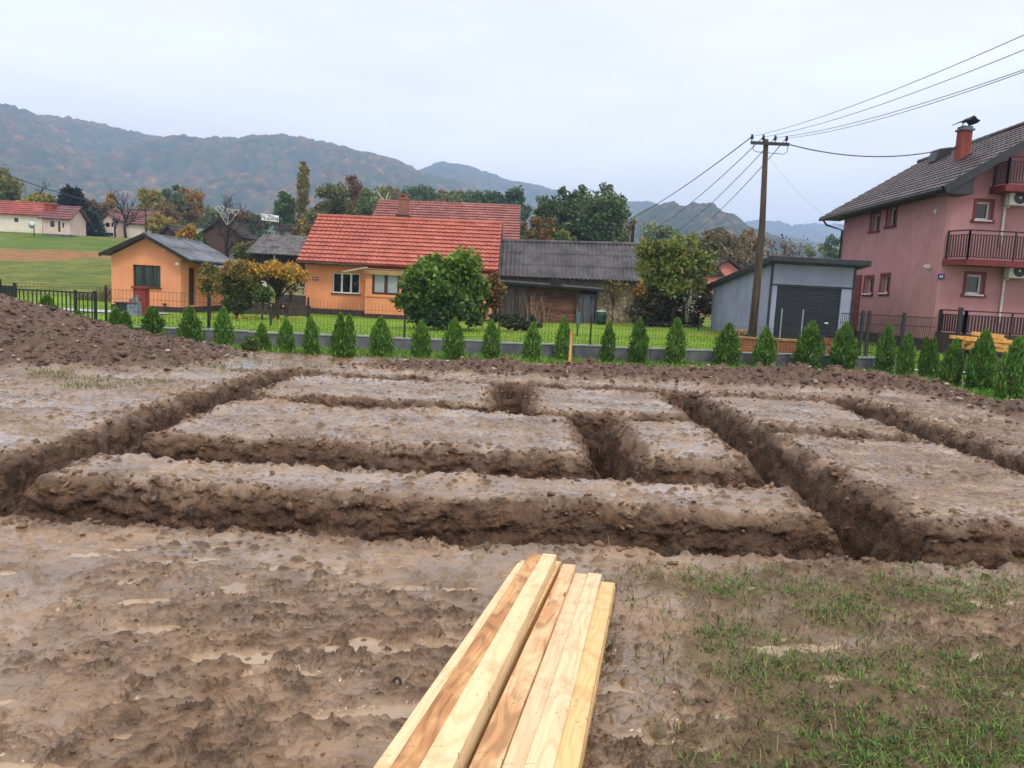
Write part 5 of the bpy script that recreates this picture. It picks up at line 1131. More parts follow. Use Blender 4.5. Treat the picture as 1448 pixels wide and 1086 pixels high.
m_ = MB(); zq = at(206, 297, y)[2]; m_.box(q[0] - .7, q[0] + .6, y - .2, y - .12, zq - .06, zq + .06); m_.build("crossarm", POLE, t)
y = 56.0; q = at(893, 343, y); t = thing("stub_pole", "short black pole rising behind the barn's corrugated roof", "pole", (q[0], y, 0)); m_ = MB(); m_.tube([(q[0], y, -.3), (q[0] + .05, y, at(894, 318, y)[2])], [.14, .11], 8); m_.build("shaft", mat("black_pole", S(30, 28, 30), S(22, 20, 22), .8), t); m_ = MB(); z = at(894, 318, y)[2]; m_.tube([(q[0], y, z), (q[0] - .08, y, z + .3), (q[0] + .12, y, z + .55), (q[0] + .0, y, z + .6)], .018, 5); m_.build("wire_bracket", WIREL, t)
y = 60; q = at(865, 345, y); t = thing("thin_mast", "thin dark aerial mast behind the barn ridge in front of trees", "mast", (q[0], y, 0)); m_ = MB(); m_.tube([(q[0], y, -.2), (q[0], y, at(865, 322, y)[2])], .04, 6); m_.build("tube", DGREY, t); m_ = MB(); z = at(865, 324, y)[2]; m_.box(q[0] - .2, q[0] + .2, y - .02, y + .02, z, z + .03); m_.build("aerial_bar", DGREY, t)
# ------------------------------------------------------------------ vegetation
def C3(*a): return np.array(S(*a)[:3])
def leaf_mesh(name, P, size, cols, seed, up=0.3, long=1.6, outward=None):
    """one small folded leaf per point"""
    r = np.random.default_rng(seed); n = len(P)
    d = r.normal(size=(n, 3)); 
    if outward is not None: d = d * .8 + outward
    d[:, 2] += up; d /= np.linalg.norm(d, axis=1, keepdims=True) + 1e-9
    s = np.cross(d, r.normal(size=(n, 3))); s /= np.linalg.norm(s, axis=1, keepdims=True) + 1e-9
    nn = np.cross(d, s)
    sz = (np.asarray(size) * r.uniform(.6, 1.35, n))[:, None]
    a = P; b = P + d * sz * long * .5 + s * sz * .5 + nn * sz * .12; c = P + d * sz * long; e = P + d * sz * long * .5 - s * sz * .5 + nn * sz * .12
    V_ = np.stack([a, b, c, e], 1).reshape(-1, 3)
    me = mesh_np(name, V_, np.arange(n * 4).reshape(n, 4), [FOL], False)
    vcol(me, "col", np.repeat(cols, 4, 0)); return me

def pick_cols(r, n, pal, wts):
    pal = np.array(pal); k = r.choice(len(pal), n, p=np.array(wts) / np.sum(wts)); return pal[k] * r.uniform(.85, 1.15, (n, 1))

def crown_points(r, n, rx, ry, rz, clumps, cr, shell=.55, low=-.9, dens=None):
    cs = []
    while len(cs) < clumps:
        p = r.normal(size=3); p /= np.linalg.norm(p); p *= shell + (1 - shell) * r.random() ** .6
        if p[2] < low: continue
        cs.append(p * (rx, ry, rz) * r.uniform(.70, 1.06))
    cs = np.array(cs); k = r.integers(0, clumps, n); w_ = r.normal(size=(n, 3)); w_ /= np.linalg.norm(w_, axis=1, keepdims=True)
    sc_ = cr * r.uniform(.55, 1.25, clumps)[k][:, None]
    return cs, cs[k] + w_ * sc_ * (r.random((n, 1)) ** .45) * (1, 1, .75), k

def tree(name, label, loc, H, rx, rz, pal, wts, seed, n=3500, leaf=.3, clumps=40, trunk=.2, cz=None, shell=.45, top=None, group=None, cat="tree", low=-.75, ry=None, cr=None, lean=0.0, bark=None, stems=1):
    n = int(n * 1.9); leaf = leaf * .70; r = np.random.default_rng(seed); t = thing(name, label, cat, loc, group); loc = np.array(loc, float)
    cz = H - rz if cz is None else cz
    cs, P, k = crown_points(r, n, rx, ry or rx, rz, clumps, cr or min(rx, rz) * .36, shell, low)
    P[:, 2] += cz; cs[:, 2] += cz; f_ = H / np.percentile(P[:, 2], 99.7); P[:, 2] *= f_; cs[:, 2] *= f_; P[:, 0] += lean * P[:, 2]; cs[:, 0] += lean * cs[:, 2]
    P = P[P[:, 2] > .05]
    cols = pick_cols(r, len(P), pal, wts)
    cl = r.uniform(.82, 1.18, (clumps, 1)); 
    if top is not None:
        f = np.clip((P[:, 2:3] - cz) / rz * .5 + .5 + r.normal(0, .16, (len(P), 1)), 0, 1) ** 4.5
        cols = cols * (1 - f) + pick_cols(r, len(P), top, [1] * len(top)) * f
    me = leaf_mesh("crown", P, leaf, cols, seed + 1); obj("crown", me, t)
    m_ = MB()
    for s in range(stems):
        o = np.array([0, 0, 0.]) if stems == 1 else np.array([r.uniform(-.3, .3), r.uniform(-.2, .2), 0]) * rx * .5
        topz = cz + rz * .35; pts = [o + (lean * z + r.normal(0, .012 * H) * (z > .2), r.normal(0, .012 * H) * (z > .2), z) for z in np.linspace(-.25, topz, 6)]
        m_.tube(pts, [trunk / stems ** .5 * (1.25 - i * .2) for i in range(6)], 8)
        for c in cs[r.permutation(clumps)[:min(16, clumps)]]:
            z0 = np.clip(c[2] * r.uniform(.4, .75), min(.25 * H, topz * .5), topz * .95); a = np.array([lean * z0, 0, z0]) + o; mid = (a + c) / 2 + (0, 0, .05 * H)
            m_.tube([a, mid, c], [trunk * .45 / stems ** .5, trunk * .28, trunk * .08], 5)
    m_.v = [tuple(np.array(p) + loc) for p in m_.v]; m_.build("trunk", bark or BARK, t, True)
    return t

def bare_tree(name, label, loc, H, spread, seed, trunk=.2, levels=4, group=None, mt=None, leaves=0, pal=None, first=.22):
    r = np.random.default_rng(seed); t = thing(name, label, "tree", loc, group); loc = np.array(loc, float); tr = MB(); tw = MB(); tips = []
    def grow(p, d, L, rad, lv):
        d = d / np.linalg.norm(d); q = p + d * L * .5 + r.normal(0, .05 * L, 3); e_ = q + (d + (0, 0, .12)) * L * .5
        (tr if lv < 2 else tw).tube([p, q, e_], [rad, rad * .8, rad * .55], 7 if lv < 2 else 3, lv < 1)
        if lv >= levels: tips.append(e_); return
        for k in range(r.integers(3, 5) + (1 if lv == 0 else 0)):
            f = r.uniform(.35, 1.0); b = p + (e_ - p) * f; nd = d * r.uniform(.5, 1.0) + r.normal(0, 1, 3) * (spread, spread, .35) + (0, 0, .3)
            grow(b, nd, L * r.uniform(.5, .75), rad * .5, lv + 1)
    grow(np.array([0, 0, -.3]), np.array([r.normal(0, .05), 0, 1.]), H * (first + .12), trunk, 0)
    zmax = max(p[2] for p in tw.v); s_ = H / zmax
    for m_ in (tr, tw): m_.v = [tuple(np.array(p) * (1, 1, s_) + loc) for p in m_.v]
    tr.build("trunk", mt or BARK_D, t, True); tw.build("twigs", mt or BARK_D, t)
    if leaves:
        tp = np.array(tips) * (1, 1, s_); P = tp[r.integers(0, len(tp), leaves)] + r.normal(0, .25, (leaves, 3)); obj("leaves", leaf_mesh("leaves", P, .22, pick_cols(r, leaves, pal, [1] * len(pal)), seed), t)
    return t

def conifer(name, label, loc, H, R_, seed, col, n=2600, leaf=.35, group=None):
    r = np.random.default_rng(seed); t = thing(name, label, "tree", loc, group); z = r.random(n) ** .75 * .93; tier = np.floor(z * 15) / 15 + .03
    ang = r.random(n) * 6.2832; lobes = 1 + .25 * np.sin(ang * 5 + tier * 40); rad = R_ * (1 - z) * (.25 + .75 * r.random(n) ** .5) * lobes
    P = np.stack([rad * np.cos(ang), rad * np.sin(ang), H * (tier * .6 + z * .4) + H * .06 - rad * .22], -1); ow = np.stack([np.cos(ang), np.sin(ang), -.2 + 0 * ang], -1)
    obj("crown", leaf_mesh("crown", P, leaf, pick_cols(r, n, [C3(*col), C3(*[c * .7 for c in col])], [1, 1]), seed, 0, 2.2, ow), t)
    m_ = MB(); m_.tube([np.array(loc) + (0, 0, -.3), np.array(loc) + (0, 0, H * .97)], [R_ * .1, .03], 7); m_.build("trunk", BARK_D, t, True); return t

GREEN, OLIVE, DGREEN = C3(84, 108, 48), C3(120, 118, 60), C3(52, 72, 40)
YEL, ORA, BRN, RUST, BLUEG, LIME = C3(172, 142, 44), C3(168, 112, 52), C3(116, 88, 62), C3(132, 86, 58), C3(86, 112, 88), C3(126, 152, 44)
def spot(px, py_base, y): q = at(px, py_base, y); return (q[0], y, tz(q[0], y))
def far_tree(name, label, px, ptop, wpx, y, pal, wts, seed, **k):
    loc = spot(px, 330, y); H = at(px, ptop, y)[2] - loc[2]; rx = wpx / 2 / F * y
    rz = k.pop("rz", None) or min(H * .46, H * .5); 
    return tree(name, label, loc, H, rx, rz, pal, wts, seed, **k)
# --- hillside, west
far_tree("oak_tree", "big green and rust oak above the long white house, cut by the picture edge", -2, 236, 66, 112, [GREEN, OLIVE, ORA], [4, 4, 1], 201, n=4500, leaf=.45, clumps=60)
bare_tree("bare_tree", "bare grey tree between the rust oak and the yellow tree above the white house", spot(50, 300, 128), at(50, 250, 128)[2] - spot(50, 300, 128)[2], .65, 202, .25, leaves=150, pal=[OLIVE, BRN])
far_tree("yellow_tree", "bright yellow green tree above the long white house's roof ridge", 58, 276, 44, 108, [YEL, LIME, OLIVE], [4, 2, 2], 203, n=3500, leaf=.4)
far_tree("yellow_tree", "smaller yellow tree just beside the bright one above the white roof", 40, 284, 22, 106, [YEL, OLIVE], [3, 2], 204, n=1600, leaf=.4, clumps=22)
conifer("spruce_tree", "tall dark spruce behind the porch house's roof end", spot(103, 330, 106), at(103, 270, 106)[2] - spot(103, 330, 106)[2], 2.6, 205, (44, 60, 48), 3500, .5)
far_tree("autumn_tree", "mixed brown green tree below the tall dark spruce", 92, 290, 44, 112, [BRN, OLIVE, DGREEN], [3, 3, 2], 206, n=3500, leaf=.42)
far_tree("brown_tree", "dark brown bushy tree between the tall spruce and the gabled house", 130, 286, 40, 116, [BRN, RUST, DGREEN], [3, 2, 3], 207, n=3200, leaf=.42)
conifer("young_conifer", "low dark bluish conifer in front of the white garden house", spot(126, 330, 100), at(126, 303, 100)[2] - spot(126, 330, 100)[2], 1.9, 208, (50, 72, 62), 2200, .42)
bare_tree("bare_tree", "many branched bare tree in front of the gabled white house", spot(178, 335, 96), at(178, 262, 96)[2] - spot(178, 335, 96)[2], .75, 209, .2, 5)
bare_tree("bare_tree", "slim bare trunk directly before the gabled house's window", spot(163, 335, 98), at(163, 300, 98)[2] - spot(163, 335, 98)[2], .5, 210, .16, 4)
far_tree("orange_tree", "pale orange tree peeping behind the gabled house's ridge", 158, 275, 26, 125, [YEL, ORA, OLIVE], [2, 2, 2], 211, n=1800, leaf=.4, clumps=24)
far_tree("yellow_tree", "yellow green tree behind the thin pole and maroon roof", 216, 270, 34, 130, [YEL, OLIVE, LIME], [2, 3, 1], 212, n=2800, leaf=.42)
far_tree("autumn_tree", "green topped tree between yellow tree and orange tree on the slope", 243, 264, 36, 140, [GREEN, BLUEG, OLIVE], [3, 2, 2], 213, n=2800, leaf=.45)
far_tree("orange_tree", "warm orange tree on the slope above the hillside barn", 266, 268, 40, 145, [ORA, YEL, OLIVE], [3, 2, 2], 214, n=3000, leaf=.45)
far_tree("brown_tree", "brown half bare tree over the steep roofed hut", 232, 284, 40, 120, [BRN, OLIVE, RUST], [3, 2, 1], 215, n=1500, leaf=.36)
far_tree("yellow_tree", "low yellow green shrub tree beside the steep roofed hut", 226, 304, 44, 110, [OLIVE, YEL], [3, 2], 216, n=2000, leaf=.36)
far_tree("orange_tree", "small orange tree between steep hut and hillside barn", 266, 318, 24, 74, [ORA, YEL, OLIVE], [3, 2, 2], 217, n=1500, leaf=.3, clumps=24)
far_tree("green_bush", "round green bush below the hillside barn's gable", 285, 333, 20, 70, [GREEN, DGREEN, OLIVE], [2, 2, 1], 218, n=1400, leaf=.25, clumps=20)
bare_tree("heart_tree", "bare dark tree carrying white heart frames before the hillside barn", spot(322, 372, 71.5), at(322, 268, 71.5)[2] - spot(322, 372, 71.5)[2], .6, 219, .22, 5, first=.3)
for k, (px, pt, wd, y, pal, lb) in enumerate(((290, 292, 50, 190, [GREEN, OLIVE], "broad green wood edge tree left of the heart tree on the slope"), (344, 300, 34, 150, [RUST, BRN], "rusty brown tree behind the heart tree"), (362, 305, 30, 150, [GREEN, DGREEN, BRN], "dark green tree between the heart tree and the lettered sign"))):
    far_tree("slope_tree", lb, px, pt, wd, y, pal, [1] * len(pal), 221 + k, n=2500, leaf=.5)
for k, (px, pt, wd, y, pal, lb) in enumerate(((350, 345, 36, 66, [OLIVE, GREEN, BRN], "olive shrub below the heart tree by the outbuilding roof"), (372, 328, 30, 90, [DGREEN, BLUEG], "dark shrub tree directly under the lettered sign"), (428, 312, 34, 84, [OLIVE, BRN, YEL], "brownish tree at the poplar's foot behind the timber barn"), (444, 322, 30, 80, [BRN, OLIVE], "dull brown shrub tree against the tiled roof's west edge"))):
    far_tree("shrub_tree", lb, px, pt, wd, y, pal, [1] * len(pal), 231 + k, n=2000, leaf=.32, clumps=28)
far_tree("green_tree", "soft green tree beside the poplar", 402, 275, 34, 118, [C3(96, 124, 62), GREEN, BLUEG], [3, 2, 2], 240, n=3000, leaf=.42)
# poplar
loc = spot(427, 330, 116); Hh = at(427, 231, 116)[2] - loc[2]
tree("poplar_tree", "tall slender olive poplar rising above the timber barn", loc, Hh, .72, Hh * .47, [C3(156, 144, 84), C3(136, 130, 74), C3(130, 120, 80)], [3, 3, 2], 241, n=5600, leaf=.34, clumps=80, trunk=.2, cr=.5, shell=.1)
# --- clump behind the tiled house
far_tree("olive_tree", "large olive green tree just behind the tiled house's west ridge end", 470, 264, 62, 108, [OLIVE, GREEN, C3(120, 110, 60)], [3, 3, 2], 242, n=6000, leaf=.4, clumps=64)
far_tree("brown_tree", "red brown domed tree standing above the olive trees behind the tiled roof", 504, 253, 56, 122, [RUST, BRN, C3(120, 84, 66)], [2, 3, 2], 243, n=5200, leaf=.42, clumps=52)
far_tree("green_tree", "green tree between the brown domed tree and the rear house roof", 527, 268, 56, 112, [GREEN, BLUEG, OLIVE], [3, 2, 2], 244, n=5200, leaf=.4, clumps=56)
for k, (px, pt, wd, pal, lb) in enumerate(((552, 266, 24, [BRN, OLIVE], "brownish tree over the rear roof's aerial"), (588, 267, 32, [BLUEG, GREEN], "green tree just beside the tiled house chimney"), (606, 266, 26, [GREEN, BLUEG], "narrow green tree second from the chimney above the rear roof"), (628, 271, 30, [GREEN, OLIVE, BRN], "mixed tree over the middle of the rear roof ridge"), (650, 272, 30, [OLIVE, BLUEG], "olive tree over the rear roof ridge beside the mixed tree"), (668, 273, 28, [BLUEG, GREEN], "bluish green tree last before the pair of pines"))):
    far_tree("ridge_tree", lb, px, pt, wd * 1.75, 175, pal, [1] * len(pal), 251 + k, n=5200, leaf=.55, clumps=70, cr=1.35, rz=3.6, group="trees above the rear house roof")
for k, (px, pt, lb) in enumerate(((699, 272, "broader shorter pine behind the rear roof's east half"), (727, 268, "taller pine at the rear roof's east corner"))):
    loc = spot(px, 330, 130); tree("pine_tree", lb, loc, at(px, pt, 130)[2] - loc[2], 2.1, 4.2, [BLUEG, C3(62, 92, 62), DGREEN], [3, 3, 1], 261 + k, n=4600, leaf=.42, clumps=64, cr=.95)
far_tree("autumn_bush", "olive and rust bush against the rear house's east gable", 752, 312, 52, 72, [OLIVE, BRN, RUST], [3, 2, 1], 264, n=3500, leaf=.3, clumps=44)
far_tree("autumn_bush", "slim rusty tree in front of the big green trees above the barn ridge", 776, 311, 22, 70, [RUST, ORA, OLIVE], [3, 1, 2], 265, n=1500, leaf=.28, clumps=24)
far_tree("autumn_bush", "low olive bush peeping over the barn ridge's middle", 800, 328, 34, 66, [OLIVE, GREEN], [1, 1], 266, n=1700, leaf=.28, clumps=24)
G2 = [C3(90, 112, 68), C3(108, 126, 76), C3(74, 96, 62)]
for k, (px, pt, wd, y, lb) in enumerate(((772, 282, 44, 82, "shorter shoulder of green foliage tree at the west of the tall pair"), (806, 266, 62, 84, "tall ragged green tree over the barn ridge, the one nearer the pines"), (852, 266, 72, 80, "tall broad green tree over the barn ridge, the one nearer the stub pole"))):
    far_tree("tall_green_tree", lb, px, pt, wd, y, G2, [3, 2, 2], 271 + k, n=7500, leaf=.34, clumps=110, trunk=.3, cr=wd * .0145, shell=.35, group="tall green trees behind the barn")
far_tree("autumn_bush", "pale tan tree beside the stub pole", 886, 310, 34, 95, [BRN, C3(150, 120, 80), OLIVE], [2, 2, 2], 275, n=1800, leaf=.34)
far_tree("green_tree", "soft grey green tree behind the stub pole below the small wooded hill", 935, 318, 60, 120, [BLUEG, OLIVE, C3(120, 140, 100)], [2, 2, 2], 276, n=3000, leaf=.45)
for k, (px, pt, wd, y, pal, lb) in enumerate(((1012, 326, 70, 95, [C3(92, 96, 66), BRN, OLIVE], "grey olive tree just east of the leafy yard tree"), (1040, 332, 60, 100, [C3(96, 92, 70), OLIVE, BRN], "dull olive tree above the pink cottage's dark gable"), (1066, 328, 44, 105, [OLIVE, BRN, RUST], "brown olive tree right behind the utility pole"), (1160, 346, 60, 150, [BLUEG, OLIVE], "low bluish green tree in the gap before the pink house"), (1178, 336, 30, 140, [BLUEG, GREEN], "green tree touching the pink house's downpipe"))):
    far_tree("hazy_tree", lb, px, pt, wd, y, pal, [1] * len(pal), 281 + k, n=2800, leaf=.42, clumps=38)
for k, (px, pt, y, lb) in enumerate(((1086, 340, 80, "bare dark tree just east of the utility pole above the garage"), (1112, 336, 84, "bare dark tree in the middle above the garage roof"), (1138, 346, 88, "low bare tree above the garage roof's east half"), (1050, 340, 78, "bare tree in front of the dull olive trees west of the pole"))):
    loc = spot(px, 360, y); bare_tree("bare_tree", lb, loc, at(px, pt, y)[2] - loc[2], .8, 291 + k, .2, 4, leaves=260, pal=[BRN, C3(90, 76, 70)])
# --- yard trees
loc = spot(297, 440, 33.5); H0 = at(297, 374, 33.5)[2] - loc[2]
tree("young_tree", "young orange tinged tree on a slender stem before the outbuilding's side wall", loc, H0, .55, .75, [OLIVE, GREEN, ORA], [3, 3, 2], 301, n=700, leaf=.13, clumps=34, trunk=.05, cr=.24, shell=.35)
loc = spot(335, 440, 35.5); H0 = at(335, 371, 35.5)[2] - loc[2]
tree("autumn_tree", "dense olive tree with orange top between outbuilding and umbrella shaped tree", loc, H0, .92, 1.22, [C3(72, 76, 34), C3(84, 92, 40), DGREEN], [3, 3, 2], 302, n=5200, leaf=.13, clumps=60, trunk=.10, top=[ORA, C3(160, 112, 46), OLIVE], low=-.95)
loc = spot(391, 446, 37.0); H0 = at(391, 371, 37)[2] - loc[2]
tree("umbrella_tree", "flat topped orange yellow tree shaped like an umbrella beside the tiled house", loc, H0, 1.42, .62, [C3(164, 120, 48), YEL, ORA, OLIVE], [3, 3, 2, 3], 303, n=2000, leaf=.15, clumps=60, trunk=.13, low=-.2, cr=.3, shell=.6)
loc = spot(371, 440, 35.0); H0 = at(371, 404, 35.0)[2] - loc[2]
tree("clipped_bush", "round clipped green bush on a stem with white flowers near the umbrella tree", loc, H0, .5, .42, [GREEN, DGREEN, LIME], [3, 2, 1], 304, n=1500, leaf=.09, clumps=24, trunk=.05, cat="shrub")
loc = spot(411, 425, 40); tree("tall_flower", "tall pale plume plant before the white balustrade", loc, at(411, 392, 40)[2] - loc[2], .35, .5, [C3(200, 186, 140), OLIVE], [3, 2], 305, n=500, leaf=.12, clumps=14, trunk=.03, cat="plant")
# great leafy bush before the tiled house
loc = spot(627, 452, 33.0); H0 = at(627, 360, 33)[2] - loc[2]
tree("leafy_bush", "great rounded green bush with big leaves covering the tiled house's middle", loc, H0, 1.95, 1.42, [C3(56, 84, 26), C3(76, 104, 34), DGREEN, C3(112, 136, 44)], [4, 3, 3, 1], 306, n=9500, leaf=.20, clumps=95, trunk=.09, cz=1.30, shell=.3, low=-1, cr=.50, stems=3, cat="bush", top=[C3(116, 146, 46), C3(86, 116, 36)])
loc = spot(697, 450, 34.5); H0 = at(697, 388, 34.5)[2] - loc[2]
tree("rust_bush", "thin rusty bush leaning between great green bush and plank shed", loc, H0, .55, .95, [RUST, OLIVE, BRN, YEL], [3, 3, 2, 1], 307, n=1300, leaf=.14, clumps=30, trunk=.05, cz=H0 - .95, cat="bush")
loc = spot(728, 463, 34.0); tree("dark_shrub", "low spreading dark green shrub in front of the plank shed", loc, .72, 1.25, .38, [C3(46, 56, 34), DGREEN, BRN], [3, 2, 1], 308, n=2200, leaf=.09, clumps=40, trunk=.04, cz=.32, low=-1, cat="shrub", ry=.6)
# leafy yard tree east of the barn
loc = spot(945, 455, 41.0); H0 = at(945, 336, 41)[2] - loc[2]
tree("yard_tree", "broad yellow green tree half hiding the barn's east end", loc, H0, 2.15, 1.65, [C3(98, 118, 44), C3(120, 132, 54), OLIVE, C3(140, 104, 48)], [5, 3, 3, .6], 309, n=7500, leaf=.2, clumps=80, trunk=.14, shell=.3, stems=3, cr=.5, lean=.0)
for k, (px, pt, wd, y, lb) in enumerate(((918, 405, 60, 41.5, "dark tangled shrub under the yard tree beside the brick annex"), (952, 395, 66, 42.5, "dark tangled shrub under the yard tree's middle"), (984, 400, 46, 42, "dark tangled shrub under the yard tree beside the garage"))):
    loc = spot(px, 455, y); tree("dark_thicket", lb, loc, at(px, pt, y)[2] - loc[2], wd / 2 / F * y, 1.15, [C3(44, 54, 32), C3(58, 62, 36), BRN], [3, 3, 2], 311 + k, n=2600, leaf=.15, clumps=44, trunk=.07, cz=1.0, low=-1, cat="shrub", group="dark thicket under the yard tree")
loc = spot(915, 405, 45.6); tree("yellow_vine", "yellow leaved climber spilling over the brick annex and barn corner", loc, 2.6, .85, .9, [YEL, ORA, OLIVE], [3, 2, 2], 316, n=900, leaf=.16, clumps=26, trunk=.04, cat="climber")
loc = spot(868, 420, 45.9); tree("wall_vine", "sparse yellow green climber on the barn's rubble stone wall", loc, 2.5, .9, .55, [OLIVE, YEL, C3(120, 110, 60)], [3, 2, 2], 317, n=130, leaf=.13, clumps=22, trunk=.03, cz=1.75, cat="climber", ry=.25)
# white bearded tree trunk/plant
loc = spot(973, 440, 40.4); m_ = MB(); t = thing("white_birch_stem", "pale mottled stem standing in the dark thicket", "tree", loc); q0, q1 = at(972, 437, 40.4), at(977, 399, 40.4); m_.tube([q0 - Zv * .7, q0, (q0 + q1) / 2 + X1 * .08, q1], [.10, .12, .10, .04], 8); m_.build("stem", mat("birch", S(178, 176, 170), S(70, 66, 62), .8, 12, S(40, 38, 36), 5, (.5, .6)), t, True); obj("leaves", leaf_mesh("leaves", np.random.default_rng(5).normal(0, 1, (160, 3)) * (.22, .2, .5) + (0, 0, 1.5), .1, pick_cols(np.random.default_rng(5), 160, [C3(200, 196, 180), OLIVE], [1, 1]), 5), t)

# --- thujas
def thuja_mesh(seed, tips=1, n=2600):
    r = np.random.default_rng(seed); pts = []; ow = []; h01 = []
    for k in range(tips):
        c = np.array([(k - (tips - 1) / 2) * .42, 0]); hh = 1.0 if k == 0 else r.uniform(.86, .98)
        m_ = n // tips; z = r.random(m_) ** 1.15; a = r.random(m_) * 6.2832
        prof = .47 * np.sin(np.clip(z * .80 + .20, 0, 1) * math.pi) ** .75 * (1 - z * .25) * (.72 if tips > 1 else 1)
        prof = np.maximum(prof, .02); lob = 1 + .20 * np.sin(a * 3 + seed) * np.sin(z * 9 + seed) + .14 * np.sin(a * 5 + z * 17 + seed)
        rad = prof * lob * (.50 + .5 * r.random(m_) ** .35) * (1 + .12 * r.normal(size=m_))
        pts.append(np.stack([rad * np.cos(a) + c[0], rad * np.sin(a) + c[1], z * hh * .93], -1)); ow.append(np.stack([.55 * np.cos(a), .55 * np.sin(a), .95 + 0 * a], -1)); h01.append(z)
    P = np.concatenate(pts); O_ = np.concatenate(ow); z = np.concatenate(h01)
    A, B = C3(100, 142, 50), C3(56, 92, 38); f = r.random((len(P), 1)) ** 1.3
    clump = np.sin(P[:, :1] * 11 + seed) * np.sin(P[:, 1:2] * 11 + 2) * np.sin(P[:, 2:3] * 13 + seed * 2)
    col = A * f + B * (1 - f); col *= 1 + .35 * clump; yb = (r.random(len(P)) < .05)[:, None] * (z[:, None] < .35); col = np.where(yb, C3(132, 116, 52), col)
    tp = sstep(.7, 1.0, z)[:, None]; col = col * (1 - tp * .5) + C3(96, 136, 44) * tp * .5
    return leaf_mesh("foliage", P, .052, col, seed + 9, .0, 1.9, O_)
TH = [thuja_mesh(s) for s in (401, 402, 403, 404, 405)]; TH2 = [thuja_mesh(406, 2, 3200), thuja_mesh(407, 2, 3200)]
tb = MB(); tb.tube([(0, 0, -.1), (0, 0, .5), (.01, 0, .85)], [.04, .03, .01], 6); tbm = bpy.data.meshes.new("stem"); tbm.from_pydata(tb.v, [], tb.f); tbm.materials.append(BARK)
TJ = [  # top x,y; base y; width px; twin; label
    (67, 417, 458, 32, 0, "thuja half sunk behind the soil heap, in front of the bar gate"), (113, 438, 466, 19, 0, "small thuja peeping over the soil heap at the bar gate's end"),
    (168, 435, 482, 36, 2, "twin tipped thuja behind the heap's foot, before the castle ornament"), (217, 433, 486, 31, 0, "thuja standing before the outbuilding's plinth just past the red pier"),
    (270, 433, 493, 32, 0, "stout thuja in front of the outbuilding's dark doorway"), (317, 434, 493, 26, 0, "slender thuja in front of the young orange tinged tree's east side"),
    (371, 456, 496, 20, 0, "shortest thuja of the row, below the clipped bush"), (404, 450, 498, 22, 0, "dark small thuja below the umbrella shaped tree"),
    (441, 447, 501, 22, 0, "narrow thuja with bright tip at the tiled house's west corner"), (484, 442, 505, 35, 2, "wide twin tipped thuja below the three part white window"),
    (539, 448, 504, 32, 0, "thuja below the tiled house's oxblood window"), (595, 453, 506, 28, 0, "thuja in front of the great green bush's west half"),
    (641, 449, 509, 30, 0, "thuja in front of the great green bush's east half"), (695, 452, 510, 26, 0, "thuja below the gap between great bush and plank shed"),
    (752, 455, 510, 25, 0, "thuja in front of the plank shed's dark board wall"), (797, 448, 508, 25, 0, "dark pointed thuja directly behind the wooden marking stake"),
    (858, 454, 511, 21, 0, "slim thuja in front of the rubble stone wall by the barrel"), (901, 448, 512, 27, 0, "thuja with a spiky tip before the brick annex"),
    (954, 449, 513, 28, 0, "thuja below the middle of the dark thicket"), (1026, 456, 517, 35, 0, "broad bushy thuja just west of the utility pole's foot"),
    (1081, 462, 519, 31, 0, "thuja just east of the utility pole's foot before the planter"), (1141, 454, 517, 37, 0, "broad thuja in front of the roller shutter beside the brick pier"),
    (1191, 455, 517, 34, 0, "thuja in front of the garage's east corner"), (1249, 457, 522, 30, 0, "tall straight thuja past the gate posts where the dark bank bends"),
    (1278, 470, 533, 28, 0, "shorter dark thuja, first of the tight group turning toward the viewer"), (1311, 475, 541, 32, 2, "twin tipped dark thuja in the middle of the tight group"),
    (1340, 478, 549, 34, 0, "thuja overlapping the twin tipped one, just west of the yellow boards"), (1383, 465, 554, 42, 0, "tall pointed thuja standing before the heap of yellow boards"),
    (1425, 475, 568, 46, 0, "big thuja at the row's east end on the grassy patch")]
for k, (px, pt, pb, wd, tw, lb) in enumerate(TJ):
    g = gp(px, pb); y = min(g[1], wall_y(g[0]) - .62) if px < 1260 else g[1]
    b = at(px, pb, y)
    gz = float(ground_z(b[0], y)[0]); zb = min(b[2], gz + .02)
    if px < 200: y = 18.3 + .0 * px; b = at(px, pb, y); zb = .0
    top = at(px, pt, y); Hh = top[2] - zb; wm = wd / F * math.hypot(b[0], y) * (.97 if k < 23 else .77)
    t = thing("thuja", lb, "thuja", (b[0], y, zb), "thujas planted along the kerb wall")
    me = TH2[k % 2] if tw else TH[k % 5]
    o = obj("foliage", me, t); o.scale = (wm / (1.15 if tw else .96), wm / (1.15 if tw else .96), Hh * 1.0); o.rotation_euler = (.05 * math.sin(k * 5.1), .06 * math.sin(k * 3.7), 0 if tw else (k * 2.4) % 6.28)
    s = obj("stem", tbm, t); s.scale = (1, 1, Hh)
# tiny things in the strip by the kerb
loc = tuple(gp(352, 500) * (1, 1, 0)); tree("small_shrub", "tiny leafy green plant on the grass strip before the shortest thuja", (loc[0], loc[1], .02), .35, .22, .17, [GREEN, C3(96, 110, 50)], [2, 1], 321, n=420, leaf=.06, clumps=14, trunk=.015, cz=.18, low=-1, cat="plant")

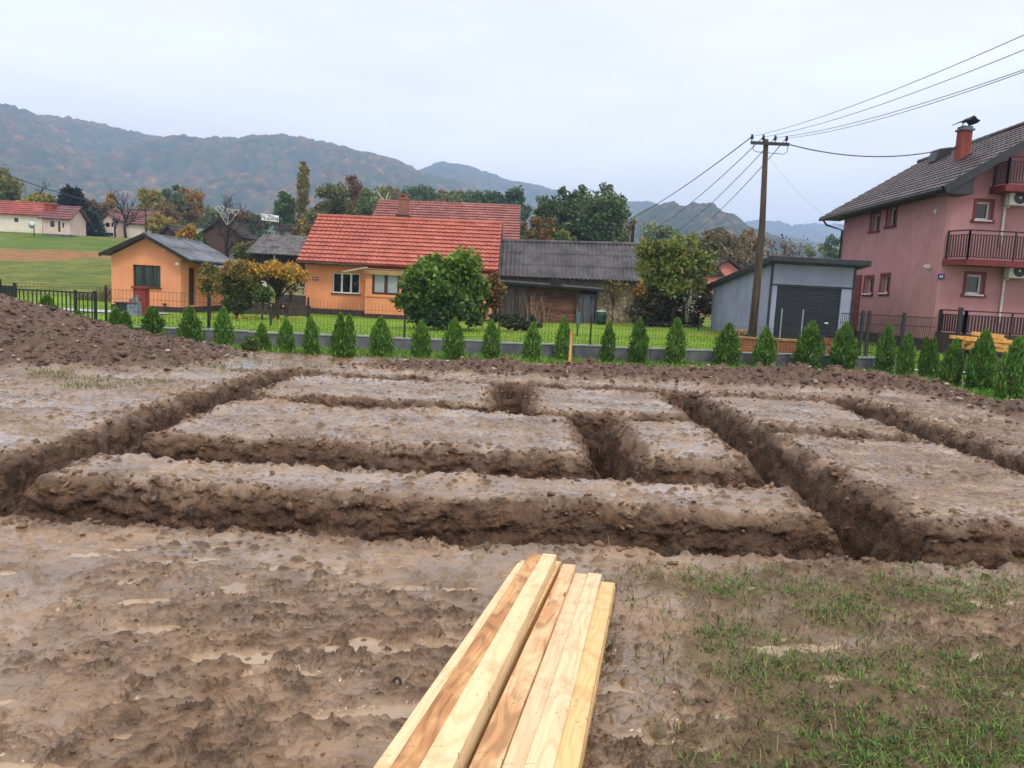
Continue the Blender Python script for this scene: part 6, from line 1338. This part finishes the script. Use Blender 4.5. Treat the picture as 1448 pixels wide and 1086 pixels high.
# --- marking stake
g = gp(805, 522); t = thing("marking_stake", "pale wooden marking stake driven into the dark bank before a pointed thuja", "stake", (g[0], g[1], 0)); y = g[1]; top = at(806, 470, y)
STK = mat("stake_wood", S(206, 164, 104), S(176, 132, 80), .75, 6, stretch=(4, 4, .5)); m_ = MB(); z0 = float(ground_z(g[0], y)[0]); m_.box(g[0] - .03, g[0] + .03, y - .02, y + .02, z0 - .25, top[2]); m_.build("shaft", STK, t, bevel=.004); m_ = MB(); m_.box(g[0] - .034, g[0] + .034, y - .024, y + .024, top[2] - .05, top[2] + .003); m_.build("painted_tip", mat("orange_paint", S(208, 130, 60), S(190, 110, 50), .6), t)

# --- timber beams in front
def timber(name, pale, dark, knot, ratio):
    b = NB(name); oi = b.n("ShaderNodeObjectInfo"); c = b.n("ShaderNodeTexCoord").outputs["Object"]
    off = b.n("ShaderNodeCombineXYZ", {0: b.math('MULTIPLY', oi.outputs["Random"], 37.0), 1: b.math('MULTIPLY', oi.outputs["Random"], 91.0), 2: b.math('MULTIPLY', oi.outputs["Random"], 53.0)}).outputs[0]
    v = b.n("ShaderNodeVectorMath", {0: c, 1: off}, operation='ADD').outputs[0]
    st = b.n("ShaderNodeMapping", {0: v, 3: (1, .11, 1)}).outputs[0]
    warp = b.noise(b.n("ShaderNodeMapping", {0: v, 3: (3.5, .9, 3.5)}).outputs[0], 1.3, 3, .5)
    ring = b.math('SINE', b.math('MULTIPLY', b.math('ADD', b.noise(st, 7.0, 2, .4), b.math('MULTIPLY', warp, .55)), 62.0))
    fine = b.noise(b.n("ShaderNodeMapping", {0: v, 3: (60, 1.2, 60)}).outputs[0], 3, 4, .6)
    col = b.mix(b.mr(ring, -.3, 1.0, 0, .34), pale, dark); col = b.mix(b.mr(fine, .45, .7, 0, .35), col, dark)
    pat = b.noise(b.n("ShaderNodeMapping", {0: v, 3: (5, 1.1, 5)}).outputs[0], 1.5, 4, .6)
    col = b.mix(b.mr(pat, ratio, ratio + .16, 0, .8), col, b.mix(b.mr(ring, -.2, .9), tuple(x * 1.05 for x in dark[:3]) + (1,), tuple(x * .62 for x in dark[:3]) + (1,)))
    vo = b.n("ShaderNodeTexVoronoi", {"Vector": b.n("ShaderNodeMapping", {0: v, 3: (9, 2.3, 9)}).outputs[0], "Scale": 1.0}); kd = vo.outputs["Distance"]
    kn = b.math('MULTIPLY', b.mr(kd, .17, .10), b.math('GREATER_THAN', b.n("ShaderNodeSeparateColor", {0: vo.outputs["Color"]}).outputs[0], .80))
    col = b.mix(kn, col, knot)
    # mud splashes
    sp = b.math('MULTIPLY', b.mr(b.noise(c, 42, 3, .6), .63, .67), b.mr(b.noise(c, 3, 3), .40, .56)); col = b.mix(b.math('MULTIPLY', sp, .8), col, S(70, 54, 42))
    # damp patches
    col = b.mix(b.mr(b.noise(c, 4.5, 5, .65), .50, .68, 0, .38), col, tuple(x * .55 for x in dark[:3]) + (1,))
    b.set(col, b.mr(fine, .3, .7, .38, .62), 0, .4); b.bump(fine, .25, .002)
    return b.m
T_PALE = timber("pale_timber", S(224, 200, 160), S(204, 164, 112), S(120, 76, 44), .62)
T_BROWN = timber("brown_timber", S(208, 160, 106), S(160, 104, 58), S(92, 60, 42), .43)
T_PINK = timber("pinkish_timber", S(224, 192, 156), S(196, 150, 112), S(110, 74, 50), .60)
T_KNOT = timber("knotty_timber", S(224, 190, 148), S(184, 130, 82), S(92, 62, 44), .46)
T_PALE2 = timber("streaked_timber", S(222, 198, 162), S(194, 148, 98), S(110, 74, 50), .62)
T_YEL = timber("yellow_timber", S(222, 186, 132), S(198, 146, 84), S(112, 70, 40), .60)
def plank(label, far, near, w_, h, mt, extra=1.0, name="timber_beam", grp="sawn timber beams stacked on the mud"):
    "far and near: 3-D points on the axis of the top face"
    far = np.array(far); near = np.array(near); d = near - far; L = np.linalg.norm(d); d = d / L; Lf = L + extra; c = far + d * Lf / 2
    me = bpy.data.meshes.new("beam"); bm_ = MB(); n = 14
    rr = np.random.default_rng(int(abs(far[0] * 1e4)) % 9999)
    wob = np.cumsum(rr.normal(0, .0006, n + 1)); wz = np.cumsum(rr.normal(0, .0004, n + 1)); wob -= np.linspace(wob[0], wob[-1], n + 1); wz -= np.linspace(wz[0], wz[-1], n + 1)
    for k in range(n + 1):
        yy = -Lf / 2 + Lf * k / n; ww = w_ / 2 * (1 + rr.normal(0, .005)); b_ = .0022
        for (x, z) in ((-ww + b_, -h), (ww - b_, -h), (ww, b_ - h), (ww, -b_), (ww - b_, 0), (-ww + b_, 0), (-ww, -b_), (-ww, b_ - h)): bm_.v.append((x + wob[k], yy, z + wz[k]))
    for k in range(n):
        for j in range(8): a = k * 8 + j; b2 = k * 8 + (j + 1) % 8; bm_.f.append((a, a + 8, b2 + 8, b2))
    bm_.f.append(tuple(range(8))); bm_.f.append(tuple(n * 8 + j for j in range(8))[::-1])
    me.from_pydata(bm_.v, [], bm_.f); me.materials.append(mt); me.update()
    o = obj(name, me); tag(o, label, "timber", grp); o.location = tuple(c)
    yv = -d; xv = np.cross(yv, (0, 0, 1)); xv /= np.linalg.norm(xv); zv = np.cross(xv, yv)
    o.rotation_euler = Matrix([[xv[i], yv[i], zv[i]] for i in range(3)]).to_euler(); return o
RISE = .34                                # the near ends lie on a trestle beside the viewer
def pl(label, pxf, pxn, z1, h, w_, mt):
    f = gp(*pxf, z1); n = gp(*pxn, z1 + RISE); d = n - f; s = np.cross(d, (0, 0, 1)); s /= np.linalg.norm(s); s = s if s[0] > 0 else -s
    plank(label, f + s * w_ / 2, n + s * w_ / 2, w_, h, mt)
Z1 = .205
pl("pale outer beam lying lowest of the raised three, along the stack's mud side", (734.5, 792), (526, 1086), Z1 - .010, .09, .070, T_PALE)
pl("dark swirly grained brown beam on top of the stack beside the pale outer one", (749, 783), (550, 1086), Z1, .09, .080, T_BROWN)
pl("pale yellow topmost beam with knife-like cross cuts beside the brown grained one", (768, 782.5), (592, 1086), Z1, .088, .078, T_PALE)
pl("orange sided beam carrying the pale yellow topmost beam", (773, 792), (600, 1086), Z1 - .091, .098, .087, T_YEL)
pl("bearer below the swirly brown beam in the raised half of the stack", (757, 796), (566, 1086), Z1 - .093, .098, .072, T_YEL)
pl("bearer under the pale outer beam touching the mud", (741, 800), (543, 1086), Z1 - .103, .086, .060, T_YEL)
pl("knotty mottled beam beside the deep gap in the stack", (796, 797), (663, 1086), .125, .11, .078, T_KNOT)
pl("smooth pinkish beam between the knotty one and the white streaked one", (813, 810), (709, 1086), .112, .10, .072, T_PINK)
pl("white streaked beam with brown edge, next to last on the grass side", (832, 809.5), (739, 1086), .122, .108, .076, T_PALE2)
pl("last yellow beam on the stack's grass side, set back from the others", (850, 822), (776, 1086), .108, .048, .076, T_YEL)
pl("thin board under the last yellow beam at the grass edge", (850.5, 826), (778, 1086), .058, .05, .079, T_YEL)
m_ = MB(); m_.box(-.55, .25, .95, 1.08, -.05, .46); m_.box(-.55, .25, .80, 1.22, -.08, -.051); tt0 = thing("timber_bearer", "rough timber block propping the near ends of the stacked beams", "timber", (-.15, 1.0, 0)); m_.build("block", DWOOD, tt0)

# --- yellow boards heaped beyond the east thujas
YB = timber("fresh_boards", S(222, 170, 92), S(196, 128, 52), S(120, 76, 40), .6)
r = np.random.default_rng(9); q = at(1388, 488, 23.5)
for k in range(13):
    lv = k // 4; cx = q[0] + r.uniform(-.25, .25) + (.15 if k % 2 else -.1); cy = 23.5 + (k % 4 - 1.5) * .17 + r.uniform(-.04, .04); z = .56 + lv * .14 + r.uniform(0, .03); a = r.uniform(-.12, .12)
    L = r.uniform(.9, 1.5); m_ = MB(); m_.box(-L / 2, L / 2, -.08, .08, 0, .10); o = m_.build("yellow_board", YB); o.location = (cx, cy, z); o.rotation_euler = (r.uniform(-.1, .1), r.uniform(-.06, .06), a)
    tag(o, "short yellow pine board in the untidy heap beyond the thuja group", "board", "yellow boards heaped beyond the thujas")
t = thing("rubble_mound", "dark rubble mound under the heap of yellow boards", "rubble", (q[0], 23.5, 0)); v, f = grid(np.linspace(q[0] - 1.3, q[0] + 1.4, 40), np.linspace(22.4, 24.6, 34), lambda x, y: .62 * np.exp(-((x - q[0]) / .8) ** 2 - ((y - 23.5) / .6) ** 2) * (1 + .5 * fbm(x * 3, y * 3, 77, 4)) + .0)
me = mesh_np("mound", v - np.array([q[0], 23.5, 0]), f, [mat("dark_rubble", S(66, 58, 56), S(40, 36, 36), .9, 6)]); obj("mound", me, t)

# --- little black ring in the mud
g = gp(561, 974); zz = float(ground_z(g[0], g[1])[0]); t = thing("pipe_ring", "small black curled rubber ring stuck in the smooth mud beside the beams", "ring", (g[0], g[1], zz)); m_ = MB()
m_.tube([(g[0] + .014 * math.cos(a) * 1.1, g[1] + .012 * math.sin(a), zz + .016 + .020 * math.sin(a)) for a in np.linspace(-.6, 5.0, 18)], .006, 7); m_.build("ring", mat("black_rubber", S(24, 26, 28), S(16, 17, 19), .35), t, True)

# --- clods of earth
def ico():
    bm0 = __import__("bmesh").new(); __import__("bmesh").ops.create_icosphere(bm0, subdivisions=1, radius=1); bm0.verts.ensure_lookup_table()
    v = np.array([p.co[:] for p in bm0.verts]); f = np.array([[q.index for q in p.verts] for p in bm0.faces]); bm0.free(); return v, f
IV, IF = ico()
def scatter(name, pts, size, mt, seed, flat=.6, cname=None, C=None):
    r = np.random.default_rng(seed); n = len(pts); nv = len(IV)
    sc_ = size[:, None, None] * r.uniform(.6, 1.4, (n, 1, 3)) * (1, 1, flat); rad = 1 + r.normal(0, .28, (n, nv, 1))
    A = r.random(n) * 6.28; ca, sa = np.cos(A)[:, None], np.sin(A)[:, None]
    v = IV[None] * rad * sc_; tl = r.normal(0, .25, n)[:, None]; v[:, :, 2] += v[:, :, 0] * tl
    x = v[:, :, 0] * ca - v[:, :, 1] * sa; y = v[:, :, 0] * sa + v[:, :, 1] * ca
    v = np.stack([x, y, v[:, :, 2]], -1) + pts[:, None, :]
    me = mesh_np(name, v.reshape(-1, 3), (IF[None] + (np.arange(n) * nv)[:, None, None]).reshape(-1, 3), [mt], True)
    return tag(obj(name, me), kind="stuff")
def surf(n, seed, x0, x1, y0, y1, wf):
    r = np.random.default_rng(seed); out_ = []; tot = 0
    while tot < n:
        x = r.uniform(x0, x1, 60000); y = r.uniform(y0, y1, 60000); h, a = mud_height(x, y); k = r.random(60000) < wf(x, y, a); P = np.stack([x, y, h], -1)[k]; out_.append(P); tot += len(P)
        if len(out_) > 14: break
    return np.concatenate(out_)[:n]
CLM = mat("clod_clay", S(116, 88, 66), S(82, 60, 44), .6, 9, S(140, 112, 88), 3, bump=.4, bs=60, bd=.004)
CLD = mat("clod_topsoil", S(98, 76, 62), S(64, 49, 40), .8, 7, S(134, 112, 98), 2, (.6, .72), bump=.5, bs=50, bd=.006)
P = surf(4600, 501, -7, 9.5, 4.6, 14.3, lambda x, y, a: np.where(a["soil"] > .1, 0, np.exp(-((a["d"] - .06) / .14) ** 2) * .55)); scatter("clay_clods", P, np.minimum(np.random.default_rng(1).gamma(2.0, .007, len(P)) + .005, .034), CLM, 502, .7)
P = surf(3600, 503, -3.2, 4.2, 2.2, 5.0, lambda x, y, a: a["ch"] * .35 * (a["film"] < .4)); scatter("mud_crumbs", P, np.minimum(np.random.default_rng(2).gamma(1.6, .0026, len(P)) + .002, .011), CLM, 504, .45)
P = surf(9000, 505, -15, 11, 9, 18.5, lambda x, y, a: a["soil"] * .6); scatter("soil_clods", P, np.minimum(np.random.default_rng(3).gamma(1.7, .011, len(P)) + .010, .06), CLD, 506)
P = surf(420, 507, -14, 11, 9, 18.2, lambda x, y, a: a["soil"] * .3); scatter("pale_stones", P + (0, 0, .012), np.random.default_rng(4).gamma(2, .009, len(P)) + .012, mat("pale_stone", S(178, 158, 144), S(140, 122, 110), .8, 5), 508, .5)

# --- grass blades
def blades(name, P, Hh, wd, cols, seed, lean=.5):
    r = np.random.default_rng(seed); n = len(P); a = r.random(n) * 6.2832; l_ = (.35 + .65 * r.random(n)) * lean; d = np.stack([np.cos(a) * l_, np.sin(a) * l_, np.sqrt(np.clip(1 - l_ ** 2, .1, 1))], -1)
    s = np.stack([-np.sin(a), np.cos(a), 0 * a], -1) * wd[:, None] / 2; h = Hh[:, None]
    m_ = P + d * h * .55; tip = P + d * h * .95 + np.stack([np.cos(a), np.sin(a), -.3 + 0 * a], -1) * h * .32 * l_[:, None]
    v = np.stack([P - s, P + s, m_ + s * .8, m_ - s * .8, tip + s * .12, tip - s * .12], 1).reshape(-1, 3); b = np.arange(n)[:, None] * 6
    f = np.concatenate([b + np.array([[0, 1, 2, 3]]), b + np.array([[3, 2, 4, 5]])], 0)
    me = mesh_np(name, v, f, [FOL], True); vcol(me, "col", np.repeat(cols, 6, 0)); return tag(obj(name, me), kind="stuff")
def tuft_points(C_, k, spread, seed):
    r = np.random.default_rng(seed); n = len(C_); P = np.repeat(C_, k, 0); P[:, :2] += r.normal(0, spread, (n * k, 2)); P[:, 2] = ground_z(P[:, 0], P[:, 1]) - .004; return P
def nearmask(x, y, a):
    m = sstep(-.12, .40, fbm(x * 1.1, y * 1.4, 122, 4) + .14 * (x - 1.3)) * sstep(.42, .9, x - .12 * (y - 2.4)) * sstep(4.7, 4.0, y - .12 * x) 
    return m * .30 + .45 * np.exp(-((x - 1.75) / .42) ** 2 - ((y - 2.72) / .32) ** 2) + .02 * (x > .5) * (y < 4.6)
cen = surf(3600, 521, .4, 4.6, 2.0, 5.0, nearmask); P = tuft_points(cen, 11, .028, 522); r = np.random.default_rng(6)
blades("grass", P, r.gamma(5, .0045, len(P)) + .009, r.uniform(.003, .008, len(P)), pick_cols(r, len(P), [C3(70, 104, 36), C3(92, 128, 46), C3(48, 76, 32), C3(122, 112, 64)], [4, 3, 3, 2]), 523, 1.0)
cen = surf(2200, 524, .4, 4.6, 2.0, 5.1, lambda x, y, a: .2 * (x > .55) * sstep(5.0, 4.2, y)); P = tuft_points(cen, 3, .03, 525); P[:, 2] += .006
blades("dry_grass", P, r.gamma(4, .010, len(P)) + .02, r.uniform(.003, .006, len(P)), pick_cols(r, len(P), [C3(134, 116, 84), C3(100, 84, 62), C3(104, 98, 60)], [3, 3, 2]), 526, 1.0)
cen = surf(45, 527, -2.2, .2, 2.2, 4.6, lambda x, y, a: .02 + 0 * x); P = tuft_points(cen, 4, .02, 528); blades("grass", P, r.gamma(4, .008, len(P)) + .01, r.uniform(.003, .005, len(P)), pick_cols(r, len(P), [C3(64, 92, 36), C3(110, 100, 60)], [2, 1]), 529, 1.0)
# strip along the kerb, the east patch and thin grass by the heap
def stripmask(x, y, a): return np.clip(np.maximum(a["strip"] * (1 - a["soil"]) * (y < wall_y(x) - .03) * (x > -8), sstep(8.7, 9.1, x) * (y < 17.5) * (y > 9) * (1 - a["soil"] * .7)), 0, 1) * .8
cen = surf(5200, 531, -8.2, 12, 9.5, 20.6, stripmask); P = tuft_points(cen, 7, .05, 532)
blades("grass", P, r.gamma(5, .016, len(P)) + .03, r.uniform(.008, .016, len(P)), pick_cols(r, len(P), [C3(84, 132, 30), C3(106, 152, 40), C3(62, 100, 28), C3(140, 148, 60)], [4, 3, 3, 1]), 533, .8)
cen = surf(350, 534, -7.5, -3.6, 10.6, 15.6, lambda x, y, a: .25 * sstep(-.05, .4, fbm(x * .9, y * .9, 123, 3)) * (a["d"] > .15) * (1 - .8 * a["soil"])); P = tuft_points(cen, 5, .05, 535)
blades("grass", P, r.gamma(4, .012, len(P)) + .02, r.uniform(.006, .012, len(P)), pick_cols(r, len(P), [C3(104, 112, 48), C3(134, 124, 80), C3(80, 100, 40)], [3, 3, 2]), 536, 1.0)
# lawn blades just behind the kerb
n = 60000; x = r.uniform(-15, 16, n); y = wall_y(x) + .3 + 13 * r.random(n) ** 1.6; z = terr(x, y) + .02 * fbm(x * 1.3, y * 1.3, 8, 3); tt_ = (y - wall_y(x) - .12) / (48 - wall_y(x) - .12) * 28; z += .10 * sstep(1.5, 0, tt_)
blades("grass", np.stack([x, y, z - .01], -1), r.gamma(5, .012, n) + .02, r.uniform(.012, .022, n), pick_cols(r, n, [C3(104, 146, 26), C3(130, 166, 40), C3(80, 118, 24), C3(160, 158, 70)], [4, 3, 2, 1]), 541, .8)
# leaves lying on the lawn
n = 120; x = np.concatenate([r.normal(-12, 1.6, 90), r.uniform(-12, 8, 30)]); y = np.concatenate([r.normal(35, 2, 90), r.uniform(22, 38, 30)]); P = np.stack([x, y, terr(x, y) + .07], -1)
tag(obj("fallen_leaves", leaf_mesh("fallen_leaves", P, .10, pick_cols(r, n, [YEL, ORA, C3(190, 170, 90)], [2, 2, 2]), 543)), kind="stuff")
n = 2600; x = r.uniform(-27, -19, n); y = 46 + 5 * r.random(n); k = fbm(x * .3, y * .4, 16, 3) > .0
P = np.stack([x, y, terr(x, y) - .02], -1)[k]; blades("dry_weeds", P, r.gamma(5, .06, len(P)) + .15, r.uniform(.03, .06, len(P)), pick_cols(r, len(P), [C3(116, 92, 66), C3(90, 74, 56), C3(120, 112, 64)], [3, 2, 2]), 546, .7)

# ------------------------------------------------------------------ air: one even box of haze round the valley
m_ = MB(); m_.box(-2900, 2900, -80, 3900, -4.5, 350); hz = m_.build("haze", bpy.data.materials.new("haze_air")); hm = hz.data.materials[0]; hm.use_nodes = True; ht = hm.node_tree; ht.nodes.clear()
ho = ht.nodes.new("ShaderNodeOutputMaterial"); hv = ht.nodes.new("ShaderNodeVolumePrincipled"); hv.inputs["Color"].default_value = (.48, .66, 1.0, 1); hv.inputs["Density"].default_value = .00042; hv.inputs["Anisotropy"].default_value = 0.0
ht.links.new(hv.outputs[0], ho.inputs["Volume"]); tag(hz, kind="stuff")
